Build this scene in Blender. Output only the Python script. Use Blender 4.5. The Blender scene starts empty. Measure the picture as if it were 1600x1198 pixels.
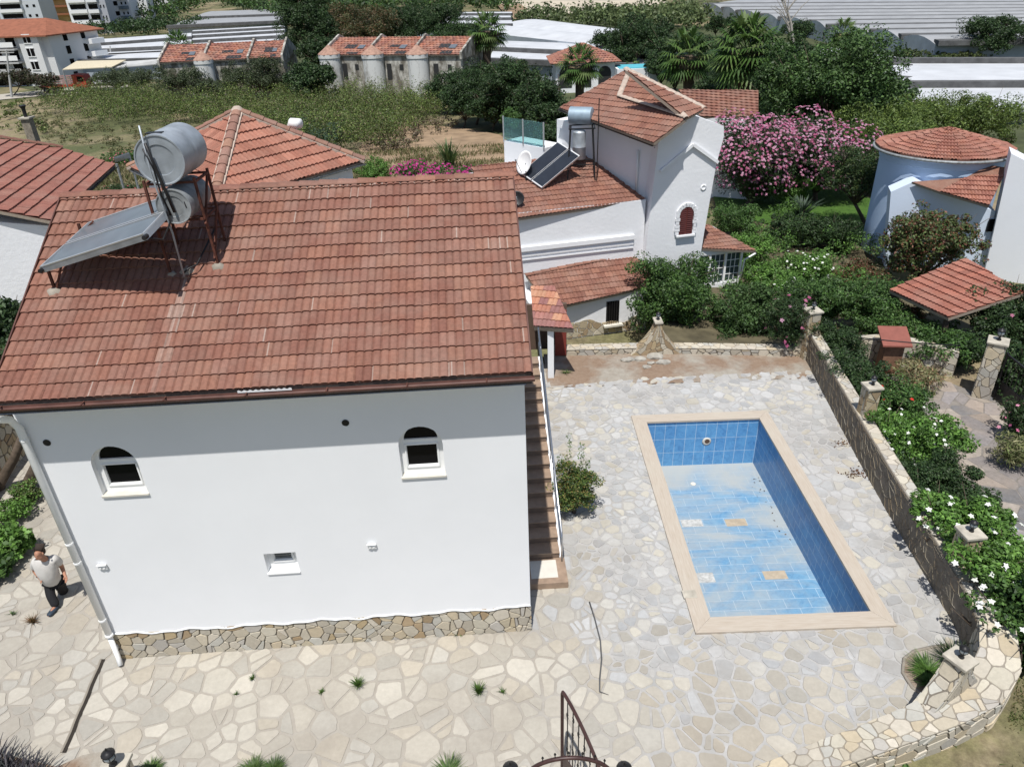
import bpy, bmesh, math, random
import numpy as np
from mathutils import Vector, Matrix
R = math.radians
PI = math.pi
scene = bpy.context.scene
# ---------------------------------------------------------------- camera
CAM_H = 10.5; FPX = 1150.0; PITCH = R(29.78); ROLL = R(-2.13)
camd = bpy.data.cameras.new('camera'); cam = bpy.data.objects.new('camera', camd)
scene.collection.objects.link(cam); scene.camera = cam
FW = Vector((0, math.cos(PITCH), -math.sin(PITCH)))
_r = Vector((1, 0, 0)); _u = _r.cross(FW)
RT = _r * math.cos(ROLL) + _u * math.sin(ROLL)
UP = _u * math.cos(ROLL) - _r * math.sin(ROLL)
CO = Vector((0, 0, CAM_H))
cam.matrix_world = Matrix(((RT.x, UP.x, -FW.x, CO.x), (RT.y, UP.y, -FW.y, CO.y), (RT.z, UP.z, -FW.z, CO.z), (0, 0, 0, 1)))
camd.sensor_width = 36; camd.lens = FPX / 1600 * 36; camd.clip_start = 0.1; camd.clip_end = 3000
# ---------------------------------------------------------------- light
SUN = Vector((0.07, 0.40, -1.0)).normalized()      # direction the light travels
sd = bpy.data.lights.new('sun', 'SUN'); so = bpy.data.objects.new('sun', sd); scene.collection.objects.link(so)
sd.energy = 4.2; sd.angle = R(0.53); sd.color = (1.0, 0.975, 0.93)
so.rotation_euler = SUN.to_track_quat('-Z', 'Y').to_euler()
world = bpy.data.worlds.new('World'); scene.world = world; world.use_nodes = True
wn = world.node_tree.nodes; wl = world.node_tree.links; wn.clear()
sky = wn.new('ShaderNodeTexSky'); sky.sky_type = 'NISHITA'; sky.sun_disc = False
sky.sun_elevation = math.asin(-SUN.z); sky.sun_rotation = math.atan2(-SUN.x, -SUN.y)
bg = wn.new('ShaderNodeBackground'); bg.inputs[1].default_value = 0.085
wo = wn.new('ShaderNodeOutputWorld'); wl.new(sky.outputs[0], bg.inputs[0]); wl.new(bg.outputs[0], wo.inputs[0])
scene.view_settings.view_transform = 'Standard'; scene.view_settings.look = 'None'
scene.view_settings.exposure = 0.3; scene.view_settings.gamma = 1.0
# ---------------------------------------------------------------- pixel helpers (photo pixel -> place in the world)
def ray(px, py):
    return (FW * FPX + RT * (px - 800) - UP * (py - 599)).normalized()
def onz(px, py, z=0.0):
    d = ray(px, py); return CO + d * ((z - CAM_H) / d.z)
def onpl(px, py, P, N):
    d = ray(px, py); return CO + d * ((Vector(P) - CO).dot(N) / d.dot(N))
def ony(px, py, y):
    d = ray(px, py); return CO + d * (y / d.y)
def sstep(a, b, t):
    t = min(1, max(0, (t - a) / (b - a))); return t * t * (3 - 2 * t)
def T(x, y):                                   # height of the ground
    back = -1.2 * sstep(20.0, 20.5, y) - 3.8 * sstep(24, 95, y)
    if x < -11: back -= 0.0
    right = -0.3 * sstep(8.3, 8.8, x) if y < 20 else -0.3 * (1 - sstep(20, 24, y)) * sstep(8.3, 8.8, x)
    if x > 9.0 and y > 20: back = -1.2 * sstep(21, 25, y) - 3.8 * sstep(24, 95, y)
    near = -0.45 * (1 - sstep(3.5, 7.0, y)) * sstep(3.0, 5.0, x)
    z = back + right + near
    if y > 330: z += (y - 330) * 0.03
    return z
def G(px, py):
    d = ray(px, py); t = 5.0
    while t < 1500:
        p = CO + d * t
        if p.z < T(p.x, p.y): break
        t += 0.02 * t * 0.3 + 0.02
    return Vector((p.x, p.y, T(p.x, p.y)))
# ---------------------------------------------------------------- object bookkeeping
col = scene.collection
WM = {}
def reg(o, parent, m):
    WM[o.name] = m
def thing(name, label, cat, loc=(0, 0, 0), rotz=0.0, group=None):
    o = bpy.data.objects.new(name, None); col.objects.link(o)
    o.empty_display_size = 0.2
    o.location = loc; o.rotation_euler = (0, 0, rotz); o['label'] = label; o['category'] = cat
    if group: o['group'] = group
    WM[o.name] = Matrix.Translation(Vector(loc)) @ Matrix.Rotation(rotz, 4, 'Z')
    return o
def tag(o, label=None, cat=None, group=None, kind=None):
    if label: o['label'] = label
    if cat: o['category'] = cat
    if group: o['group'] = group
    if kind: o['kind'] = kind
    return o
def copy_tree(o, parent=None):
    c = o.copy(); col.objects.link(c)
    if parent is not None: c.parent = parent
    for ch in [x for x in o.children]: copy_tree(ch, c)
    return c
class MB:
    def __init__(s): s.v = []; s.f = []; s.c = None; s.uv = None
    def add(s, vs, fs, colr=None):
        b = len(s.v); s.v += [tuple(p) for p in vs]; s.f += [tuple(i + b for i in f) for f in fs]
        if colr is not None:
            if s.c is None: s.c = []
            while len(s.c) < len(s.f) - len(fs): s.c.append((1, 1, 1))
            s.c += [colr] * len(fs)
        return s
    def box(s, c, size, rot=None, colr=None):
        x, y, z = [q / 2 for q in size]; M = rot if rot is not None else Matrix.Identity(3)
        P = [Vector(c) + M @ Vector((a * x, b * y, d * z)) for d in (-1, 1) for a, b in ((-1, -1), (1, -1), (1, 1), (-1, 1))]
        return s.add(P, [(3, 2, 1, 0), (4, 5, 6, 7), (0, 1, 5, 4), (1, 2, 6, 5), (2, 3, 7, 6), (3, 0, 4, 7)], colr)
    def bar(s, a, b, w, h=None, up=(0, 0, 1)):
        a = Vector(a); b = Vector(b); h = h or w; d = (b - a).normalized(); upv = Vector(up)
        if abs(d.dot(upv)) > .95: upv = Vector((0, 1, 0))
        sx = d.cross(upv).normalized() * w / 2; sz = sx.cross(d).normalized() * h / 2
        P = [p + i * sx + j * sz for p in (a, b) for i, j in ((-1, -1), (1, -1), (1, 1), (-1, 1))]
        return s.add(P, [(3, 2, 1, 0), (4, 5, 6, 7), (0, 1, 5, 4), (1, 2, 6, 5), (2, 3, 7, 6), (3, 0, 4, 7)])
    def prism(s, poly, d, colr=None, cap=True):      # poly: 3d points, extruded along d
        n = len(poly); P = [Vector(p) for p in poly]; Q = [p + Vector(d) for p in P]
        fs = [(i, (i + 1) % n, n + (i + 1) % n, n + i) for i in range(n)]
        fs += [tuple(range(n - 1, -1, -1)), tuple(range(n, 2 * n))]
        return s.add(P + Q, fs, colr)
    def tube(s, path, r, n=8, closed=False, caps=True):
        P = [Vector(p) for p in path]; m = len(P); rr = r if hasattr(r, '__len__') else [r] * m; b = []
        prev = None
        for i in range(m):
            if closed: d = P[(i + 1) % m] - P[i - 1]
            else: d = P[min(i + 1, m - 1)] - P[max(i - 1, 0)]
            d.normalize()
            a = prev if prev is not None else (Vector((0, 0, 1)) if abs(d.z) < .9 else Vector((1, 0, 0)))
            x = (a - d * a.dot(d)); x.normalize(); prev = x; y = d.cross(x)
            b += [P[i] + (x * math.cos(2 * PI * k / n) + y * math.sin(2 * PI * k / n)) * rr[i] for k in range(n)]
        fs = [(i * n + k, i * n + (k + 1) % n, ((i + 1) % m) * n + (k + 1) % n, ((i + 1) % m) * n + k) for i in range(m if closed else m - 1) for k in range(n)]
        if caps and not closed: fs += [tuple(range(n - 1, -1, -1)), tuple(range((m - 1) * n, m * n))]
        return s.add(b, fs)
    def lathe(s, prof, c, n=16, axis=None):          # prof: (r, z) list
        M = axis if axis is not None else Matrix.Identity(3); c = Vector(c)
        P = [c + M @ Vector((r * math.cos(2 * PI * k / n), r * math.sin(2 * PI * k / n), z)) for r, z in prof for k in range(n)]
        m = len(prof)
        fs = [(i * n + k, i * n + (k + 1) % n, (i + 1) * n + (k + 1) % n, (i + 1) * n + k) for i in range(m - 1) for k in range(n)]
        fs += [tuple(range(n - 1, -1, -1)), tuple(range((m - 1) * n, m * n))]
        return s.add(P, fs)
    def build(s, name, mat, parent=None, smooth=False, bevel=0, label=None):
        me = bpy.data.meshes.new(name)
        vs = s.v
        if parent is not None:
            W = WM[parent.name]; A = np.array(W.inverted())
            va = np.array(vs, dtype=float).reshape(-1, 3); vs = (va @ A[:3, :3].T + A[:3, 3]).tolist()
        me.from_pydata(vs, [], s.f)
        if s.c is not None:
            while len(s.c) < len(s.f): s.c.append((1, 1, 1))
            at = me.color_attributes.new('Col', 'FLOAT_COLOR', 'CORNER')
            cc = np.array(s.c, dtype=np.float32); cnt = np.array([len(f) for f in s.f])
            ex = np.repeat(cc, cnt, axis=0); ex = np.hstack([ex, np.ones((len(ex), 1), np.float32)])
            at.data.foreach_set('color', ex.ravel())
        if s.uv is not None:
            ul = me.uv_layers.new(name='UVMap'); ul.data.foreach_set('uv', np.array(s.uv, dtype=np.float32).ravel())
        if smooth: me.shade_smooth() if hasattr(me, 'shade_smooth') else [setattr(p, 'use_smooth', True) for p in me.polygons]
        me.materials.append(mat)
        o = bpy.data.objects.new(name, me); col.objects.link(o)
        if parent is not None: o.parent = parent; WM[o.name] = WM[parent.name]
        else: WM[o.name] = Matrix.Identity(4)
        if bevel:
            m = o.modifiers.new('bevel', 'BEVEL'); m.width = bevel; m.segments = 2; m.limit_method = 'ANGLE'
        if label: o['label'] = label
        return o
# ---------------------------------------------------------------- materials
def newmat(name, rough=.8):
    m = bpy.data.materials.new(name); m.use_nodes = True
    n = m.node_tree.nodes; b = n['Principled BSDF']; b.inputs['Roughness'].default_value = rough
    b.inputs['Specular IOR Level'].default_value = 0.3
    return m, n, m.node_tree.links, b
def noise(n, l, scale, detail=4, vec=None, rough=.55, dist=0.0):
    t = n.new('ShaderNodeTexNoise'); t.inputs['Scale'].default_value = scale; t.inputs['Detail'].default_value = detail
    t.inputs['Roughness'].default_value = rough; t.inputs['Distortion'].default_value = dist
    if vec is None:
        g = n.new('ShaderNodeNewGeometry'); vec = g.outputs['Position']
    l.new(vec, t.inputs['Vector']); return t.outputs['Fac']
def ramp(n, l, fac, stops):
    r = n.new('ShaderNodeValToRGB'); e = r.color_ramp.elements
    while len(e) < len(stops): e.new(.5)
    for i, (p, c) in enumerate(stops):
        e[i].position = p; e[i].color = (*c, 1) if len(c) == 3 else c
    l.new(fac, r.inputs[0]); return r.outputs[0]
def g3(v): return (v, v, v)
def mixc(n, l, fac, a, b, mode='MIX'):
    m = n.new('ShaderNodeMix'); m.data_type = 'RGBA'; m.blend_type = mode
    for sock, val in ((m.inputs[0], fac), (m.inputs[6], a), (m.inputs[7], b)):
        if isinstance(val, (int, float)): sock.default_value = val
        elif isinstance(val, tuple): sock.default_value = (*val, 1) if len(val) == 3 else val
        else: l.new(val, sock)
    return m.outputs[2]
def bump(n, l, b, h, strength=.3, dist=.01):
    k = n.new('ShaderNodeBump'); k.inputs['Strength'].default_value = strength; k.inputs['Distance'].default_value = dist
    l.new(h, k.inputs['Height']); l.new(k.outputs[0], b.inputs['Normal'])
def plain(name, c, rough=.6, metal=0.0, var=.12, scale=6.0, bmp=0.0, bscale=40, spec=.3):
    m, n, l, b = newmat(name, rough); b.inputs['Metallic'].default_value = metal
    b.inputs['Specular IOR Level'].default_value = spec
    f = noise(n, l, scale, 5); lo = tuple(x * (1 - var) for x in c); hi = tuple(min(1, x * (1 + var)) for x in c)
    l.new(ramp(n, l, f, [(.3, lo), (.7, hi)]), b.inputs['Base Color'])
    if bmp: bump(n, l, b, noise(n, l, bscale, 6), bmp)
    return m
def attrm(name, rough=.85, stain=(.55, .5, .42), stain_amt=.35, sscale=1.3, fine=30, bmp=.25, spec=.2, fvar=.22, trans=0.0):
    """colour comes from the mesh's own colour attribute (one value per tile, stone or leaf), with stains and grain on top"""
    m, n, l, b = newmat(name, rough); b.inputs['Specular IOR Level'].default_value = spec
    a = n.new('ShaderNodeVertexColor'); a.layer_name = 'Col'
    c = a.outputs[0]
    if fvar:
        c = mixc(n, l, 1.0, c, ramp(n, l, noise(n, l, fine, 6, rough=.7), [(.25, g3(1 - fvar)), (.75, g3(1 + fvar))]), 'MULTIPLY')
    if stain_amt:
        f = ramp(n, l, noise(n, l, sscale, 6, rough=.65), [(.45, g3(0)), (.72, g3(stain_amt))])
        c = mixc(n, l, f, c, stain)
    l.new(c, b.inputs['Base Color'])
    if bmp: bump(n, l, b, noise(n, l, fine * 1.5, 6), bmp, .01)
    if trans:
        b.inputs['Subsurface Weight'].default_value = 0
        tr = n.new('ShaderNodeBsdfTranslucent'); l.new(c, tr.inputs[0]); mx = n.new('ShaderNodeMixShader'); mx.inputs[0].default_value = trans
        l.new(b.outputs[0], mx.inputs[1]); l.new(tr.outputs[0], mx.inputs[2]); l.new(mx.outputs[0], n['Material Output'].inputs[0])
    return m
def plaster(name, c=(.80, .80, .79), scale=1.2, dirt=.05, bmp=.12, bscale=25):
    m, n, l, b = newmat(name, .85)
    f = noise(n, l, scale, 6, rough=.6)
    base = ramp(n, l, f, [(.3, tuple(x * (1 - dirt) for x in c)), (.65, c)])
    l.new(base, b.inputs['Base Color']); bump(n, l, b, noise(n, l, bscale, 6), bmp, .01); return m
def weathered(name, c=(.78, .78, .75), d=(.22, .20, .17), lo=.46, hi=.62, scale=1.0):
    m, n, l, b = newmat(name, .9)
    g = n.new('ShaderNodeNewGeometry'); mp = n.new('ShaderNodeMapping'); mp.inputs['Scale'].default_value = (1, 1, .45)
    l.new(g.outputs['Position'], mp.inputs['Vector'])
    f = noise(n, l, scale, 9, mp.outputs[0], rough=.72)
    l.new(ramp(n, l, f, [(lo, c), ((lo + hi) / 2, tuple((a + q) / 2 for a, q in zip(c, d))), (hi, d)]), b.inputs['Base Color']); return m
M = {}
M['plaster'] = plaster('white_plaster', (.79, .795, .805), .7, .04, .05, 30)
M['rough_plaster'] = plaster('rough_white_plaster', (.78, .785, .80), .9, .06, .8, 9)
M['upvc'] = plain('white_plastic', (.82, .82, .81), .35, var=.03)
M['sill'] = plain('pale_marble', (.60, .57, .50), .45, var=.1, scale=4)
M['reveal'] = plain('dark_reveal', (.10, .075, .07), .6)
M['glass'] = None
def glassm(name, c, rough=.08):
    m, n, l, b = newmat(name, rough); b.inputs['Base Color'].default_value = (*c, 1); b.inputs['Specular IOR Level'].default_value = .6
    return m
M['glass'] = glassm('dark_glass', (.006, .006, .007)); M['glass'].node_tree.nodes['Principled BSDF'].inputs['Specular IOR Level'].default_value = .12
M['panelglass'] = plain('collector_glass', (.13, .145, .16), .28, var=.15, scale=3, spec=.7)
M['darkpanel'] = plain('dark_collector_glass', (.02, .024, .032), .16, var=.15, scale=3, spec=.7)
M['tile'] = attrm('roof_tile', .8, (.34, .26, .21), .28, 1.1, 18, .3, fvar=.26)
M['tile_far'] = attrm('weathered_roof_tile', .85, (.36, .25, .19), .5, .8, 8, .2)
M['ridgem'] = plain('ridge_mortar', (.42, .34, .28), .9, var=.25, scale=9, bmp=.5)
M['gutter'] = plain('brown_gutter', (.10, .045, .035), .5, var=.3, scale=5)
M['black'] = plain('black_iron', (.018, .017, .018), .45, var=.3)
M['gate'] = plain('brown_iron', (.055, .028, .025), .4, var=.25, scale=12)
M['rust'] = plain('rusty_iron', (.10, .036, .024), .8, var=.5, scale=7)
M['galv'] = plain('galvanised_steel', (.34, .37, .40), .5, .35, var=.22, scale=4)
M['galvd'] = plain('dull_galvanised_steel', (.27, .285, .29), .6, .3, var=.3, scale=9)
M['steel'] = plain('stainless_steel', (.55, .56, .58), .25, .9, var=.05)
M['alu'] = plain('aluminium', (.55, .56, .57), .4, .6, var=.06)
M['stone'] = attrm('cream_stone', .85, (.30, .25, .20), .22, 1.5, 14, .35, fvar=.12)
M['paving'] = attrm('paving_stone', .85, (.24, .21, .175), .62, .5, 12, .3, fvar=.10)
M['mortar'] = plain('sandy_mortar', (.26, .23, .19), .95, var=.2, scale=2.2, bmp=.4)
M['wallmortar'] = plain('grey_mortar', (.17, .148, .12), .95, var=.25, scale=6, bmp=.5)
M['capstone'] = plain('cream_capping', (.42, .385, .32), .85, var=.25, scale=5, bmp=.5, bscale=20)
M['leaf'] = attrm('leaves', .55, (0, 0, 0), 0, 1, 3, 0, spec=.35, fvar=.3, trans=.25)
M['dryleaf'] = attrm('dry_leaves', .9, (0, 0, 0), 0, 1, 3, 0, spec=.1, fvar=.3, trans=.15)
M['bark'] = plain('bark', (.10, .075, .055), .95, var=.35, scale=8, bmp=.6, bscale=15)
M['petal'] = attrm('petals', .6, (0, 0, 0), 0, 1, 3, 0, spec=.2, fvar=.1, trans=.2)
M['rock'] = plain('rock', (.34, .32, .28), .9, var=.25, scale=6, bmp=.8, bscale=8)
M['lamp'] = glassm('lamp_glass', (.22, .25, .27), .05)
M['white'] = plain('white_paint', (.78, .78, .77), .6, var=.04)
M['greysheet'] = plain('grey_sheet', (.5, .5, .5), .7)
# ================================================================ stone laying
def clip(poly, p, nrm):
    out = []; n = len(poly)
    for i in range(n):
        a = poly[i]; b = poly[(i + 1) % n]
        da = (a[0] - p[0]) * nrm[0] + (a[1] - p[1]) * nrm[1]; db = (b[0] - p[0]) * nrm[0] + (b[1] - p[1]) * nrm[1]
        if da <= 0: out.append(a)
        if (da < 0 < db) or (db < 0 < da):
            t = da / (da - db); out.append((a[0] + t * (b[0] - a[0]), a[1] + t * (b[1] - a[1])))
    return out
def area(p):
    return abs(sum(p[i][0] * p[(i + 1) % len(p)][1] - p[(i + 1) % len(p)][0] * p[i][1] for i in range(len(p)))) / 2
def ccw(p):
    s = sum(p[i][0] * p[(i + 1) % len(p)][1] - p[(i + 1) % len(p)][0] * p[i][1] for i in range(len(p)))
    return p if s > 0 else p[::-1]
def cen(p): return (sum(q[0] for q in p) / len(p), sum(q[1] for q in p) / len(p))
def crack(poly, amin, amax, rnd, szf=None):
    """irregular polygons of mixed size fitted together, the way crazy paving is laid"""
    x0 = min(p[0] for p in poly); x1 = max(p[0] for p in poly); y0 = min(p[1] for p in poly); y1 = max(p[1] for p in poly)
    rl = math.sqrt(amin) * .5; rh = math.sqrt(amax) * .56; cell = rh * 1.3; grid = {}; pts = []
    A = (x1 - x0) * (y1 - y0); want = int(A / ((amin + amax) * .5) * 16)
    for k in range(want):
        x = rnd.uniform(x0 - rh, x1 + rh); y = rnd.uniform(y0 - rh, y1 + rh); r = rl + (rh - rl) * (rnd.random() ** 1.5) * (1 - .75 * k / want)
        if szf: r *= szf(x, y)
        i, j = int(x // cell), int(y // cell); ok = True
        for di in (-2, -1, 0, 1, 2):
            for dj in (-2, -1, 0, 1, 2):
                for q in grid.get((i + di, j + dj), ()):
                    if (pts[q][0] - x) ** 2 + (pts[q][1] - y) ** 2 < ((r + pts[q][2]) * .93) ** 2: ok = False; break
                if not ok: break
            if not ok: break
        if ok: grid.setdefault((i, j), []).append(len(pts)); pts.append((x, y, r))
    out = []
    for (x, y, r) in pts:
        i, j = int(x // cell), int(y // cell); s = rh * 3; c = [(x - s, y - s), (x + s, y - s), (x + s, y + s), (x - s, y + s)]
        nb = [pts[q] for di in (-3, -2, -1, 0, 1, 2, 3) for dj in (-3, -2, -1, 0, 1, 2, 3) for q in grid.get((i + di, j + dj), ())]
        for (a, b, q) in nb:
            d2 = (a - x) ** 2 + (b - y) ** 2
            if d2 < 1e-9 or d2 > s * s * 1.5: continue
            t = .5 + (r * r - q * q) / (2 * d2); c = clip(c, (x + (a - x) * t, y + (b - y) * t), (a - x, b - y))
            if len(c) < 3: break
        if len(c) < 3: continue
        n = len(poly); P = ccw(poly)
        for k in range(n):
            e = P[k]; f = P[(k + 1) % n]; c = clip(c, e, (f[1] - e[1], e[0] - f[0]))
            if len(c) < 3: break
        if len(c) > 2 and area(c) > amin * .04:
            if rnd.random() < .36 and area(c) > amin * .5:        # some slabs are broken in two
                e = cen(c); w = rnd.uniform(0, PI); nn = (math.cos(w), math.sin(w)); o = (e[0] + nn[0] * rnd.uniform(-.2, .2) * r, e[1] + nn[1] * rnd.uniform(-.2, .2) * r)
                for h_ in (clip(c, o, nn), clip(c, o, (-nn[0], -nn[1]))):
                    if len(h_) > 2: out.append(h_)
            else: out.append(c)
    return out
def inset(poly, g, rnd, rough=.02):
    poly = ccw(poly); n = len(poly); q = poly
    for i in range(n):
        a = poly[i]; b = poly[(i + 1) % n]; d = math.hypot(b[0] - a[0], b[1] - a[1])
        if d < 1e-6: continue
        nx, ny = (b[1] - a[1]) / d, -(b[0] - a[0]) / d
        k = g * rnd.uniform(.6, 1.5)
        q = clip(q, (a[0] - nx * k, a[1] - ny * k), (nx, ny))
        if len(q) < 3: return None
    # cut the corners, roughen the long edges
    m = len(q); out = []
    for i in range(m):
        p0 = q[i - 1]; p = q[i]; p1 = q[(i + 1) % m]
        d0 = math.hypot(p[0] - p0[0], p[1] - p0[1]); d1 = math.hypot(p[0] - p1[0], p[1] - p1[1])
        if d0 < 1e-4 or d1 < 1e-4: continue
        c0 = min(.28 * d0, rnd.uniform(.3, 1.2) * rough * 2); c1 = min(.28 * d1, rnd.uniform(.3, 1.2) * rough * 2)
        out.append((p[0] + (p0[0] - p[0]) * c0 / d0, p[1] + (p0[1] - p[1]) * c0 / d0))
        out.append((p[0] + (p1[0] - p[0]) * c1 / d1, p[1] + (p1[1] - p[1]) * c1 / d1))
        if d1 > rough * 8:
            t = rnd.uniform(.35, .65); w = rnd.uniform(-.5, .35) * rough
            ex, ey = (p1[0] - p[0]) / d1, (p1[1] - p[1]) / d1
            out.append((p[0] + (p1[0] - p[0]) * t - ey * -w, p[1] + (p1[1] - p[1]) * t + ex * -w))
    return out if len(out) > 2 and area(out) > 1e-4 else None
CREAM = [(0.465, 0.411, 0.318), (0.434, 0.395, 0.325), (0.496, 0.450, 0.372), (0.403, 0.364, 0.295), (0.450, 0.380, 0.271), (0.388, 0.364, 0.325), (0.480, 0.441, 0.356), (0.426, 0.411, 0.364)]
OCHRE = [(0.370, 0.290, 0.177), (0.419, 0.347, 0.234), (0.307, 0.226, 0.137), (0.451, 0.395, 0.290), (0.484, 0.436, 0.347), (0.355, 0.267, 0.169), (0.403, 0.363, 0.290)]
GREY = [(0.252, 0.240, 0.222), (0.300, 0.288, 0.264), (0.216, 0.210, 0.198), (0.324, 0.300, 0.252), (0.288, 0.270, 0.234), (0.336, 0.318, 0.276)]
SLATE = [(.20, .18, .17), (.25, .22, .20), (.17, .165, .165), (.28, .235, .20), (.23, .21, .205), (.31, .27, .23)]
def stones(mb, poly, fn, amin, amax, gap, h, pal, seed, rough=.02, keep=None, cuts=(), bright=.10, szf=None):
    """fn(x, y, height) puts the flat pattern on its surface"""
    rnd = random.Random(seed)
    for q in crack(poly, amin, amax, rnd, szf):
        c = cen(q)
        if keep and not keep(*c): continue
        for (p, n_) in cuts(c) if callable(cuts) else cuts:
            q = clip(q, p, n_)
            if len(q) < 3: break
        if len(q) < 3: continue
        k = inset(q, gap, rnd, rough)
        if not k: continue
        k = ccw(k); hh = h * rnd.uniform(.5, 1.2); n = len(k)
        pl = pal(c[0], c[1]) if callable(pal) else pal
        b = rnd.choice(pl); s = 1 + rnd.uniform(-bright, bright); cl = tuple(x * s for x in b)
        cc = cen(k)
        V = [fn(x, y, -.004) for x, y in k] + [fn(cc[0] + (x - cc[0]) * .965, cc[1] + (y - cc[1]) * .965, hh) for x, y in k]
        mb.add(V, [(i, (i + 1) % n, n + (i + 1) % n, n + i) for i in range(n)] + [tuple(range(n, 2 * n))], cl)
# ================================================================ tiled roofs
TILES = [(0.223, 0.104, 0.073), (0.209, 0.097, 0.069), (0.239, 0.115, 0.080), (0.194, 0.088, 0.064), (0.227, 0.116, 0.087), (0.211, 0.103, 0.076)]
def clip_mesh(mb, planes):
    """cut the mesh builder's faces with planes (point, outward normal)"""
    bm = bmesh.new(); vs = [bm.verts.new(v) for v in mb.v]; cl = bm.loops.layers.color.new('t') if False else None
    fl = bm.faces.layers.float_vector.new('c')
    for i, f in enumerate(mb.f):
        try: fc = bm.faces.new([vs[k] for k in f])
        except ValueError: continue
        fc[fl] = Vector(mb.c[i]) if mb.c else Vector((1, 1, 1))
    for p, n_ in planes:
        bmesh.ops.bisect_plane(bm, geom=bm.verts[:] + bm.edges[:] + bm.faces[:], dist=1e-5, plane_co=Vector(p), plane_no=Vector(n_), clear_outer=True)
    bm.verts.index_update(); r = MB(); r.v = [tuple(v.co) for v in bm.verts]; r.f = [tuple(v.index for v in f.verts) for f in bm.faces]
    r.c = [tuple(f[fl]) for f in bm.faces]; bm.free(); return r
def roofplane(name, parent, O, U, V, poly, mat=None, tw=.30, course=.254, amp=.024, step=.030, ns=5, rolls=2, pal=TILES, seed=1, thick=.09, under=None, var=.13, eavelift=0):
    """one tiled slope; poly is convex, in metres along the eave (U) and up the slope (V)"""
    U = Vector(U).normalized(); V = Vector(V).normalized(); N = U.cross(V).normalized(); O = Vector(O)
    if N.z < 0: N = -N
    poly = ccw(poly); rnd = random.Random(seed)
    u0 = min(p[0] for p in poly); u1 = max(p[0] for p in poly); v0 = min(p[1] for p in poly); v1 = max(p[1] for p in poly)
    nt = int((u1 - u0) / tw) + 2; nc = int(math.ceil((v1 - v0) / course)); mb = MB(); m = rolls * ns
    prof = []
    for i in range(m + 1):
        t = (i % ns) / ns if i < m else 0.0
        prof.append(amp * (math.sin(PI * t) ** .45 if t > 0 else 0))
    for k in range(nc):
        off = -(k % 2) * tw * .5
        va = v0 + k * course; vb = va + course + .01
        for j in range(nt + 1):
            ua = u0 + j * tw + off
            if ua > u1 or ua + tw < u0: continue
            base = rnd.choice(pal); s = 1 + rnd.uniform(-var, var); cl = tuple(x * s for x in base); dz = rnd.uniform(-.003, .004); dv = rnd.uniform(-.006, .006)
            P = []
            for i in range(m + 1):
                x = ua + tw * i / m; h = prof[i] + dz
                P += [O + U * x + V * (va + dv) + N * (h * .25 - .004), O + U * x + V * (va + dv) + N * (h + step), O + U * x + V * vb + N * (h + .002)]
            fs = []
            for i in range(m):
                a = 3 * i; fs += [(a, a + 3, a + 4, a + 1), (a + 1, a + 4, a + 5, a + 2)]
            mb.add(P, fs, cl)
    pls = []
    n = len(poly)
    for i in range(n):
        a = poly[i]; b = poly[(i + 1) % n]; d = math.hypot(b[0] - a[0], b[1] - a[1])
        if d < 1e-6: continue
        nx, ny = (b[1] - a[1]) / d, -(b[0] - a[0]) / d
        pls.append((O + U * a[0] + V * a[1], U * nx + V * ny))
    mb = clip_mesh(mb, pls)
    # the deck the tiles lie on
    P = [O + U * p[0] + V * p[1] - N * .006 for p in poly]
    n0 = len(mb.f); mb.add(P, [tuple(range(n))], (.2, .1, .07)); 
    mb.add([p - N * thick for p in P] + P, [tuple(range(n - 1, -1, -1))] + [(i, (i + 1) % n, n + (i + 1) % n, n + i) for i in range(n)], (.30, .25, .2))
    o = mb.build(name, mat or M['tile'], parent)
    return o
def caps(name, parent, a, b, r=.10, L=.33, mat=None, pal=TILES, seed=3, flat=.6):
    """row of half-round ridge tiles from a to b"""
    a = Vector(a); b = Vector(b); d = (b - a); n = max(1, int(d.length / L)); rnd = random.Random(seed); mb = MB(); d = d / n
    dn = d.normalized(); x = dn.cross(Vector((0, 0, 1))).normalized(); z = x.cross(dn)
    for i in range(n):
        p = a + d * i; q = p + d * 1.12; base = rnd.choice(pal); s = 1 + rnd.uniform(-.15, .15); cl = tuple(c * s for c in base); V = []
        for pt, rr, lift in ((p, r * 1.08, .012), (q, r * .9, 0)):
            for k in range(9):
                t = PI * k / 8; V.append(pt + x * math.cos(t) * rr + z * (math.sin(t) * rr * flat + lift))
        V += [v - z * .03 for v in V[:9]]
        mb.add(V, [(k, k + 1, 10 + k, 9 + k) for k in range(8)] + [(18 + k, 19 + k, k + 1, k) for k in range(8)], cl)
    return mb.build(name, mat or M['tile'], parent)
def roof_px(name, parent, P, N_hint, U, pix, **kw):
    """slope through point P with the eave direction U; the outline is given by the photo's pixels"""
    U = Vector(U).normalized(); V = Vector(N_hint).cross(U).normalized()
    if V.z < 0: V = -V
    pts = []
    for (x, y) in pix:
        q = onpl(x, y, P, Vector(N_hint).normalized()) - Vector(P); pts.append((q.dot(U), q.dot(V)))
    return roofplane(name, parent, P, U, V, pts, **kw), [Vector(P) + U * a + V * b for a, b in pts]
def slope_normal(E1, E2, ang, toward):
    """normal of a slope whose eave runs E1->E2 and which rises toward the point 'toward'"""
    U = (Vector(E2) - Vector(E1)); U.z = 0; U.normalize(); H = Vector((-U.y, U.x, 0))
    if (Vector(toward) - Vector(E1)).dot(H) < 0: H = -H
    V = H * math.cos(ang) + Vector((0, 0, math.sin(ang))); n = U.cross(V)
    return (n if n.z > 0 else -n), U, V
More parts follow.
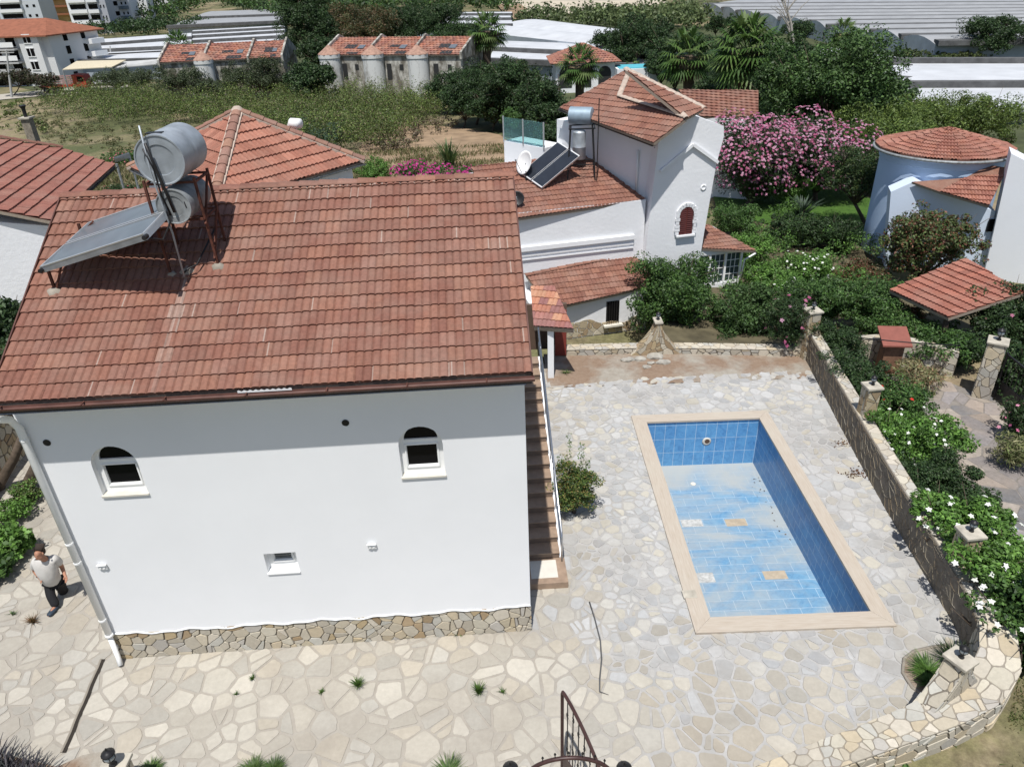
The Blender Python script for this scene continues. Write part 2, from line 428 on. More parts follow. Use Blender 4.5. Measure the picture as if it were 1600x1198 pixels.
# ================================================================ foliage
def np_leaves(P, Nrm, size, aspect, rng, colors, bend=.0):
    """diamond leaves at P facing Nrm"""
    n = len(P); t = rng.normal(size=(n, 3)); t -= Nrm * (t * Nrm).sum(1, keepdims=True); t /= np.linalg.norm(t, axis=1, keepdims=True) + 1e-9
    b = np.cross(Nrm, t); s = size * rng.uniform(.6, 1.35, (n, 1)); w = s * aspect
    v0 = P - t * s * .5; v2 = P + t * s * .5; v1 = P + b * w * .5 + t * s * .05 + Nrm * s * .08; v3 = P - b * w * .5 + t * s * .05 + Nrm * s * .08
    V = np.stack([v0, v1, v2, v3], 1).reshape(-1, 3)
    return V, colors
def leafmesh(name, V, C, mat, parent=None, tri=False):
    n = len(V) // 4; me = bpy.data.meshes.new(name)
    if parent is not None:
        A = np.array(WM[parent.name].inverted()); V = V @ A[:3, :3].T + A[:3, 3]
    me.vertices.add(4 * n); me.vertices.foreach_set('co', V.astype(np.float32).ravel())
    me.loops.add(4 * n); me.loops.foreach_set('vertex_index', np.arange(4 * n, dtype=np.int32))
    me.polygons.add(n); me.polygons.foreach_set('loop_start', np.arange(0, 4 * n, 4, dtype=np.int32)); me.polygons.foreach_set('loop_total', np.full(n, 4, dtype=np.int32))
    me.update(calc_edges=True)
    at = me.color_attributes.new('Col', 'FLOAT_COLOR', 'CORNER'); cc = np.repeat(C, 4, axis=0); cc = np.hstack([cc, np.ones((len(cc), 1))]).astype(np.float32)
    at.data.foreach_set('color', cc.ravel()); me.materials.append(mat)
    o = bpy.data.objects.new(name, me); col.objects.link(o)
    if parent is not None: o.parent = parent; WM[o.name] = WM[parent.name]
    else: WM[o.name] = Matrix.Identity(4)
    return o
def pick(pal, n, rng, var=.25, weights=None):
    pal = np.array(pal); i = rng.choice(len(pal), n, p=weights); return pal[i] * (1 + rng.uniform(-var, var, (n, 1)))
GREEN = [(.035, .075, .018), (.05, .10, .022), (.028, .06, .016), (.065, .12, .03)]
DARK = [(.020, .042, .013), (.028, .055, .016), (.016, .032, .011), (.036, .062, .02)]
OLIVE = [(.055, .075, .022), (.07, .09, .028), (.042, .058, .02), (.085, .10, .035)]
BRIGHT = [(.06, .13, .022), (.085, .165, .03), (.045, .095, .018), (.10, .19, .04)]
PINK = [(0.377, 0.122, 0.204), (0.426, 0.194, 0.281), (0.312, 0.072, 0.153), (0.459, 0.259, 0.348)]
MAGENTA = [(.36, .02, .16), (.45, .04, .22), (.28, .015, .12)]
WHITEF = [(.80, .80, .76), (.74, .75, .68)]
def blobpts(blobs, n, rng, clump=.30, shell=.55, kper=14):
    """points and normals scattered in leafy clumps over a set of ellipsoids"""
    bl = np.array(blobs, float); vol = (bl[:, 3] * bl[:, 4] + bl[:, 3] * bl[:, 5] + bl[:, 4] * bl[:, 5]); vol /= vol.sum()
    cl = []; per = []
    for b, w in zip(bl, vol):
        k = max(5, int(kper * len(bl) * w * 1.0)); d = rng.normal(size=(k, 3)); d /= np.linalg.norm(d, axis=1, keepdims=True)
        d[:, 2] = np.where(d[:, 2] < -.35, -d[:, 2] * .5, d[:, 2])
        r = rng.uniform(.55, .98, (k, 1)); c = b[:3] + d * r * b[3:6]; rad = clump * min(b[3:6].mean(), b[3:6].min() * 1.4) * rng.uniform(.65, 1.35, k)
        for ci, ri in zip(c, rad): cl.append((*ci, ri)); per.append(w / k)
    cl = np.array(cl); per = np.array(per); per /= per.sum(); idx = rng.choice(len(cl), n, p=per)
    d = rng.normal(size=(n, 3)); d /= np.linalg.norm(d, axis=1, keepdims=True); r = rng.uniform(shell, 1.0, (n, 1)) ** .6
    P = cl[idx, :3] + d * r * cl[idx, 3:4] * np.array([1, 1, .8]); Nn = d * .6 + rng.normal(size=(n, 3)) * .55 + np.array([0, 0, .55]); Nn /= np.linalg.norm(Nn, axis=1, keepdims=True)
    return P, Nn, idx
def foliage(name, parent, blobs, n, size, pal, seed, mat=None, aspect=.5, clump=.30, kper=14, var=.22, shell=.5, cvar=.28, cull=None):
    rng = np.random.default_rng(seed); pal = [tuple(c * 1.36 for c in q) for q in pal]; P, Nn, idx = blobpts(blobs, n, rng, clump, shell, kper)
    if cull is not None: k_ = cull(P); P = P[k_]; Nn = Nn[k_]; idx = idx[k_]; n = len(P)
    C = pick(pal, n, rng, var); cm = 1 + rng.uniform(-cvar, cvar, idx.max() + 1); C = C * cm[idx][:, None]
    V, C = np_leaves(P, Nn, size, aspect, rng, C); return leafmesh(name, V, C, mat or M['leaf'], parent)
def flowers(name, parent, blobs, n, size, pal, seed, per=5, top=True, lo=-.2, cull=None):
    """flowers of five petals on the outside of the shrub"""
    rng = np.random.default_rng(seed); bl = np.array(blobs, float); i = rng.integers(0, len(bl), n); d = rng.normal(size=(n, 3)); d /= np.linalg.norm(d, axis=1, keepdims=True)
    d[:, 2] = np.where(d[:, 2] < lo, np.abs(d[:, 2]), d[:, 2]); d[:, 1] = np.where(rng.random(n) < .6, -np.abs(d[:, 1]), d[:, 1])
    c = bl[i, :3] + d * bl[i, 3:6] * rng.uniform(1.0, 1.12, (n, 1)); nn = d * .6 + np.array([0, -.35, .7]); nn /= np.linalg.norm(nn, axis=1, keepdims=True)
    t = np.cross(nn, rng.normal(size=(n, 3))); t /= np.linalg.norm(t, axis=1, keepdims=True); b = np.cross(nn, t); Vs = []; Cs = []
    cc = pick(pal, n, rng, .1)
    if cull is not None: k_ = cull(c); c = c[k_]; t = t[k_]; b = b[k_]; nn = nn[k_]; cc = cc[k_]; n = len(c)
    for k in range(per):
        a = 2 * PI * k / per; dr = t * math.cos(a) + b * math.sin(a); sd_ = -t * math.sin(a) + b * math.cos(a); s = size * rng.uniform(.8, 1.2, (n, 1)); 
        Vs.append(np.stack([c, c + dr * s * .5 + sd_ * s * .33 + nn * s * .1, c + dr * s, c + dr * s * .5 - sd_ * s * .33 + nn * s * .1], 1)); Cs.append(cc)
    V = np.concatenate(Vs).reshape(-1, 3); return leafmesh(name, V, np.concatenate(Cs), M['petal'], parent)
def stems(name, parent, base, blobs, r, seed, mat=None, n=None):
    """tapered trunk that divides into limbs reaching the foliage clumps"""
    rnd = random.Random(seed); mb = MB(); base = Vector(base); tops = [Vector(b[:3]) for b in blobs]
    c = sum(tops, Vector()) / len(tops); fork = base.lerp(Vector((c.x, c.y, min(b[2] - b[5] * .6 for b in blobs))), .8)
    if fork.z < base.z + .1: fork.z = base.z + .15 * (c.z - base.z) + .05
    mid = base.lerp(fork, .5) + Vector((rnd.uniform(-1, 1), rnd.uniform(-1, 1), 0)) * r * .8
    mb.tube([base - Vector((0, 0, .1)), base + Vector((0, 0, r)), mid, fork], [r * 1.5, r * 1.1, r * .9, r * .75], 8)
    for t in tops[:n]:
        m_ = fork.lerp(t, .5) + Vector((rnd.uniform(-1, 1), rnd.uniform(-1, 1), rnd.uniform(0, 1))) * r * 1.5
        e = fork.lerp(t, 1.15); mb.tube([fork, m_, t, e], [r * .6, r * .42, r * .25, r * .08], 6)
        for k in range(3):
            q = t + Vector((rnd.uniform(-1, 1), rnd.uniform(-1, 1), rnd.uniform(-.3, 1))) * (t - fork).length * .45
            mb.tube([m_.lerp(t, rnd.uniform(.2, .9)), q], [r * .2, r * .05], 5)
    return mb.build(name, mat or M['bark'], parent, smooth=True)
def mkblobs(c, rx, ry, rz, k, seed, spread=.62, bs=.5):
    rnd = random.Random(seed); out = [(c[0], c[1], c[2], rx * .68, ry * .68, rz * .72)]
    for i in range(k):
        a = 2 * PI * (i + rnd.uniform(-.35, .35)) / k; e = rnd.uniform(-.55, .85); q = math.sqrt(max(.1, 1 - e * e * .8)); s = bs * rnd.uniform(.7, 1.2)
        out.append((c[0] + math.cos(a) * rx * spread * q, c[1] + math.sin(a) * ry * spread * q, c[2] + e * rz * spread, rx * s, ry * s, rz * s))
    return out
SEED = [100]
def behind_wall(P):
    """leaves of the bed's shrubs stay behind the wall, or hang over its top"""
    wx = np.interp(P[:, 1], [7, 8.5, 10.6, 14, 18, 19.3], [8.2, 7.6, 7.82, 8.12, 8.58, 8.72]); return ~((P[:, 2] < .93) & (P[:, 0] < wx + .34)) & (P[:, 0] > wx - .22)
def bush(px, py, wpx, h, label, cat='bush', name='bush', pal=GREEN, zb=None, hpx=None, dens=1.0, leaf=None, fl=None, flp=WHITEF, fls=.05, group=None, k=7, asp=.55, clump=.38, deep=1.0, base=None, yd=None):
    """a shrub whose middle stands where the photo shows it: px, py = middle, wpx = width, h = height in metres"""
    SEED[0] += 7; sd_ = SEED[0]
    zb0 = zb if zb is not None else 0.0
    for _ in range(3):
        c = onz(px, py, zb0 + h * .5)
        if zb is None: zb0 = T(c.x, c.y)
    if yd is not None: c = ony(px, py, yd); zb0 = T(c.x, c.y) if zb is None else zb; h = max(h, (c.z - zb0) * 2)
    d = (c - CO).length; rx = wpx * .5 * d / FPX * .92; ry = rx * deep; b = Vector((c.x, c.y, zb0))
    t = thing(name, label, cat, b, 0, group)
    rz = h * .5; bl = mkblobs((b.x, b.y, zb0 + h * .54), rx, ry, rz, k, sd_) + [(b.x + rx * .42 * math.cos(q), b.y + ry * .42 * math.sin(q), zb0 + h * .3, rx * .5, ry * .5, h * .3) for q in (.5, 2.1, 3.7, 5.3)]
    ls = leaf or max(.05, d * .0042); n = int(dens * (wpx * wpx * max(.35, min(1.6, h / (2 * rx)))) * .95 * (max(.05, d * .0042) / ls) ** 1.2) + 150
    stems('stem', t, b, bl, max(.02, .035 * h), sd_)
    foliage('foliage', t, bl, n, ls, pal, sd_, aspect=asp, clump=clump, kper=17, cull=behind_wall if group and 'retaining' in group else None)
    if fl: flowers('blossoms', t, bl, fl, fls, flp, sd_ + 1, cull=behind_wall if group and 'retaining' in group else None)
    return t
def tree(px, by, ty, wpx, label, cat='tree', name='tree', pal=DARK, dens=1.0, leaf=None, fl=None, flp=PINK, fls=.1, group=None, k=9, trunk=.28, yb=None, asp=.55, clump=.33, flat=1.0, deep=1.0, xoff=0):
    """a tree standing on the ground at the pixel px, by with its top at ty"""
    SEED[0] += 7; sd_ = SEED[0]
    b = G(px, by) if yb is None else ony(px, by, yb)
    if yb is not None: b.z = T(b.x, b.y)
    top = ony(px + xoff, ty, b.y); h = top.z - b.z; d = (Vector((b.x, b.y, b.z + h / 2)) - CO).length
    rx = wpx * .5 * d / FPX * .9; cr = h * (1 - trunk) * .5 * flat; cz = b.z + h - cr
    t = thing(name, label, cat, b, 0, group); bl = mkblobs((top.x, b.y, cz), rx, rx * deep, cr, k, sd_)
    ls = leaf or d * .0042; hp = cr * 2 * FPX / d
    n = int(dens * wpx * hp * .8 * (d * .0042 / ls) ** 1.2) + 200
    stems('trunk', t, b, bl, max(.05, h * .022), sd_)
    foliage('crown', t, bl, n, ls, pal, sd_, aspect=asp, clump=clump, kper=16)
    if fl: flowers('blossoms', t, bl, fl, fls, flp, sd_ + 1)
    return t
def tuft(name, parent, c, r, h, n, pal, seed, w=.012, droop=.5, mat=None):
    """grass or strap leaves fanning out from one point"""
    rng = np.random.default_rng(seed); Vs = []; C = pick(pal, n, rng, .25); Cs = []
    a = rng.uniform(0, 2 * PI, n); o = rng.uniform(.15, 1, n) * r; hh = h * rng.uniform(.6, 1.1, n); bx = c[0] + np.cos(a) * o * .35 * rng.uniform(0, 1, n); by = c[1] + np.sin(a) * o * .35 * rng.uniform(0, 1, n)
    prev = np.stack([bx, by, np.full(n, c[2])], 1); sd_ = np.stack([-np.sin(a), np.cos(a), np.zeros(n)], 1)
    K = 3; pw = w
    for k in range(1, K + 1):
        t = k / K; z = c[2] + hh * (t - droop * t * t * .8) * 1.3; p = np.stack([bx + np.cos(a) * o * t ** 1.4, by + np.sin(a) * o * t ** 1.4, z], 1); nw = w * (1 - t * .85)
        Vs.append(np.stack([prev - sd_ * pw, prev + sd_ * pw, p + sd_ * nw, p - sd_ * nw], 1)); Cs.append(C); prev = p; pw = nw
    return leafmesh(name, np.concatenate(Vs).reshape(-1, 3), np.concatenate(Cs), mat or M['leaf'], parent)
# ================================================================ ground
PI0, PI1, PJ0, PJ1 = 3.42, 6.40, 9.42, 16.02          # inside of the pool
def groundmat():
    m, n, l, b = newmat('dry_earth_and_grass', .95)
    g = n.new('ShaderNodeNewGeometry'); f1 = noise(n, l, .09, 8, rough=.6); f2 = noise(n, l, .6, 8, rough=.7); f3 = noise(n, l, 7, 6, rough=.7)
    f4 = noise(n, l, 2.2, 9, rough=.8); soil = ramp(n, l, f3, [(.3, (.20, .145, .095)), (.7, (.34, .265, .18))]); dry = ramp(n, l, f3, [(.3, (.17, .145, .075)), (.7, (.29, .245, .13))])
    grs = ramp(n, l, f3, [(.3, (.04, .055, .018)), (.7, (.095, .11, .04))])
    c = mixc(n, l, ramp(n, l, f2, [(.42, g3(0)), (.58, g3(1))]), soil, dry)
    c = mixc(n, l, ramp(n, l, f1, [(.40, g3(.15)), (.56, g3(.9))]), c, grs); c = mixc(n, l, 1.0, c, ramp(n, l, f4, [(.3, g3(.55)), (.5, g3(1)), (.7, g3(1.35))]), 'MULTIPLY'); l.new(c, b.inputs['Base Color']); bump(n, l, b, f3, .6, .05); return m
def lin(a, b, s): return list(np.arange(a, b, s))
xs = sorted(set([round(float(q), 3) for q in lin(-900, -120, 40) + lin(-120, -20, 5) + lin(-20, 14, 1.0) + lin(14, 80, 4) + lin(80, 901, 40) + [PI0 - .1, PI1 + .1, 8.3, 8.4, 8.6, 8.8, 3.0, 4.0, 5.0]]))
ys = sorted(set([round(float(q), 3) for q in lin(-20, 28, 1.0) + lin(28, 110, 3) + lin(110, 400, 15) + lin(400, 1801, 80) + [PJ0 - .1, PJ1 + .1, 20.0, 20.1, 20.25, 20.4, 20.5]]))
gm = MB(); idx = {}
for j, y in enumerate(ys):
    for i, x in enumerate(xs):
        idx[i, j] = len(gm.v); wob = (math.sin(x * .11 + y * .07) * .25 * sstep(26, 50, y))
        gm.v.append((x, y, T(x, y) - .04 + wob * .0))
for j in range(len(ys) - 1):
    for i in range(len(xs) - 1):
        if xs[i] >= PI0 - .11 and xs[i + 1] <= PI1 + .11 and ys[j] >= PJ0 - .11 and ys[j + 1] <= PJ1 + .11: continue
        gm.f.append((idx[i, j], idx[i + 1, j], idx[i + 1, j + 1], idx[i, j + 1]))
tag(gm.build('ground', groundmat(), smooth=True), kind='structure')
# ---------------------------------------------------------------- paved terrace
TERR = [(-12.9, 19.5), (-12.6, 14.5), (-11.9, 12.6), (-10.7, 10.2), (-9.6, 8.1), (-8.4, 7.25), (-7.3, 7.0), (-6.9, 7.15), (-6.3, 6.9), (-5.6, 6.72), (-3, 6.45), (-.6, 6.1), (-.5, 3.5), (1.7, 3.5), (1.8, 5.6), (3.5, 6.45), (4.6, 6.85), (5.4, 7.1), (6.0, 7.35), (7.0, 7.8), (7.7, 8.6), (7.95, 10), (8.1, 12), (8.35, 14.1), (8.6, 16.5), (8.75, 18.5), (4, 18.35), (1.1, 18.1), (1.0, 19.5)]
tm = MB()
def fillpoly(outer, holes, z, fn=None):
    bm = bmesh.new(); es = []
    for lp in [outer] + holes:
        vs = [bm.verts.new((x, y, 0)) for x, y in lp]; es += [bm.edges.new((vs[i], vs[(i + 1) % len(vs)])) for i in range(len(vs))]
    bmesh.ops.triangle_fill(bm, edges=es, use_beauty=True, normal=(0, 0, 1)); bm.verts.index_update()
    V = [(v.co.x, v.co.y) for v in bm.verts]; F = [tuple(v.index for v in f.verts) for f in bm.faces]; bm.free()
    V3 = [fn(x, y) if fn else (x, y, z) for x, y in V]; return V3, F
hole = [(PI0 - .05, PJ0 - .05), (PI1 + .05, PJ0 - .05), (PI1 + .05, PJ1 + .05), (PI0 - .05, PJ1 + .05)]
V_, F_ = fillpoly(TERR, [hole], 0.0); tm.add(V_, F_)
def mortarmat():
    m, n, l, b = newmat('terrace_mortar', .95)
    f3 = noise(n, l, 3.0, 7, rough=.7); f1 = noise(n, l, .5, 7, rough=.65); f9 = noise(n, l, 40, 4)
    sand = ramp(n, l, f3, [(.3, (0.287, 0.259, 0.221)), (.7, (0.348, 0.319, 0.275))]); grey = ramp(n, l, f3, [(.3, (0.303, 0.299, 0.284)), (.5, (0.363, 0.353, 0.339)), (.75, (0.464, 0.453, 0.437))])
    g = n.new('ShaderNodeNewGeometry'); sp = n.new('ShaderNodeSeparateXYZ'); l.new(g.outputs['Position'], sp.inputs[0])
    a = n.new('ShaderNodeMath'); a.operation = 'MULTIPLY_ADD'; l.new(f1, a.inputs[0]); a.inputs[1].default_value = 6.0; l.new(sp.outputs[0], a.inputs[2])
    k = ramp(n, l, a.outputs[0], [(.0, g3(0)), (1.0, g3(0))])
    r = n.new('ShaderNodeMapRange'); r.inputs['From Min'].default_value = 3.2; r.inputs['From Max'].default_value = 5.2; l.new(a.outputs[0], r.inputs['Value'])
    c = mixc(n, l, r.outputs[0], sand, grey); l.new(c, b.inputs['Base Color']); bump(n, l, b, f9, .35, .01); return m
terrace = tag(tm.build('terrace', mortarmat()), kind='structure')
def inpoly(x, y, P):
    r = False; j = len(P) - 1
    for i in range(len(P)):
        if (P[i][1] > y) != (P[j][1] > y) and x < (P[j][0] - P[i][0]) * (y - P[i][1]) / (P[j][1] - P[i][1]) + P[i][0]: r = not r
        j = i
    return r
def keep(x, y):
    if not inpoly(x, y, TERR): return False
    if PI0 - .15 < x < PI1 + .1 and PJ0 - .15 < y < PJ1 + .15: return False
    if -7.0 < x < 0 and 9.7 < y < 18: return False
    return True
def poolcuts(c):
    x, y = c
    if PI0 - .5 < x < PI1 + .5 and PJ0 - .5 < y < PJ1 + .5:
        d = [(PI0 - x, ((PI0 - .1, 0), (1, 0))), (x - PI1, ((PI1 + .1, 0), (-1, 0))), (PJ0 - y, ((0, PJ0 - .1), (0, 1))), (y - PJ1, ((0, PJ1 + .1), (0, -1)))]
        return [max(d)[1]]
    return []
PALC = [(0.392, 0.360, 0.304), (0.373, 0.344, 0.295), (0.421, 0.390, 0.334), (0.354, 0.327, 0.279), (0.388, 0.349, 0.286), (0.387, 0.365, 0.321), (0.434, 0.403, 0.345), (0.343, 0.322, 0.281), (0.408, 0.380, 0.325)]
PALG = [(0.417, 0.411, 0.399), (0.374, 0.373, 0.365), (0.441, 0.433, 0.411), (0.341, 0.341, 0.338), (0.421, 0.403, 0.364), (0.399, 0.399, 0.393), (0.443, 0.415, 0.353), (0.432, 0.427, 0.417)]
def palette(x, y):
    r = random.Random(int(x * 1000) * 7 + int(y * 1000)); w = sstep(.2, 1.8, x + (r.random() - .5) * 1.5) * sstep(7.4, 9.4, y + (r.random() - .5) * 1.5)
    return PALG if r.random() < w else PALC
pv = MB()
flat = lambda x, y, h: (x, y, .002 + h)
# broad slabs in front and at the left, smaller stones round the pool
def szf(x, y):
    w = sstep(.4, 1.6, x); f = sstep(7.6, 9.4, y)
    side = .56 + .12 * sstep(3.4, 6, x) if x < 6 else .68
    return (1 - w) * (1.0 - .1 * sstep(9, 12, y)) + w * ((1 - f) * .86 + f * side)
stones(pv, [(-13.2, 3), (9, 3), (9, 19.6), (-13.2, 19.6)], flat, .055, .22, .017, .009, palette, 11, .022, keep, poolcuts, .065, szf)
tag(pv.build('paving', M['paving']), kind='structure')
# bare strip between the paving and the low wall at the back
def dirtmat():
    m, n, l, b = newmat('bare_soil', .95); f3 = noise(n, l, 6, 8, rough=.75); f1 = noise(n, l, .8, 6)
    c = mixc(n, l, ramp(n, l, f1, [(.45, g3(0)), (.6, g3(1))]), ramp(n, l, f3, [(.3, (.19, .125, .085)), (.7, (.27, .20, .145))]), ramp(n, l, f3, [(.3, (.25, .22, .18)), (.7, (.36, .33, .28))]))
    l.new(c, b.inputs['Base Color']); bump(n, l, b, f3, .7, .03); return m
db = MB(); rnd = random.Random(4); nx, ny = 60, 12; x0, x1, y0, y1 = 1.0, 8.9, 18.0, 20.05
db.v = [(x0 + (x1 - x0) * i / nx, y0 + (y1 - y0) * j / ny, -.03 + (.035 + .03 * rnd.random()) * (1 if j > 2 or rnd.random() < .4 else 0)) for j in range(ny + 1) for i in range(nx + 1)]
db.f = [(j * (nx + 1) + i, j * (nx + 1) + i + 1, (j + 1) * (nx + 1) + i + 1, (j + 1) * (nx + 1) + i) for j in range(ny) for i in range(nx)]
M['dirt'] = dirtmat(); tag(db.build('dirt_strip', M['dirt'], smooth=True), kind='structure')
# soil patch by the gate wall, lower left
db = MB(); V_, F_ = fillpoly([(-9.0, 5.0), (-8.9, 7.45), (-8.3, 7.3), (-7.2, 7.02), (-6.9, 7.2), (-6.6, 7.25), (-6.3, 6.95), (-5.7, 6.85), (-5.4, 6.6), (-5.4, 5.0)], [], .012); db.add(V_, F_)
tag(db.build('soil_bed', M['dirt']), kind='structure')
# driveway of dark flagstones beyond the retaining wall
dz = -.3
DRV = [(10.9, 18.3), (11.6, 19.2), (13.2, 16.9), (12.3, 14.3), (12.6, 12), (11.5, 9.0), (9.0, 8.6), (9.3, 12), (9.8, 15.5)]
dm = MB(); V_, F_ = fillpoly(DRV, [], dz + .01); dm.add(V_, F_); tag(dm.build('driveway', plain('driveway_mortar', (.20, .18, .16), .9, var=.2)), kind='structure')
dm = MB(); stones(dm, [(8.8, 8), (13.5, 8), (13.5, 19.5), (8.8, 19.5)], lambda x, y, h: (x, y, dz + .012 + h), .12, .5, .010, .006, SLATE, 21, .02, lambda x, y: inpoly(x, y, DRV), (), .18)
tag(dm.build('driveway_flagstones', attrm('slate', .75, (.34, .27, .21), .5, .7, 9, .3, fvar=.25)), kind='structure')
# lawn behind
lw = MB(); LP = [G(1112, 300), G(1200, 293), G(1330, 300), G(1400, 330), G(1360, 372), G(1290, 372), G(1190, 350), G(1120, 330)]
lw.add([(p.x, p.y, p.z + .05) for p in LP], [tuple(range(len(LP)))])
def grassmat(name, a, b_):
    m, n, l, b = newmat(name, .9); f = noise(n, l, 2.5, 8, rough=.75); l.new(ramp(n, l, f, [(.3, a), (.7, b_)]), b.inputs['Base Color']); bump(n, l, b, noise(n, l, 30, 4), .8, .05); return m
tag(lw.build('lawn', grassmat('lawn_grass', (.035, .085, .012), (.075, .155, .022))), kind='structure')
# ---------------------------------------------------------------- pool
def pooltile(name, light, deep, tw, th, bleach=0.0, stripes=False, offs=.5):
    m, n, l, b = newmat(name, .35); uv = n.new('ShaderNodeUVMap'); uv.uv_map = 'UVMap'
    br = n.new('ShaderNodeTexBrick'); l.new(uv.outputs[0], br.inputs['Vector']); br.inputs['Scale'].default_value = 1; br.inputs['Brick Width'].default_value = tw; br.inputs['Row Height'].default_value = th
    br.inputs['Mortar Size'].default_value = .006; br.inputs['Mortar Smooth'].default_value = .2; br.offset = offs; br.inputs['Bias'].default_value = -.1
    br.inputs['Color1'].default_value = (*light, 1); br.inputs['Color2'].default_value = (*deep, 1); br.inputs['Mortar'].default_value = (.50, .58, .62, 1)
    f = noise(n, l, 5.5, 9, rough=.8, dist=1.2); mot = ramp(n, l, f, [(.30, tuple(x * .72 for x in deep)), (.5, tuple((x + y) / 2 for x, y in zip(light, deep))), (.68, light)])
    c = mixc(n, l, .75, br.outputs['Color'], mot); 
    k = n.new('ShaderNodeMath'); k.operation = 'MULTIPLY'; l.new(br.outputs['Fac'], k.inputs[0]); k.inputs[1].default_value = .55 if bleach else .7
    c = mixc(n, l, k.outputs[0], c, (.52, .62, .68))
    if bleach:
        mp = n.new('ShaderNodeMapping'); mp.inputs['Scale'].default_value = (.55, 1, 1); l.new(uv.outputs[0], mp.inputs['Vector'])
        f2 = noise(n, l, .75, 8, mp.outputs[0], .62, .6); c = mixc(n, l, ramp(n, l, f2, [(.38, g3(0.08)), (.60, g3(bleach))]), c, (.375, .395, .385))
        sx = n.new('ShaderNodeSeparateXYZ'); l.new(uv.outputs[0], sx.inputs[0]); e = n.new('ShaderNodeMath'); e.operation = 'MULTIPLY_ADD'; l.new(f2, e.inputs[0]); e.inputs[1].default_value = 2.6; l.new(sx.outputs[1], e.inputs[2])
        r = n.new('ShaderNodeMapRange'); r.inputs['From Min'].default_value = 6.3; r.inputs['From Max'].default_value = 7.7; l.new(e.outputs[0], r.inputs['Value']); r.inputs['To Max'].default_value = .85
        c = mixc(n, l, r.outputs[0], c, (.38, .385, .36))
    l.new(c, b.inputs['Base Color']); return m
pool = thing('swimming_pool', 'empty blue tiled swimming pool sunk in the stone terrace', 'pool', ((PI0 + PI1) / 2, (PJ0 + PJ1) / 2, 0))
ZF, ZN = -1.40, -1.20
def wallq(a, b, z0a, z0b, name, mat, lab=None):
    mb = MB(); L = math.hypot(b[0] - a[0], b[1] - a[1]); mb.add([(a[0], a[1], z0a), (b[0], b[1], z0b), (b[0], b[1], .0), (a[0], a[1], .0)], [(0, 1, 2, 3)])
    mb.uv = [(0, z0a + 1.4), (L, z0b + 1.4), (L, 1.4), (0, 1.4)]; return mb.build(name, mat, pool, label=lab)
pm = pooltile('pool_wall_tile', (.15, .38, .62), (.055, .20, .47), .27, .43, offs=0)
pm2 = pooltile('pool_side_tile', (.14, .33, .56), (.055, .18, .42), .43, .27)
wallq((PI0, PJ1), (PI1, PJ1), ZF, ZF, 'pool_wall', pm); wallq((PI1, PJ1), (PI1, PJ0), ZF, ZN, 'pool_wall', pm2)
wallq((PI1, PJ0), (PI0, PJ0), ZN, ZN, 'pool_wall', pm); wallq((PI0, PJ0), (PI0, PJ1), ZN, ZF, 'pool_wall', pm2)
mb = MB(); mb.add([(PI0, PJ0, ZN), (PI1, PJ0, ZN), (PI1, PJ1, ZF), (PI0, PJ1, ZF)], [(0, 1, 2, 3)]); mb.uv = [(0, 0), (PI1 - PI0, 0), (PI1 - PI0, PJ1 - PJ0), (0, PJ1 - PJ0)]
mb.build('pool_floor', pooltile('pool_floor_tile', (.17, .35, .50), (.065, .21, .40), .52, .27, .9), pool, label='faded light blue floor with pale scum')
fz = lambda y: ZN + (ZF - ZN) * (y - PJ0) / (PJ1 - PJ0)
# coping: long planks of travertine, mitred at the corners
def copmat():
    m, n, l, b = newmat('coping_travertine', .6); uv = n.new('ShaderNodeUVMap'); uv.uv_map = 'UVMap'; mp = n.new('ShaderNodeMapping'); mp.inputs['Scale'].default_value = (1.2, 16, 1); l.new(uv.outputs[0], mp.inputs['Vector'])
    f = noise(n, l, 2.2, 6, mp.outputs[0], .65, .4); c = ramp(n, l, f, [(.25, (.38, .315, .25)), (.5, (.44, .38, .31)), (.75, (.49, .44, .375))])
    c = mixc(n, l, ramp(n, l, noise(n, l, .9, 6), [(.5, g3(0)), (.7, g3(.5))]), c, (.46, .42, .35)); l.new(c, b.inputs['Base Color']); return m
cm = copmat(); O0, O1, Q0, Q1 = 3.10, 6.68, 9.10, 16.34; ov = .03; I0, I1, J0, J1 = PI0 + ov, PI1 - ov, PJ0 + ov, PJ1 - ov; tz = .05
for a, b, c_, d_ in (((O0, Q0), (O1, Q0), (I1, J0), (I0, J0)), ((O1, Q0), (O1, Q1), (I1, J1), (I1, J0)), ((O1, Q1), (O0, Q1), (I0, J1), (I1, J1)), ((O0, Q1), (O0, Q0), (I0, J0), (I0, J1))):
    L = math.hypot(b[0] - a[0], b[1] - a[1]); mb = MB(); e = .0025
    cx, cy = (a[0] + b[0]) / 2, (a[1] + b[1]) / 2
    P = [Vector((*q, tz)) for q in (a, b, c_, d_)]; mid = sum(P, Vector()) / 4; P = [p + (mid - p).normalized() * e for p in P]
    mb.prism([p - Vector((0, 0, tz + .0)) for p in P], (0, 0, tz)); uvs = {}
    dx, dy = (b[0] - a[0]) / L, (b[1] - a[1]) / L
    mb.uv = [(((mb.v[i][0] - a[0]) * dx + (mb.v[i][1] - a[1]) * dy) / 1.0, (-(mb.v[i][0] - a[0]) * dy + (mb.v[i][1] - a[1]) * dx)) for f in mb.f for i in f]
    mb.build('coping', cm, pool)
mb = MB(); mb.box((3.20, 10.02, .052), (.26, .20, .012)); mb.build('skimmer_lid', M['capstone'], pool, bevel=.004)
p = onpl(1104, 689, (0, PJ1, 0), (0, 1, 0))
ax = Matrix.Rotation(R(90), 3, 'X')
mb = MB(); mb.lathe([(.09, 0), (.115, .0), (.12, .012), (.085, .022), (.07, .02)], (p.x, PJ1 - .002, p.z), 20, ax); rg = mb.build('water_inlet', M['sill'], pool, smooth=True, label='pale ring round the inlet in the far wall')
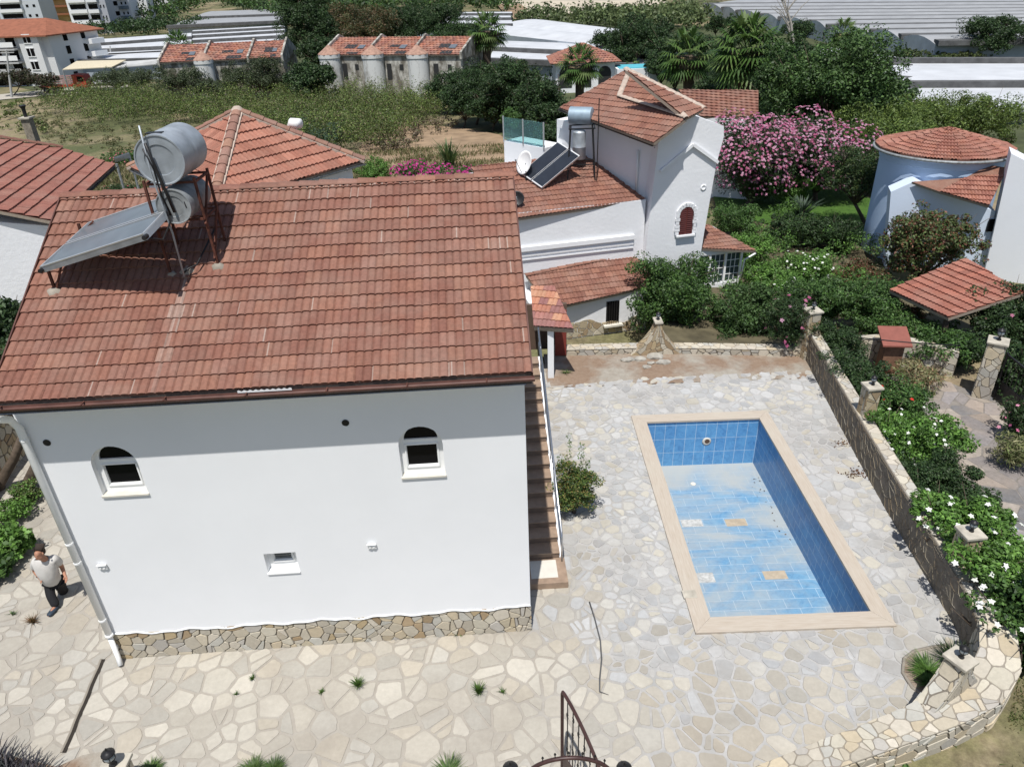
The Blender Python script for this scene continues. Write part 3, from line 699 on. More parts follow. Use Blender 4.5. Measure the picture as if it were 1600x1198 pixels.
mb = MB(); mb.lathe([(.07, .0), (.068, .012)], (p.x + .01, PJ1 - .012, p.z + .005), 16, ax); mb.build('inlet_hole', plain('dirty_hole', (.10, .06, .04)), rg)
def onfloor(px, py):
    y = 12.0
    for _ in range(8): q = onz(px, py, fz(y)); y = q.y
    return q
p = onfloor(1083, 756); mb = MB(); mb.lathe([(.075, 0), (.07, .015), (.045, .018), (.03, .006)], (p.x, p.y, p.z), 18); mb.build('floor_drain', M['sill'], pool, smooth=True)
M['bare'] = plain('bare_tile_bed', (.40, .335, .25), .9, var=.15, scale=8, bmp=.3); M['bare2'] = plain('white_tile_bed', (.44, .44, .42), .9, var=.3, scale=14)
for (px, py), w, h, mt, lab in (((1081, 817), .50, .27, 'bare2', 'white mottled gap where a tile came off'), ((1150, 816), .50, .27, 'bare', 'beige gap in the floor tiles in the middle'), ((1211, 898), .50, .26, 'bare', 'beige gap in the floor tiles near the deep blue wall'), ((1103, 902), .36, .30, 'bare2', 'pale gap by the near left corner')):
    p = onfloor(px, py); sl = (ZF - ZN) / (PJ1 - PJ0); mb = MB(); x0, x1, y0, y1 = p.x - w / 2, p.x + w / 2, p.y - h / 2, p.y + h / 2
    mb.add([(x0, y0, fz(y0) + .003), (x1, y0, fz(y0) + .003), (x1, y1, fz(y1) + .003), (x0, y1, fz(y1) + .003)], [(0, 1, 2, 3)]); mb.build('missing_tile', M[mt], pool, label=lab)
# ================================================================ main house
HB = Vector((.181, 9.331, 0)); HY = R(2.32); HU = Vector((math.cos(HY), math.sin(HY), 0)); HV = Vector((-HU.y, HU.x, 0))
def H(u, v, z): return HB + HU * u + HV * v + Vector((0, 0, z))
HR = Matrix((HU, HV, Vector((0, 0, 1)))).transposed()
house = thing('house', 'white plastered house with red tiled gable roof beside the empty pool', 'house', H(-3.65, 3, 0), HY)
UL = -7.33; VB = 6.6; EV, EZ, RV, RZ = -.38, 5.53, 3.1, 7.42
def arch(u0, u1, z0, zs, n=14):
    r = (u1 - u0) / 2; c = (u0 + u1) / 2; return [(u0, z0), (u1, z0), (u1, zs)] + [(c + r * math.cos(PI * k / n), zs + r * math.sin(PI * k / n)) for k in range(1, n)] + [(u0, zs)]
WIN = [arch(-6.52, -5.84, 3.60, 4.15), arch(-1.94, -1.27, 3.60, 4.18)]; SMALL = [(-4.36, 1.80), (-3.84, 1.80), (-3.84, 2.22), (-4.36, 2.22)]
rnd = random.Random(8)
wave = [(UL + (0 - UL) * i / 90, .625 + .022 * math.sin(i * .45) + .014 * math.sin(i * 1.13 + 1) + rnd.uniform(-.004, .004)) for i in range(91)]
outer = wave + [(0, 5.34), (UL, 5.34)]
mb = MB(); V_, F_ = fillpoly(outer, WIN + [SMALL], 0, lambda x, y: H(x, 0, y)); mb.add(V_, F_)
# reveals
for lp in WIN + [SMALL]:
    n = len(lp); mb.add([H(a, 0, b) for a, b in lp] + [H(a, .16, b) for a, b in lp], [(i, (i + 1) % n, n + (i + 1) % n, n + i) for i in range(n)])
# other sides
zt = 5.34; mb.add([H(0, 0, 0), H(0, VB, 0), H(0, VB, zt), H(0, RV, RZ - .13), H(0, 0, zt)], [(0, 1, 2, 3, 4)]); mb.add([H(UL, 0, 0), H(UL, VB, 0), H(UL, VB, zt), H(UL, RV, RZ - .13), H(UL, 0, zt)], [(4, 3, 2, 1, 0)])
mb.add([H(0, VB, 0), H(UL, VB, 0), H(UL, VB, zt), H(0, VB, zt)], [(0, 1, 2, 3)]); mb.add([H(UL, 0, zt), H(0, 0, zt), H(0, EV + .02, zt - .005), H(UL, EV + .02, zt - .005)], [(0, 1, 2, 3)])
mb.build('wall', M['plaster'], house)
mb = MB(); mb.tube([H(a, -.006, b) for a, b in wave], .016, 6); mb.build('plaster_edge', M['plaster'], house, smooth=True)
# stone plinth
mb = MB(); mb.add([H(UL, .02, 0), H(0, .02, 0), H(0, .02, .66), H(UL, .02, .66)], [(0, 1, 2, 3)]); pb = mb.build('plinth_mortar', M['wallmortar'], house)
mb = MB(); stones(mb, [(UL, 0), (.02, 0), (.02, .64), (UL, .64)], lambda x, y, h: H(x, .015 - h, y), .018, .06, .007, .02, OCHRE + CREAM * 2, 31, .012, None, (), .12); mb.build('stone_plinth', M['stone'], house)
# windows
def archwin(c0, lp, z0, zs, u0, u1, stain):
    w = MB(); dv = .11; cu = (u0 + u1) / 2; r = (u1 - u0) / 2
    fr = MB(); t = .075
    ip = [(u0 + t, z0 + .04), (u1 - t, z0 + .04)] + [(cu + (r - t) * math.cos(PI * k / 14), zs + (r - t) * math.sin(PI * k / 14)) for k in range(0, 15)]
    zm = zs + .01                                  # transom
    holes = [[(u0 + .105, z0 + .13), (u1 - .105, z0 + .13), (u1 - .105, zm - .075), (u0 + .105, zm - .075)], [(cu + (r - t) * math.cos(PI * k / 14), zm + .03 + (r - t - .012) * math.sin(PI * k / 14)) for k in range(0, 15)]]
    V1, F1 = fillpoly(lp, holes, 0, lambda x, y: H(x, dv, y)); fr.add(V1, F1)
    for h in holes:
        n = len(h); fr.add([H(a, dv, b) for a, b in h] + [H(a, dv + .035, b) for a, b in h], [(i, (i + 1) % n, n + (i + 1) % n, n + i) for i in range(n)])
    a, b = holes[0][0], holes[0][2]
    for (p, q) in (((a[0] - .02, a[1] - .02), (b[0] + .02, a[1] - .02)), ((a[0] - .02, b[1] + .02), (b[0] + .02, b[1] + .02)), ((a[0] - .02, a[1] - .02), (a[0] - .02, b[1] + .02)), ((b[0] + .02, a[1] - .02), (b[0] + .02, b[1] + .02))):
        fr.bar(H(p[0], dv - .012, p[1]), H(q[0], dv - .012, q[1]), .022, .012, tuple(HV))
    fo = fr.build('window', M['upvc'], house)
    g = MB(); g.add([H(u0 + .02, dv + .034, z0 + .02), H(u1 - .02, dv + .034, z0 + .02), H(u1 - .02, dv + .034, zs + r - .02), H(u0 + .02, dv + .034, zs + r - .02)], [(0, 1, 2, 3)]); 
    g = MB(); lpi = [(cu + (x - cu) * .96, y) for x, y in lp]; g.add([H(x, dv + .034, y) for x, y in lpi], [tuple(range(len(lpi)))]); g.build('pane', M['glass'], fo)
    s = MB(); s.prism([H(u0 - .02, -.03, z0 - .035), H(u1 + .02, -.03, z0 - .035), H(u1 + .02, -.03, z0), H(u1, dv, z0 + .03), H(u0, dv, z0 + .03), H(u0 - .02, -.03, z0)][:0] or [H(u0 - .015, -.03, z0 - .03), H(u1 + .015, -.03, z0 - .03), H(u1 + .015, dv, z0 - .03), H(u0 - .015, dv, z0 - .03)], (0, 0, .035)); s.build('sill', M['sill'], fo, bevel=.004)
archwin(None, WIN[0], 3.60, 4.15, -6.52, -5.84, 0); archwin(None, WIN[1], 3.60, 4.18, -1.94, -1.27, 0)
fr = MB(); hs_ = [[(-4.24, 1.97), (-3.96, 1.97), (-3.96, 2.17), (-4.24, 2.17)]]; V1, F1 = fillpoly(SMALL, hs_, 0, lambda x, y: H(x, .13, y)); fr.add(V1, F1); n = 4
fr.add([H(a, .13, b) for a, b in hs_[0]] + [H(a, .16, b) for a, b in hs_[0]], [(i, (i + 1) % n, n + (i + 1) % n, n + i) for i in range(n)])
for (p, q) in (((-4.27, 1.945), (-3.93, 1.945)), ((-4.27, 2.195), (-3.93, 2.195)), ((-4.27, 1.945), (-4.27, 2.195)), ((-3.93, 1.945), (-3.93, 2.195))): fr.bar(H(p[0], .118, p[1]), H(q[0], .118, q[1]), .025, .025, tuple(HV))
fo = fr.build('window', M['upvc'], house, label='small low window in a deep recess'); g = MB(); g.add([H(a, .158, b) for a, b in hs_[0]], [(0, 1, 2, 3)]); g.build('pane', glassm('pale_glass', (.10, .11, .105), .15), fo)
g = MB()
for k in range(4): g.bar(H(-4.24, .152, 2.0 + k * .045), H(-3.96, .152, 2.005 + k * .045), .008)
g.build('blind', M['galvd'], fo)
s = MB(); s.prism([H(-4.37, -.025, 1.775), H(-3.83, -.025, 1.775), H(-3.83, .13, 1.775), H(-4.37, .13, 1.775)], (0, 0, .03)); s.build('sill', M['upvc'], fo, bevel=.004)
for u_, z_ in ((-2.58, 2.26), (-6.95, 2.19)):
    b = MB(); b.box(H(u_, -.02, z_), (.14, .02, .12), HR); bo = b.build('socket_box', M['upvc'], house, bevel=.008)
    b = MB(); b.box(H(u_, -.045, z_ + .05), (.15, .03, .014), HR); b.box(H(u_ - .03, -.04, z_ - .012), (.035, .012, .03), HR); b.box(H(u_ + .03, -.04, z_ - .012), (.035, .012, .03), HR); b.build('socket_cover', M['white'], bo)
for u_, z_ in ((-2.67, 4.66), (-7.02, 4.62)):
    b = MB(); b.lathe([(.055, 0), (.055, .006)], H(u_, -.003, z_), 18, HR @ ax); b.build('vent_hole', M['black'], house)
# roof
UR = .08; URL = -7.30
sl = Vector((0, RV - EV, RZ - EZ)); L = sl.length; VV = (HV * (RV - EV) + Vector((0, 0, RZ - EZ))).normalized()
rf = roofplane('roof', house, H(0, EV, EZ), HU, VV, [(URL, 0), (UR, 0), (UR, L), (URL, L)], tw=.235, course=L / 15.6, ns=6, seed=5, var=.08)
VV2 = (-HV * (RV - EV) + Vector((0, 0, RZ - EZ))).normalized()
roofplane('roof', house, H(0, 2 * RV - EV, EZ), -HU, VV2, [(-UR, 0), (-URL, 0), (-URL, L), (-UR, L)], tw=.30, course=L / 15.6, ns=3, seed=6)
cp = caps('ridge_tiles', house, H(URL, RV, RZ - .01), H(UR, RV, RZ - .01), .13, .31, seed=9, flat=.35)
mb = MB()
for i in range(26):                               # cement patches, stains and repairs along the ridge and round the stand feet
    pass
def patch(u_, v_, r_, nm='cement_patch', sd_=0):
    rr = random.Random(int(u_ * 100) + sd_); t_ = (v_ - EV) / (RV - EV); c = H(u_, v_, EZ + (RZ - EZ) * t_ + .035); k = 11; P = []
    for i in range(k):
        a = 2 * PI * i / k; q = r_ * rr.uniform(.7, 1.25); P.append(c + HU * math.cos(a) * q + VV * math.sin(a) * q * .8)
    N = HU.cross(VV); m = MB(); m.add([c + N * .045 + HU * .0] + [c + (p - c) * .6 + N * .035 for p in P] + [p - N * .02 for p in P], [(0, 1 + i, 1 + (i + 1) % k) for i in range(k)] + [(1 + i, 1 + k + i, 1 + k + (i + 1) % k, 1 + (i + 1) % k) for i in range(k)]); return m
for u_, v_, r_ in ((-6.92, 1.26, .12), (-4.98, 1.5, .13), (-4.53, 1.55, .11), (-5.2, 1.46, .08)): patch(u_, v_, r_).build('cement_patch', M['mortar'], house, smooth=True)
# pale lime run below the foot of the tank stand
at_ = rf.data.color_attributes['Col']; li = 0; cols = np.zeros(len(rf.data.loops) * 4, dtype=np.float32); at_.data.foreach_get('color', cols); cols = cols.reshape(-1, 4); rr = random.Random(4)
for p_ in rf.data.polygons:
    q_ = p_.center; q_ = Vector(WM[house.name] @ q_) - HB; uu, vv_ = q_.dot(HU), q_.dot(HV); c0 = -4.98 - (1.5 - vv_) * .06
    k_ = 0
    if vv_ < 1.5 and abs(uu - c0) < .10 * (.6 + .5 * math.sin(vv_ * 9)): k_ = .65 * max(0, (vv_ + .9) / 2.4) * rr.uniform(.4, 1)
    if vv_ > 2.85 and rr.random() < .12: k_ = rr.uniform(.2, .6)
    if rr.random() < .006: k_ = .5
    if k_:
        for l_ in p_.loop_indices: cols[l_, :3] = cols[l_, :3] * (1 - k_) + np.array((.42, .36, .31)) * k_
at_.data.foreach_set('color', cols.ravel())
# verge board and gutter
for q in (UR + .012, URL - .012): mb = MB(); mb.bar(H(q, EV, EZ - .03), H(q, RV, RZ - .03), .02, .14); mb.build('verge_board', M['gutter'], house)
def gutter(name, a, b, r, mat, parent):
    a = Vector(a); b = Vector(b); d = (b - a).normalized(); x = d.cross(Vector((0, 0, 1))).normalized(); V = []; n = 9
    for rr in (r, r - .008):
        for p in (a, b):
            V += [p + x * math.cos(PI + PI * k / (n - 1)) * rr + Vector((0, 0, 1)) * math.sin(PI + PI * k / (n - 1)) * rr for k in range(n)]
    mb = MB(); mb.add(V, [(k, k + 1, n + k + 1, n + k) for k in range(n - 1)] + [(2 * n + k, 3 * n + k, 3 * n + k + 1, 2 * n + k + 1) for k in range(n - 1)] + [(0, n, 3 * n, 2 * n), (n - 1, 3 * n - 1, 4 * n - 1, 2 * n - 1)])
    for i in range(int((b - a).length / 1.1) + 1):
        p = a + d * (i * 1.1 + .15); mb.bar(p + x * (r + .003) + Vector((0, 0, .0)), p - x * (r + .003), .02, .012); mb.box(p + Vector((0, 0, -r - .006)), (.025, .03, .02), HR)
    return mb.build(name, mat, parent)
gutter('gutter', H(URL, EV - .05, EZ - .045), H(UR + .04, EV - .05, EZ - .045), .055, M['gutter'], house)
mb = MB(); nn_ = 40; P = []
for i in range(nn_ + 1):
    uu = -3.97 + .74 * i / nn_; P += [H(uu, EV - .012, EZ - .045), H(uu, EV - .012, EZ - .012 + .010 * math.sin(i * 1.5))]
mb.add(P, [(2 * i, 2 * i + 2, 2 * i + 3, 2 * i + 1) for i in range(nn_)]); mb.build('gutter_flashing', M['white'], house, label='exposed corrugated white flashing hanging over the gutter')
mb = MB(); mb.bar(H(URL, EV + .02, EZ - .085), H(UR, EV + .02, EZ - .085), .025, .17); mb.build('fascia', plain('dark_fascia', (.06, .05, .045), .8), house)
# downpipe
mb = MB(); dpath = [H(UL - .15, EV - .05, EZ - .09), H(UL - .1, EV - .05, EZ - .2), H(UL + .02, -.12, EZ - .42), H(UL + .06, -.07, EZ - .6), H(UL + .06, -.07, .72)]
mb.tube(dpath, .055, 12); mb.tube([H(UL + .06, -.07, .72), H(UL + .06, -.07, .66)], .066, 12); mb.tube([H(UL + .06, -.075, .68), H(UL + .07, -.10, .16), H(UL + .1, -.17, .04)], .042, 12); dp = mb.build('downpipe', M['upvc'], house, smooth=True)
for z_ in (4.72, 2.75, 2.35, 1.05, .35):
    mb = MB(); mb.tube([H(UL + .06, -.07, z_), H(UL + .06, -.07, z_ + .03)], .062 if z_ > .5 else .049, 12); mb.box(H(UL + .06, -.01, z_ + .015), (.05, .06, .02), HR); mb.build('pipe_bracket', M['upvc'], dp)
# ---------------------------------------------------------------- outside stair
st = thing('outside_stair', 'narrow brown tiled outside stair climbing along the side wall of the house', 'stairs', H(.4, 3, 0), HY)
tread = plain('brown_stair_tile', (.30, .215, .155), .45, var=.16, scale=7); riser = plain('dark_stair_tile', (.20, .145, .11), .5, var=.15)
z0 = .16; run = .30; rise = .145; nst = 15
mb = MB(); mb.prism([H(.012, .98, 0), H(.80, .98, 0), H(.80, 1.66, 0), H(.012, 1.66, 0)], (0, 0, z0)); lo = mb.build('landing', tread, st, bevel=.006)
mb = MB(); mb.prism([H(.10, 1.12, z0), H(.62, 1.12, z0), H(.62, 1.60, z0), H(.10, 1.60, z0)], (0, 0, .004)); mb.build('landing_slab', M['sill'], lo)
for k in range(nst):
    v0 = 1.66 + k * run; z = z0 + rise * (k + 1); mb = MB(); mb.prism([H(.012, v0, z - rise), H(.70, v0, z - rise), H(.70, v0 + run, z - rise), H(.012, v0 + run, z - rise)], (0, 0, rise - .02)); so_ = mb.build('step', riser, st)
    mb = MB(); mb.prism([H(.012, v0 - .02, z - .02), H(.71, v0 - .02, z - .02), H(.71, v0 + run - .002, z - .02), H(.012, v0 + run - .002, z - .02)], (0, 0, .02)); mb.build('tread', tread, so_)
mb = MB(); mb.prism([H(.705, 1.66, 0), H(.705, 1.66 + nst * run, 0), H(.705, 1.66 + nst * run, z0 + rise * nst + .0), H(.705, 1.66, z0 + .03)], HU * .05); mb.build('stringer', M['plaster'], st)
mb = MB(); hr = lambda v_, dz_: H(.74, v_, z0 + (v_ - 1.66) / run * rise + dz_)
mb.tube([hr(1.55, .05), hr(1.55, .62), hr(1.62, .72), hr(6.3, .62)], .021, 10)
for q in (.24, .42): mb.tube([hr(1.58, q), hr(6.3, q)], .009, 8)
mb.build('handrail', M['steel'], st, smooth=True)
for v_ in (2.6, 3.65, 4.7, 5.75):
    mb = MB(); mb.tube([hr(v_, 0), hr(v_, .66)], .016, 8); mb.build('baluster', M['steel'], st, smooth=True)
# ---------------------------------------------------------------- porch at the back corner
po = thing('porch', 'small porch with mixed orange tiles on one white post behind the main house', 'porch', (1.1, 18.7, 0))
cb = onz(861, 592, 0); mb = MB(); mb.box((cb.x, cb.y + .09, .80), (.17, .17, 1.6)); mb.build('post', M['plaster'], po)
e1 = onz(836, 508, 1.72); e2 = onz(895, 514, 1.72); r1 = onz(829, 449, 2.3); tow = (e1 + e2) / 2 + Vector((0, 3, 0)); nrm, U_, V_ = slope_normal(e1, e2, R(24), tow)
o_, P_ = roof_px('porch_roof', po, e1, nrm, U_, [(834, 510), (896, 514), (866, 447), (829, 448)], ns=4, tw=.26, course=.27, pal=[(.42, .19, .12), (.30, .13, .11), (.46, .24, .15), (.26, .12, .11), (.36, .15, .10)], seed=3, thick=.16)
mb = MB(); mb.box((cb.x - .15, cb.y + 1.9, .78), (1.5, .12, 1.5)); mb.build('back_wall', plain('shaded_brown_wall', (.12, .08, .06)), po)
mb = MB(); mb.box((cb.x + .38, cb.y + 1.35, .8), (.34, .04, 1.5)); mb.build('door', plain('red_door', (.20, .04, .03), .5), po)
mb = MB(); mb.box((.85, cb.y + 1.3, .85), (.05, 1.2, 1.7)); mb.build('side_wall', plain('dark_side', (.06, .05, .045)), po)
# bush by the stair
bush(897, 765, 78, 1.25, 'leafy shrub with tall shoots and yellow berries beside the outside stair', 'shrub', 'shrub', pal=[(.05, .085, .02), (.09, .13, .03), (.16, .13, .04), (.03, .06, .015)], leaf=.045, dens=1.0, k=5, zb=0.0)
sh = bpy.data.objects[[o.name for o in bpy.data.objects if o.name.startswith('shrub')][-1]]
rng = random.Random(3); V = []; shp = onz(893, 790, 0)
for (dx, dy, hh) in ((-.05, .1, 1.75), (.22, .05, 1.55), (.35, -.05, 1.2), (-.2, .0, 1.15), (.5, .0, .8)):
    b_ = [(shp.x + dx * .5 + (dx * .5) * t, shp.y + dy * t, .5 + (hh - .5) * t, .045, .045, .09) for t in np.linspace(.2, 1, 9)]
    foliage('shoot', sh, b_, 170, .05, [(.06, .11, .025), (.10, .15, .04)], 60 + int(hh * 10), clump=.9, kper=6)
# ---------------------------------------------------------------- solar heater on the roof
sw = thing('solar_water_heater', 'solar heater with two grey steel tanks and two flat panels on the main roof', 'solar heater', H(-5.3, 1.6, 6.6), HY)
P1 = Vector((-6.95, 1.22, 6.86)); P2 = Vector((-5.12, .72, 7.43)); W2 = Vector((.12, .60, .13))
hv = lambda p: H(p[0], p[1], p[2])
for k in range(2):
    a = P1 + W2 * (k * 1.06); b = P2 + W2 * (k * 1.06); c_ = b + W2; d_ = a + W2; N = (hv(b) - hv(a)).cross(hv(d_) - hv(a)).normalized()
    mb = MB(); mb.prism([hv(q) - N * .09 for q in (a, b, c_, d_)], N * .085); pn = mb.build('collector_panel', M['galv'], sw)
    i_ = lambda s, t: a + (b - a) * s + W2 * t
    mb = MB(); mb.add([hv(i_(s, t)) + N * .0 for s, t in ((.018, .05), (.982, .05), (.982, .95), (.018, .95))], [(0, 1, 2, 3)]); mb.build('collector_glass', M['panelglass'], pn)
    mb = MB()
    for s0, t0, s1, t1 in ((0, .02, 1, .02), (0, .98, 1, .98), (.008, 0, .008, 1), (.992, 0, .992, 1)): mb.bar(hv(i_(s0, t0)) + N * .003, hv(i_(s1, t1)) + N * .003, .03, .018, tuple(N))
    mb.build('panel_frame', M['alu'], pn)
    for q in (a, b):
        mb = MB(); mb.tube([hv(q + W2 * .04) - N * .045 - HV * .09, hv(q + W2 * .04) - N * .045 + HV * .02], .032, 10)
        mb.build('pipe_fitting', M['black'], pn)
def cyl(name, u_, va, vb, z_, r_, mat, ribs=()):
    A = H(u_, va, z_); B_ = H(u_ + .04, vb, z_); d = (B_ - A).normalized(); L_ = (B_ - A).length; x = d.cross(Vector((0, 0, 1))).normalized(); y = x.cross(d); Mx = Matrix((x, y, -d)).transposed(); Mx = Matrix((x, -y, d)).transposed()
    pr = [(0.001, .012), (r_ * .6, .012), (r_ * .61, .0), (r_ * .93, .0), (r_ * .95, -.012), (r_, -.012), (r_ * 1.0, .02)]
    for q in ribs: pr += [(r_, q * L_ - .02), (r_ * 1.012, q * L_), (r_, q * L_ + .02)]
    pr += [(r_, L_), (r_ * .95, L_ + .01), (.001, L_ + .01)]
    mb = MB(); mb.lathe(pr, A, 36, Mx); return mb.build(name, mat, sw, smooth=False)
def autosmooth(o, a=35):
    for p_ in o.data.polygons: p_.use_smooth = True
    bm = bmesh.new(); bm.from_mesh(o.data)
    for e in bm.edges:
        if len(e.link_faces) == 2: e.smooth = e.calc_face_angle(0) < R(a)
        else: e.smooth = False
    bm.to_mesh(o.data); bm.free(); return o
tk = autosmooth(cyl('tank', -4.90, 1.36, 2.24, 8.27, .345, M['galv'], (.42, .58))); tk['label'] = 'large upper tank with open hatch'
mb = MB(); mb.box(H(-4.93, 1.50, 8.612), (.22, .11, .012), HR); mb.build('hatch', M['black'], tk)
t2 = autosmooth(cyl('tank', -4.87, 1.34, 2.15, 7.62, .25, M['galvd'])); t2['label'] = 'smaller lower tank'
mb = MB(); mb.tube([H(-4.72, 1.40, 7.66), H(-4.70, 1.34, 7.68), H(-4.69, 1.34, 7.60), H(-4.71, 1.38, 7.56)], .014, 8); mb.build('tank_fitting', M['black'], t2)
zr = lambda v_: EZ + (RZ - EZ) * (v_ - EV) / (RV - EV) + .03
for u_, v_, zt_, tu, tv in ((-5.22, 1.46, 7.95, -5.24, 1.45), (-4.53, 1.58, 7.95, -4.55, 1.5), (-4.50, 2.02, 7.95, -4.53, 2.05), (-5.22, 2.0, 7.95, -5.24, 2.05)):
    mb = MB(); mb.bar(H(u_, v_, zr(v_)), H(tu, tv, zt_ + .03), .034, .034); mb.build('leg', M['rust'], sw)
mb = MB()
for z_ in (7.92, 7.38):
    for a, b in (((-5.24, 1.46), (-4.55, 1.5)), ((-4.55, 1.5), (-4.53, 2.05)), ((-4.53, 2.05), (-5.24, 2.05)), ((-5.24, 2.05), (-5.24, 1.46))): mb.bar(H(*a, z_), H(*b, z_), .035, .03)
mb.bar(H(-4.54, 1.5, 7.3), H(-4.53, 2.0, 7.9), .03); mb.bar(H(-4.55, 1.55, 6.75), H(-4.51, 2.02, 7.4), .03)
mb.bar(H(-5.24, 1.5, 7.38), H(-5.24, 1.5, 7.3), .03)
mb.build('stand_frame', M['rust'], sw)
for u_, v_, z_ in ((-6.90, 1.31, 6.82), (-6.78, 2.3, 7.12)):
    mb = MB(); mb.bar(H(u_, v_, zr(v_)), H(u_ + .0, v_, z_ + .05), .035); mb.bar(H(u_ + .02, v_, zr(v_)), H(u_ + .25, v_ - .02, z_ + .08), .025); mb.build('panel_leg', M['rust'], sw)
for k, (a, b, r_) in enumerate((((-5.02, 1.28, 8.75), (-4.96, 1.28, 6.60), .014), ((-5.0, 1.27, 8.52), (-4.86, 1.3, 7.55), .022), ((-5.05, 1.27, 8.45), (-4.93, 1.33, 7.5), .013))):
    mb = MB(); a_ = H(*a); b_ = H(*b); mb.tube([a_, a_.lerp(b_, .3) + HU * (.03 * (k - 1)), a_.lerp(b_, .7) + HU * (.02 * (1 - k)), b_], r_, 8); mb.build('pipe', M['black'] if k else M['galv'], sw, smooth=True)
mb = MB(); mb.tube([H(-4.98, 1.3, 6.62), H(-4.9, 1.36, 6.68), H(-4.8, 1.45, 6.70), H(-4.7, 1.8, 6.9), H(-4.6, 2.2, 7.12), H(-4.7, 2.45, 7.25)], .014, 8); mb.tube([H(-5.14, .75, 7.38), H(-5.0, 1.0, 7.25), H(-4.95, 1.3, 7.42)], .014, 8); mb.build('hose', M['black'], sw, smooth=True)
# ================================================================ garden walls
def ribbon_wall(name, label, cat, inner, thick, ztop, zbot, seed, pal=OCHRE, group=None, outz=None, capfn=True):
    """stone-faced wall along a polyline; inner = the face toward the terrace"""
    inner = [Vector((p[0], p[1], 0)) for p in inner]; n = len(inner); L = [0]
    for i in range(1, n): L.append(L[-1] + (inner[i] - inner[i - 1]).length)
    nr = []
    for i in range(n):
        d = (inner[min(i + 1, n - 1)] - inner[max(i - 1, 0)]).normalized(); nr.append(Vector((-d.y, d.x, 0)))
    zt = ztop if hasattr(ztop, '__len__') else [ztop] * n; th = thick if hasattr(thick, '__len__') else [thick] * n
    def at(s, side, z, push=0):
        s = min(max(s, 0), L[-1] - 1e-6); i = max(k for k in range(n - 1) if L[k] <= s + 1e-9); t = (s - L[i]) / (L[i + 1] - L[i])
        p = inner[i].lerp(inner[i + 1], t); q = nr[i].lerp(nr[i + 1], t).normalized(); w = th[i] + (th[i + 1] - th[i]) * t
        p = p + q * (w * side - push if side == 0 else w * side + push); return Vector((p.x, p.y, z)), zt[i] + (zt[i + 1] - zt[i]) * t
    t_ = thing(name, label, cat, tuple(inner[n // 2]), 0, group)
    K = max(2, int(L[-1] / .25)); mb = MB(); V = []
    for k in range(K + 1):
        s = L[-1] * k / K; a, z = at(s, 0, zbot); b, _ = at(s, 1, zbot); V += [a, Vector((a.x, a.y, z - .01)), Vector((b.x, b.y, z - .01)), b]
    F = []
    for k in range(K):
        a = 4 * k; F += [(a, a + 1, a + 5, a + 4), (a + 1, a + 2, a + 6, a + 5), (a + 2, a + 3, a + 7, a + 6)]
    F += [(0, 3, 2, 1), (4 * K, 4 * K + 1, 4 * K + 2, 4 * K + 3)]; mb.add(V, F); mb.build('wall_core', M['wallmortar'], t_)
    H_ = max(zt) - zbot
    for side in (0, 1):
        mb = MB()
        def fn(x, y, h):
            p, z = at(x, side, 0, h); zz = zbot + y * (z - zbot) / H_; return (p.x, p.y, zz - .02)
        stones(mb, [(0, 0), (L[-1], 0), (L[-1], H_), (0, H_)], fn, .03, .11, .010, .024, pal, seed + side, .016, None, (), .16); mb.build('stone_face', M['stone'], t_)
    # flat stones on top, bedded in light mortar
    mb = MB(); V = []
    for k in range(K + 1):
        s = L[-1] * k / K; a, z = at(s, 0, 0, .012); b, _ = at(s, 1, 0, .012); V += [Vector((a.x, a.y, z - .006)), Vector((b.x, b.y, z - .006)), Vector((a.x, a.y, z + .006)), Vector((b.x, b.y, z + .006))]
    mb.add(V, [(4 * k + 2, 4 * k + 3, 4 * k + 7, 4 * k + 6) for k in range(K)] + [(4 * k, 4 * k + 2, 4 * k + 6, 4 * k + 4) for k in range(K)] + [(4 * k + 1, 4 * k + 5, 4 * k + 7, 4 * k + 3) for k in range(K)]); mb.build('capping_mortar', M['mortar'], t_)
    mb = MB(); W = max(th)
    def fn2(x, y, h):
        p, z = at(x, (y / W), 0, 0); return (p.x, p.y, z + .004 + h)
    stones(mb, [(0, -.02), (L[-1], -.02), (L[-1], W + .02), (0, W + .02)], fn2, .022, .07, .006, .016, CREAM, seed + 5, .014, None, (), .10)
    mb.build('capping', M['stone'], t_); return t_, at
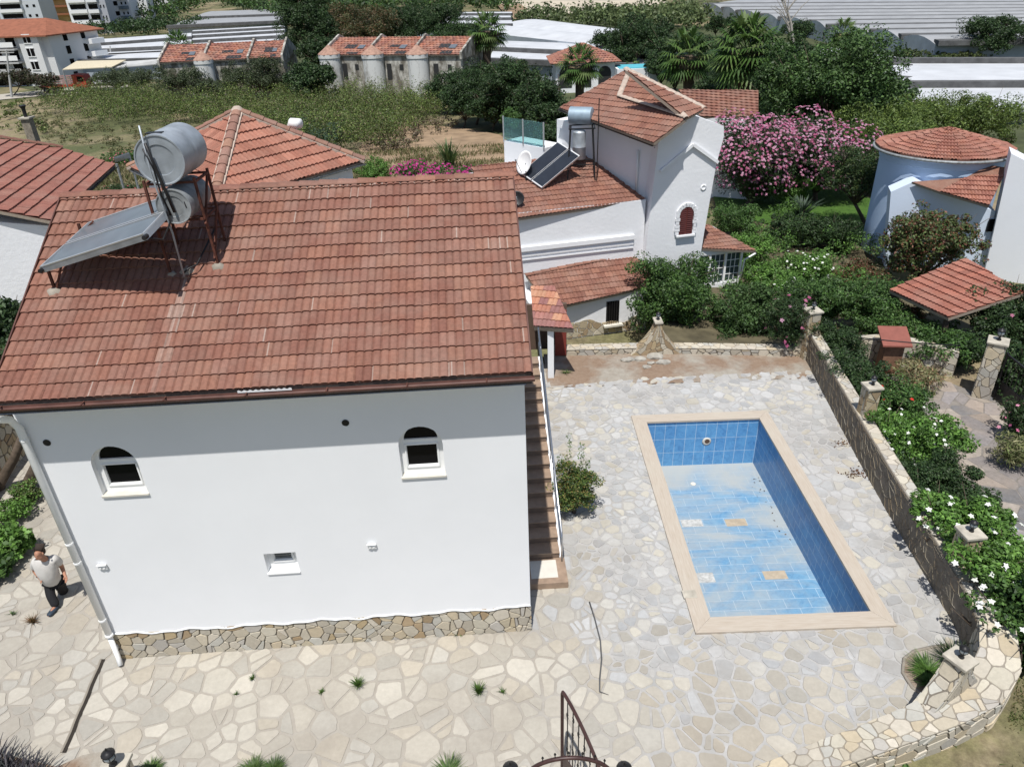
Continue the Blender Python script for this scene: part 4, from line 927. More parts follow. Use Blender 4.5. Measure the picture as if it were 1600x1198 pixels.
def pier(name, label, x, y, zb, zt, w, flare, rot, seed, group=None, sweep=.0, lamp=True, lamplabel=None, pal=OCHRE, d=None):
    """square stone pier whose foot sweeps out in concave curves along the wall"""
    t_ = thing(name, label, 'pier', (x, y, zb), rot, group); d = d or w; X = Vector((math.cos(rot), math.sin(rot), 0)); Y = Vector((-X.y, X.x, 0)); C = Vector((x, y, 0)); hgt = zt - zb
    n = 12; half = lambda z: w / 2 + flare * max(0, 1 - (z / (hgt * (.95 if flare > .55 else .8)))) ** (1.6 if flare > .55 else 2.2)
    prof = [(half(hgt * i / n), hgt * i / n) for i in range(n + 1)]; core = MB()
    pl = [(-a, z) for a, z in prof] + [(a, z) for a, z in prof[::-1]]
    core.prism([C + X * a * .985 - Y * d / 2 * .96 + Vector((0, 0, zb + z)) for a, z in pl], Y * d * .96); core.build('pier_core', M['wallmortar'], t_)
    for sgn in (-1, 1):
        mb = MB(); mw = w / 2 + flare
        def fn(a, b, h): 
            return tuple(C + X * a * half(b) / mw * 1.01 + Y * sgn * (d / 2 - .01 + h) + Vector((0, 0, zb + b)))
        stones(mb, [(-mw, 0), (mw, 0), (mw, hgt), (-mw, hgt)], fn, .025, .08, .007, .018, pal, seed + sgn, .012, None, (), .14); mb.build('stone_face', M['stone'], t_)
        mb = MB()
        def fn(a, b, h): return tuple(C + X * sgn * (half(b) - .008 + h) + Y * a + Vector((0, 0, zb + b)))
        stones(mb, [(-d / 2, 0), (d / 2, 0), (d / 2, hgt), (-d / 2, hgt)], fn, .015, .05, .007, .018, pal, seed + 3 + sgn, .012, None, (), .14); mb.build('stone_face', M['stone'], t_)
    mb = MB(); mb.box(C + Vector((0, 0, zt + .03)), (w + .08, d + .08, .06), Matrix((X, Y, Vector((0, 0, 1)))).transposed()); mb.build('cap', M['capstone'], t_, bevel=.012)
    if lamp: lantern((x, y, zt + .06), lamplabel, 'lanterns on the stone piers', 1.0 if 'clear' in lamplabel else .72)
    return t_
def lantern(p, label, group=None, s=1.0):
    t_ = thing('lantern', label, 'lantern', p, 0, group); x, y, z = p
    mb = MB(); mb.lathe([(.055 * s, 0), (.06 * s, .02 * s), (.03 * s, .05 * s), (.028 * s, .09 * s), (.06 * s, .12 * s), (.062 * s, .135 * s)], p, 14); mb.build('base', M['black'], t_, smooth=True)
    mb = MB(); mb.lathe([(.055 * s, 0), (.085 * s, .05 * s), (.09 * s, .09 * s), (.07 * s, .14 * s)], (x, y, z + .135 * s), 14); mb.build('globe', M['lamp'], t_, smooth=True)
    for k in range(6):
        a = 2 * PI * k / 6; mb = MB(); mb.tube([(x + r_ * s * math.cos(a), y + r_ * s * math.sin(a), z + h_ * s) for r_, h_ in ((.06, .135), (.092, .19), (.096, .235), (.075, .28))], .006 * s, 5); mb.build('rib', M['black'], t_)
    mb = MB(); mb.lathe([(.10 * s, .27 * s), (.095 * s, .285 * s), (.055 * s, .32 * s), (.02 * s, .34 * s), (.012 * s, .37 * s), (.016 * s, .38 * s), (.002, .40 * s)], p, 14); mb.build('cap', M['black'], t_, smooth=True)
    return t_
right_pts = [(8.72, 19.3), (8.6, 18.2), (8.32, 15.8), (8.12, 14.05), (7.95, 12.3), (7.82, 10.6), (7.72, 9.2), (7.60, 8.5)]
ribbon_wall('retaining_wall', 'long low stone-faced wall with pale capping between the pool terrace and the hedge', 'wall', right_pts[::-1], [-.32] * 8, [.72, .80, .85, .87, .87, .86, .84, .84], -.35, 41, OCHRE)
curv = [(7.60, 8.5), (7.35, 7.98), (6.9, 7.62), (6.3, 7.36), (5.7, 7.14), (5.0, 6.92), (4.3, 6.72), (3.5, 6.46), (2.6, 6.2), (1.75, 5.9)]
ribbon_wall('curved_wall', 'curved cream stone wall with a broad paved top at the corner of the terrace', 'wall', curv, [.50, .56, .58, .54, .48, .44, .42, .40, .40, .40], [.80, .66, .55, .50, .45, .40, .36, .33, .32, .32], -.6, 51, CREAM)
ribbon_wall('low_wall', 'low cream stone wall closing the back of the terrace', 'wall', [(1.2, 19.92), (4.3, 19.85), (8.7, 19.30)], .34, [.20, .20, .22], -1.25, 61, CREAM)
G1 = 'stone piers of the garden walls'
pier('stone_pier', 'tall square stone pier where the low back wall meets the retaining wall', 8.78, 19.35, -.2, 1.45, .36, .12, R(100), 71, G1, lamplabel='small lantern on the tall far corner pier')
pier('stone_pier', 'stone pier halfway along the retaining wall beside red hibiscus', 8.42, 14.75, -.2, 1.6, .30, .35, R(95), 75, G1, lamplabel='small lantern on the middle pier beside the red flowers')
pier('stone_pier', 'stone pier rising from the white hibiscus near the pool corner', 8.02, 9.85, -.2, 1.45, .30, .35, R(95), 79, G1, lamplabel='small lantern on the pier among white hibiscus')
pier('stone_pier', 'bottle-shaped stone pier with swept sides on the low back wall', 4.42, 19.9, 0.0, 1.05, .17, .72, R(0), 83, G1, d=.34, lamplabel='small lantern on the bottle-shaped pier')
pier('stone_pier', 'stone pier with swept foot standing on the curved wall', 6.58, 7.42, .35, 1.18, .26, .60, R(28), 87, G1, d=.30, pal=CREAM, lamplabel='small lantern on the pier of the curved wall')
# rocks lying on the dirt
RK = 'pale rocks on the bare soil'
for i, (px, py, r_, lab) in enumerate(((981, 563, .17, 'leftmost pale rock on the bare soil strip'), (999, 562, .15, 'second pale rock from the left on the bare soil'), (1023, 558, .22, 'largest white rock on the bare soil strip'), (1036, 567, .17, 'long flat pale rock, rightmost of the group'), (1017, 568, .10, 'small white rock between the larger ones'), (1010, 574, .11, 'small orange-tinged rock nearest the paving'))):
    p = onz(px, py, .02); rr = random.Random(i); bm = bmesh.new(); bmesh.ops.create_icosphere(bm, subdivisions=2, radius=1)
    mb = MB(); jit = [rr.uniform(.78, 1.15) for _ in bm.verts]; mb.v = [(p.x + v.co.x * r_ * jit[k] * 1.25, p.y + v.co.y * r_ * jit[k] * .8, p.z + .02 + v.co.z * r_ * .5 * jit[k]) for k, v in enumerate(bm.verts)]; mb.f = [tuple(v.index for v in f.verts) for f in bm.faces]; bm.free()
    tag(mb.build('rock', M['rock']), lab, 'rock', RK)
# ---------------------------------------------------------------- weeds in the joints
WD = 'weeds growing between the paving stones'
for i, (px, py, r_, h_, nn, lab) in enumerate(((560, 1072, .09, .13, 60, 'round bright green weed in the paving left of the middle one'), (748, 1083, .10, .14, 70, 'bushy green weed in the paving below the house corner'), (395, 1061, .05, .06, 24, 'tiny weed in the paving below the small window'), (785, 1082, .06, .05, 20, 'flat weed just right of the bushy one'), (503, 1081, .05, .04, 18, 'flat little weed left of the round one'), (717, 989, .09, .05, 30, 'weed at the foot of the stone plinth'), (370, 1085, .04, .05, 18, 'tiny dark weed left of the small pair'), (52, 972, .12, .10, 40, 'dry brown weed on the paving below the man'), (20, 960, .07, .05, 20, 'small green weed near the left edge of the paving'), (884, 584, .12, .08, 40, 'weed at the edge of the soil beside the porch post'))):
    p = onz(px, py, 0); dry = 'dry brown' in lab
    o = tuft('weed', None, (p.x, p.y, .0), r_ * 1.5, h_ * 1.5, int(nn * 1.6), [(.16, .08, .03), (.10, .07, .03)] if dry else [(.06, .12, .02), (.10, .17, .03), (.04, .08, .02)], 200 + i, w=.008, mat=M['leaf']); tag(o, lab, 'weed', WD)
for i, (px, py, lab) in enumerate(((1190, 940 - 247, 'dry leaf litter on the paving beside the retaining wall, farther patch'), )): pass
lm = M['dryleaf']
for i, (px, py, n_, lab) in enumerate(((1320, 692, 60, 'farther scatter of brown leaves on the pool terrace'), (1340, 741, 110, 'nearer scatter of brown leaves on the pool terrace'))):
    p = onz(px, py, .015); rng = np.random.default_rng(i + 5); P = np.stack([p.x + rng.normal(0, .16, n_), p.y + rng.normal(0, .10, n_), np.full(n_, .02)], 1); N = np.tile([0, 0, 1.], (n_, 1)) + rng.normal(0, .3, (n_, 3)); N /= np.linalg.norm(N, axis=1, keepdims=True)
    V, C = np_leaves(P, N, .05, .5, rng, pick([(.14, .07, .035), (.09, .05, .03)], n_, rng)); tag(leafmesh('leaf_litter', V, C, lm), lab, 'leaf litter', kind='stuff')
rng = np.random.default_rng(31); n_ = 46; cx_ = np.where(rng.random(n_) < .5, 6.25, 3.7); xx = np.clip(cx_ + rng.normal(0, .12, n_), 3.5, 6.34); yy = np.clip(15.6 - np.abs(rng.normal(0, 1.6, n_)), 9.8, 15.9)
P = np.stack([xx, yy, ZN + (ZF - ZN) * (yy - PJ0) / (PJ1 - PJ0) + .015], 1); N = np.tile([0, 0, 1.], (n_, 1)) + rng.normal(0, .25, (n_, 3)); N /= np.linalg.norm(N, axis=1, keepdims=True)
V, C = np_leaves(P, N, .05, .5, rng, pick([(.14, .08, .035), (.08, .05, .03)], n_, rng)); tag(leafmesh('leaf_litter', V, C, lm), 'few dry leaves along the edges of the empty pool floor', 'leaf litter', kind='stuff')
# drain slot and pipe in the paving
mb = MB(); a = onz(162, 1030, .0); b = onz(101, 1176, .0)
pts = [a.lerp(b, k / 10) + Vector((.018 * math.sin(k * 1.7) * .35, 0, 0)) for k in range(11)]; w_ = .028
mb.add([p + Vector((s * w_, 0, .014)) for p in pts for s in (-1, 1)], [(2 * k, 2 * k + 1, 2 * k + 3, 2 * k + 2) for k in range(10)])
dr = tag(mb.build('drain_slot', plain('dark_slot', (.03, .025, .02), .95)), 'long dark drain slot cut in the paving below the downpipe', 'drain')
mb = MB(); mb.tube([p + Vector((-.045, 0, .012)) for p in pts], .02, 6); mb.build('slot_edge', M['mortar'], dr)
mb = MB(); cp_ = [onz(x, y, .02) for x, y in ((921, 940), (929, 965), (938, 1000), (940, 1030), (937, 1060), (937, 1080), (951, 1085))]; mb.tube(cp_, [.014] * 6 + [.004], 7)
tag(mb.build('conduit', plain('grey_conduit', (.09, .09, .09), .6), smooth=True), 'dark grey conduit lying on the paving beside the pool', 'conduit')
# ---------------------------------------------------------------- planted corner inside the curved wall
mb = MB(); cxy = [onz(x, y, .0) for x, y in ((1412, 1030), (1428, 1018), (1455, 1012), (1480, 1008), (1505, 1015), (1520, 1035), (1500, 1070), (1475, 1090), (1450, 1092), (1425, 1075), (1410, 1052))]
V_, F_ = fillpoly([(p.x, p.y) for p in cxy], [], .022); mb.add(V_, F_); tag(mb.build('flower_bed', M['dirt']), kind='structure')
mb = MB(); mb.tube([p + Vector((0, 0, .02)) for p in [cxy[i] for i in (3, 2, 1, 0, 10, 9, 8)]], .03, 6); tag(mb.build('bed_edging', M['mortar'], smooth=True), 'curved cement edging round the planted corner', 'edging')
for i, (px, py, r_, h_, n_, pal, lab) in enumerate(((1492, 1036, .38, .32, 420, DARK, 'dark green clump of strap leaves by the curved wall'), (1450, 1048, .34, .16, 420, BRIGHT, 'spreading light green grass clump in the corner bed'), (1452, 1066, .26, .14, 260, BRIGHT, 'small grass clump at the near end of the corner bed'))):
    p = onz(px, py, .05); tag(tuft('grass_clump', None, (p.x, p.y, 0.02), r_, h_, n_, pal, 220 + i, w=.010), lab, 'grass clump', 'grass clumps in the corner bed')
# ---------------------------------------------------------------- gate
gx0, gx1, gy = -.02, 1.04, 5.38
gt = thing('garden_gate', 'brown wrought iron gate leaf standing open under a spiked arch', 'gate', (gx1, gy, 0))
mb = MB(); arcp = [(gx0 + (gx1 - gx0) * (1 - math.cos(PI * k / 20)) / 2, gy, 1.85 + .42 * math.sin(PI * k / 20)) for k in range(21)]
mb.tube([(gx0, gy, 0)] + arcp + [(gx1, gy, 0)], .026, 8); ar = mb.build('arch', M['gate'], gt, smooth=True)
for k in (6, 8, 10, 12, 14, 16):
    x, y, z = arcp[k]; mb = MB(); mb.tube([(x, y, z), (x, y, z + .09)], .006, 6); mb.lathe([(.004, 0), (.016, .012), (.014, .022), (.002, .045)], (x, y, z + .08), 8); mb.build('spike', M['black'], ar)
hp = Vector((gx1 - .03, gy + .03, 0)); fe = Vector((.52, 6.50, 0)); dl = (fe - hp); LL = dl.length; dl.normalize()
leaf = lambda s, z: tuple(hp + dl * s + Vector((0, 0, z)))
topz = lambda s: 1.50 + .52 * math.sin(min(1, s / (LL - .06)) * PI / 2) ** .9
mb = MB(); mb.tube([leaf(0, .1)] + [leaf(s, topz(s)) for s in np.linspace(0, LL - .06, 14)] + [leaf(LL - .015, topz(LL) - .01), leaf(LL, topz(LL) - .06), leaf(LL, .08)], .024, 8)
mb.bar(leaf(0, .12), leaf(LL, .12), .03, .03); fo = mb.build('gate_frame', M['gate'], gt, smooth=False)
mb = MB(); mb.bar(leaf(.02, .14), leaf(LL - .02, .14), .012, .02); 
N_ = Vector((-dl.y, dl.x, 0)); pa = [leaf(.02, .15), leaf(LL - .02, .15), leaf(LL - .02, .72), leaf(LL * .5, .80), leaf(.02, .72)]; mb.prism(pa, N_ * .008); mb.build('bottom_plate', M['gate'], gt)
for k in range(1, 8):
    s = LL * k / 8; mb = MB(); mb.tube([leaf(s, .13), leaf(s, topz(s))], .008, 6); mb.build('bar', M['black'], gt)
def scroll(s, z, f, q=.05):
    P = []
    for k in range(15):
        t = k / 14; a = -PI * .5 + t * PI * 1.0; P.append(leaf(s + f * (q * .55 * math.cos(a)), z + q * math.sin(a)))
    for sg in (-1, 1):
        e = []
        for k in range(1, 9):
            a = k / 8 * PI * 1.3; e.append(leaf(s - f * q * .42 * math.sin(a) * .8, z + sg * (q - .018 + .018 * math.cos(a))))
        P = (P + e) if sg > 0 else (e[::-1] + P)
    m_ = MB(); m_.tube(P, .005, 5); return m_.build('scroll', M['black'], gt)
for k, row in ((1, (1.42, 1.1)), (2, (1.36, 1.05)), (3, (1.5, 1.2, .95)), (4, (1.58, 1.12)), (5, (1.66, 1.3, .98)), (6, (1.78, 1.45, 1.1)), (7, (1.68, 1.3, .95))):
    for j, z in enumerate(row): scroll(LL * k / 8, z, 1 if (j + k) % 2 else -1)
GP = 'gate lanterns with black domed caps'
for i, (px, lab) in enumerate(((797, 'black domed lantern left of the iron gate arch'), (976, 'black domed lantern right of the iron gate arch'))):
    p = onz(px, 1192, 2.05); z = 1.62; pier('gate_pier', 'stone gate pier under the lantern %s of the iron gate' % ('left' if i == 0 else 'right'), p.x, p.y, 0, z, .34, 0, 0, 95 + i, 'gate piers', lamp=False); lantern((p.x, p.y, z + .06), lab, GP, 1.0)
p = onz(168, 1176, 1.05); pier('gate_pier', 'low stone pier under the lantern by the soil patch', p.x, p.y, 0, .72, .30, 0, 0, 99, 'gate piers', lamp=False, pal=CREAM); lantern((p.x, p.y, .78), 'black domed lantern on the low pier beside the soil patch', GP, .95)
# clumps of long grass at the lower edge
GC = 'grass clumps along the lower edge'
for i, (px, py, r_, h_, lab) in enumerate(((395, 1203, .22, .16, 'grass clump left of the middle along the lower edge'), (428, 1202, .2, .16, 'taller grass clump next to the first one'), (700, 1206, .28, .14, 'broad grass clump at the lower edge before the gate'), (235, 1200, .2, .08, 'thin grass clump beside the low lantern'))):
    p = onz(px, py, .05); tag(tuft('grass_clump', None, (p.x, p.y, 0), r_, h_, 420, [(.07, .13, .03), (.05, .10, .02), (.10, .15, .04)], 240 + i, w=.008), lab, 'grass clump', GC)
# dark spiky shrub, lower left
t_ = thing('spiky_shrub', 'dark purplish spiky shrub in the lower left corner', 'shrub', (-7.9, 6.4, 0)); 
for i, (px, py) in enumerate(((2, 1200), (34, 1214), (12, 1224), (50, 1232), (-20, 1195), (-10, 1215))):
    p = onz(px, py, .25); tuft('stem_leaves', t_, (p.x, p.y, 0.05), .40, .34, 120, [(.035, .03, .04), (.05, .045, .05), (.025, .03, .03)], 260 + i, w=.022, droop=.25)
# ---------------------------------------------------------------- planting along the retaining wall
HG = 'shrubs in the bed beside the retaining wall'
mb = MB(); V_, F_ = fillpoly([(8.85, 19.3), (8.5, 15.8), (8.3, 13.5), (8.1, 11), (7.95, 8.7), (8.9, 8.4), (9.3, 12), (9.9, 15.6), (10.9, 18.4), (11.5, 19.3)], [], .0); mb.add([(x, y, -.24) for x, y, z in V_], F_); tag(mb.build('planting_bed', M['dirt']), kind='structure')
bush(1302, 545, 99, 1.55, 'dark myrtle hedge behind the far corner pier', 'hedge', 'myrtle_bush', DARK, zb=-.3, dens=1.62, leaf=.06, group=HG)
bush(1330, 592, 108, 1.55, 'dark myrtle hedge between the corner pier and the middle pier', 'hedge', 'myrtle_bush', DARK, zb=-.3, dens=1.62, leaf=.06, group=HG)
bush(1400, 622, 103, 1.3, 'green hibiscus with red flowers behind the middle pier', 'hibiscus', 'hibiscus_bush', GREEN, zb=-.3, dens=1.38, leaf=.07, fl=12, flp=[(.60, .03, .02)], fls=.048, group=HG)
bush(1362, 700, 32, .9, 'small dark shrub leaning over the wall below the middle pier', 'bush', 'myrtle_bush', DARK, zb=-.3, dens=1.25, leaf=.06, group=HG)
bush(1422, 690, 146, 1.5, 'bright green hibiscus with white flowers halfway along the wall', 'hibiscus', 'hibiscus_bush', BRIGHT, zb=-.3, dens=1.50, leaf=.075, fl=70, fls=.045, group=HG)
bush(1462, 770, 162, 1.55, 'dark myrtle hedge between the two white hibiscus', 'hedge', 'myrtle_bush', DARK, zb=-.3, dens=1.88, leaf=.055, group=HG)
bush(1492, 838, 167, 1.8, 'hibiscus with large white flowers around the near pier', 'hibiscus', 'hibiscus_bush', BRIGHT, zb=-.3, dens=1.75, leaf=.08, fl=80, fls=.058, group=HG)
bush(1552, 900, 162, 1.8, 'hibiscus with white flowers right of the near pier', 'hibiscus', 'hibiscus_bush', BRIGHT, zb=-.3, dens=1.75, leaf=.08, fl=85, fls=.058, group=HG)
bush(1564, 970, 151, 1.8, 'hibiscus with white and red flowers nearest the curved wall', 'hibiscus', 'hibiscus_bush', GREEN, zb=-.3, dens=1.38, leaf=.08, fl=85, fls=.058, flp=WHITEF * 4 + [(.6, .03, .02)], group=HG)
bush(1632, 1010, 108, 1.1, 'hibiscus cut off by the right edge of the picture', 'hibiscus', 'hibiscus_bush', GREEN, zb=-.4, dens=.8, leaf=.08, fl=20, fls=.048, group=HG)
bush(1435, 588, 78, .75, 'dry striped ornamental grass at the head of the driveway', 'ornamental grass', 'grass_bush', [(.17, .17, .08), (.24, .22, .12), (.12, .14, .05), (.20, .12, .07)], zb=-.3, dens=1.4, leaf=.13, asp=.16)
bush(1590, 705, 60, .9, 'ornamental grass by the driveway at the right edge', 'ornamental grass', 'grass_bush', [(.14, .15, .06), (.20, .19, .10), (.09, .12, .04)], zb=-.3, dens=1.2, leaf=.13, asp=.16)
bush(1598, 655, 56, 1.3, 'pink oleander by the driveway at the right edge', 'oleander', 'oleander_bush', DARK, zb=-.3, dens=1.0, leaf=.11, asp=.22, fl=28, flp=[(.62, .16, .30), (.7, .3, .42)], fls=.05)
# low wall, gate post and iron gate by the driveway
ribbon_wall('driveway_wall', 'pale stone wall with iron rail at the head of the driveway', 'wall', [(10.3, 19.2), (11.3, 19.25), (12.75, 18.35)], .25, [.55, .55, .45], -.35, 131, CREAM)
mb = MB(); mb.tube([onz(1345, 528, 1.1), onz(1420, 535, 1.05), onz(1500, 540, 1.0)], .018, 6)
rl = tag(mb.build('iron_rail', M['black'], smooth=True), 'thin black rail above the driveway wall', 'railing')
p = onz(1532, 618, -.3); pier('stone_pier', 'stone gate post with a clear lantern beside the driveway gate', p.x, p.y, -.3, 1.35, .42, 0, R(-35), 135, G1, lamplabel='clear ribbed lantern on the driveway gate post', pal=CREAM)
ga = p + Vector((.25, -.15, 0)); gb = onz(1625, 690, -.3); gt2 = thing('driveway_gate', 'black iron gate with a solid lower panel beside the driveway post', 'gate', (ga.x, ga.y, -.3))
U2 = (gb - ga); U2.z = 0; LG = U2.length; U2.normalize(); N2 = Vector((-U2.y, U2.x, 0)); g3d = lambda s, z: ga + U2 * s + Vector((0, 0, z))
mb = MB(); mb.prism([g3d(0, .05), g3d(LG, .05), g3d(LG, .6), g3d(0, .6)], N2 * .03); mb.build('panel', M['black'], gt2)
mb = MB(); mb.bar(g3d(0, 1.35), g3d(LG, 1.35), .04); mb.bar(g3d(0, .05), g3d(0, 1.4), .05); mb.build('gate_frame', M['black'], gt2)
for k in range(1, int(LG / .16)): mb = MB(); mb.tube([g3d(k * .16, .6), g3d(k * .16, 1.35)], .010, 6); mb.build('bar', M['black'], gt2)
# red-roofed cabinet
p = onz(1384, 582, -.3); cb2 = thing('meter_cabinet', 'small brown cabinet with a red sloping lid beside the hedge', 'cabinet', (p.x, p.y, -.3), R(-8)); RC = Matrix.Rotation(R(-8), 3, 'Z')
mb = MB(); mb.box((p.x, p.y, .20), (.52, .42, 1.0), RC); mb.build('body', plain('brown_brick_body', (.20, .11, .07), .8, var=.3, scale=10), cb2)
X_, Y_ = RC @ Vector((1, 0, 0)), RC @ Vector((0, 1, 0)); c_ = Vector((p.x, p.y, 0)); q = lambda a, b, z: c_ + X_ * a + Y_ * b + Vector((0, 0, z))
mb = MB(); mb.prism([q(-.40, -.36, .70), q(.40, -.36, .70), q(.40, .36, .98), q(-.40, .36, .98)], (0, 0, .06)); mb.build('lid', plain('red_lid', (.23, .08, .06), .7), cb2, bevel=.01)
# bottom right rough ground plants
bush(1395, 1178, 130, .5, 'low white-flowered shrub outside the curved wall', 'shrub', 'shrub', GREEN, zb=-.55, dens=.9, leaf=.05, fl=30, fls=.022, flp=[(.7, .68, .5)])
bush(1455, 1162, 60, .55, 'small upright shrub against the curved wall', 'shrub', 'shrub', BRIGHT, zb=-.55, dens=.9, leaf=.05)
bush(1300, 1205, 90, .4, 'sprawling shrub at the lower edge outside the curved wall', 'shrub', 'shrub', GREEN, zb=-.5, dens=.9, leaf=.05)
mb = MB(); a = onz(1560, 1095, -.45); mb.prism([a, a + Vector((1.6, .4, 0)), a + Vector((1.7, .75, 0)), a + Vector((-.1, .3, 0))], (0, 0, .18)); tag(mb.build('side_step', plain('brown_step', (.12, .075, .05), .9)), 'dark brown step outside the curved wall', 'step')
rng = np.random.default_rng(77); P = []; 
gr = MB()
def grasscover(name, label, fnpt, n, hgt, pal, seed, w=.012):
    rng = np.random.default_rng(seed); B_ = np.array([fnpt(rng) for _ in range(n)]); a = rng.uniform(0, 2 * PI, n); h_ = hgt * rng.uniform(.4, 1.3, n); s = np.stack([np.cos(a), np.sin(a), np.zeros(n)], 1); lean = np.stack([rng.normal(0, .45, n) * h_, rng.normal(0, .45, n) * h_, h_], 1)
    ww = w * rng.uniform(.6, 1.4, (n, 1)); V = np.stack([B_ - s * ww, B_ + s * ww, B_ + lean + s * ww * .2, B_ + lean - s * ww * .2], 1).reshape(-1, 3); C = pick(pal, n, rng, .3)
    return tag(leafmesh(name, V, C, M['leaf']), label, 'grass', kind='stuff')
def brpt(rng):
    while True:
        x = rng.uniform(4.5, 10.5); y = rng.uniform(4.6, 8.4)
        if y < 6.2 + (x - 4.5) * .1 + max(0, x - 6.8) * 1.1 - .1: 
            if math.sin(x * 3.1 + y * 2) + math.sin(y * 5.3 - x * 1.7) + rng.normal() * .6 > -.2: return (x, y, T(x, y) - .04)
grasscover('rough_grass', 'short dry and green grass outside the curved wall', brpt, 9000, .07, [(.20, .17, .08), (.08, .12, .03), (.26, .21, .12), (.06, .10, .025)], 5, .009)
# ---------------------------------------------------------------- left edge
lw_, at_ = ribbon_wall('side_wall', 'ochre stone wall along the left edge beyond the path', 'wall', [(-12.05, 12.4), (-12.3, 14.2), (-12.75, 17.5)], .3, 1.55, -.05, 141, OCHRE)
bush(16, 848, 62, .7, 'large glossy-leaved shrub at the left edge beside the man', 'shrub', 'shrub', BRIGHT, zb=0, dens=.8, leaf=.13)
bush(-14, 885, 60, .6, 'broad-leaved dark shrub cut by the left edge', 'shrub', 'shrub', GREEN, zb=0, dens=.8, leaf=.13)
bush(12, 800, 60, .5, 'low light green plant at the foot of the ochre wall', 'shrub', 'shrub', BRIGHT, zb=0, dens=1, leaf=.06)
bush(40, 770, 45, .5, 'yellow-green plant against the ochre wall by the house corner', 'shrub', 'shrub', OLIVE + BRIGHT, zb=0, dens=1, leaf=.06)
fg = thing('side_gate', 'black iron gate beyond the ochre wall at the left edge', 'gate', (-13.2, 14.0, 0))
mb = MB()
for k in range(9): x = -13.6 + k * .12; mb = MB(); mb.tube([(x, 13.9 + k * .1, 0), (x, 13.9 + k * .1, 1.9)], .02, 6); mb.build('bar', M['black'], fg)
for z in (.3, 1.1, 1.8): mb = MB(); mb.bar((-13.65, 13.85, z), (-12.5, 14.8, z), .04, .06); mb.build('rail', M['black'], fg)
# ================================================================ neighbouring houses
def vplane(A, B_, off=0.0):
    """vertical plane through A and B_, pushed toward the camera by off"""
    A = Vector(A); U = Vector(B_) - A; U.z = 0; U.normalize(); N = Vector((U.y, -U.x, 0))
    if N.dot(CO - A) < 0: N = -N
    return A + N * off, N, U
def wallpoly(name, parent, pl, pix, depth, mat, zmin=None):
    """wall slab on a vertical plane, outlined by photo pixels, given real thickness"""
    P, N, U = pl; pts = [onpl(x, y, P, N) for x, y in pix]
    if zmin is not None: pts = [Vector((p.x, p.y, max(p.z, zmin))) for p in pts]
    mb = MB(); mb.prism(pts, -N * depth); return mb.build(name, mat, parent), pts
def onwall(pl, px, py, out=0.0): return onpl(px, py, pl[0] + pl[1] * out, pl[1])
V1 = thing('villa', 'white two-storey villa with tiled roofs and a gabled tower beyond the low wall', 'house', G(960, 515))
za = -1.2; A1 = onz(890, 528, za); B1 = onz(985, 515, za); W1 = vplane(A1, B1)
RP = M['rough_plaster']
# lower storey
eo = vplane(A1, B1, .35); e1 = onwall(eo, 886, 477); e2 = onwall(eo, 1012, 451); ez = (e1.z + e2.z) / 2; 
nrm, Ue, Ve = slope_normal(e1, e2, R(22), e1 - W1[1] * 5)
o_, PR = roof_px('lower_roof', V1, e1, nrm, Ue, [(886, 477), (1018, 447), (1020, 420), (985, 397), (822, 430), (834, 448)], ns=4, tw=.28, course=.27, seed=31)
caps('ridge_tiles', V1, onpl(820, 431, e1, nrm) + nrm * .02, onpl(985, 397, e1, nrm) + nrm * .02, .10, .3, seed=4)
topm = onpl(905, 413, e1, nrm); W2 = (topm + W1[1] * .0, W1[1], W1[2]); zl = e1.z
low = MB(); L0 = onwall(W1, 830, 540); L1 = onwall(W1, 1008, 520); low.prism([Vector((p.x, p.y, z)) for p, z in ((L0, za - .2), (L1, za - .2), (L1, zl + .02), (L0, zl + .02))], -W1[1] * 3.5); low.build('lower_wall', RP, V1)
mb = MB(); s0 = onwall(W1, 872, 530); Lw = (L1 - s0).length
def fnp(x, y, h): 
    lim = .52 + .12 * math.sin(x * 2.1) + .05 * math.sin(x * 7); q = s0 + W1[2] * (x if W1[2].dot(L1 - s0) > 0 else -x) + W1[1] * (.012 + h); return (q.x, q.y, za + y * lim / .6)
stones(mb, [(0, 0), (3.2, 0), (3.2, .6), (0, .6)], fnp, .02, .07, .008, .02, OCHRE, 301, .012, None, (), .12); mb.build('stone_base', M['stone'], V1)
mb = MB(); Wd = Vector(W1[2]) if W1[2].x > 0 else -W1[2]; c = onwall(W1, 957, 488); 
for (a, b, d, e) in ((-.24, .24, -.40, .44),): mb.prism([c + Wd * a + Vector((0, 0, d)), c + Wd * b + Vector((0, 0, d)), c + Wd * b + Vector((0, 0, e)), c + Wd * a + Vector((0, 0, e))], W1[1] * .01)
wn_ = mb.build('window', M['glass'], V1)
for k in range(6): mb = MB(); q = c + Wd * (-.22 + k * .088) + W1[1] * .06; mb.tube([q + Vector((0, 0, -.42)), q + Vector((0, 0, .44))], .009, 5); mb.build('grille_bar', M['black'], wn_)
mb = MB(); mb.box(c + Vector((0, 0, -.46)) + W1[1] * .08, (.7, .22, .07), Matrix((Wd, W1[1], Vector((0, 0, 1)))).transposed()); mb.build('sill', M['sill'], V1)
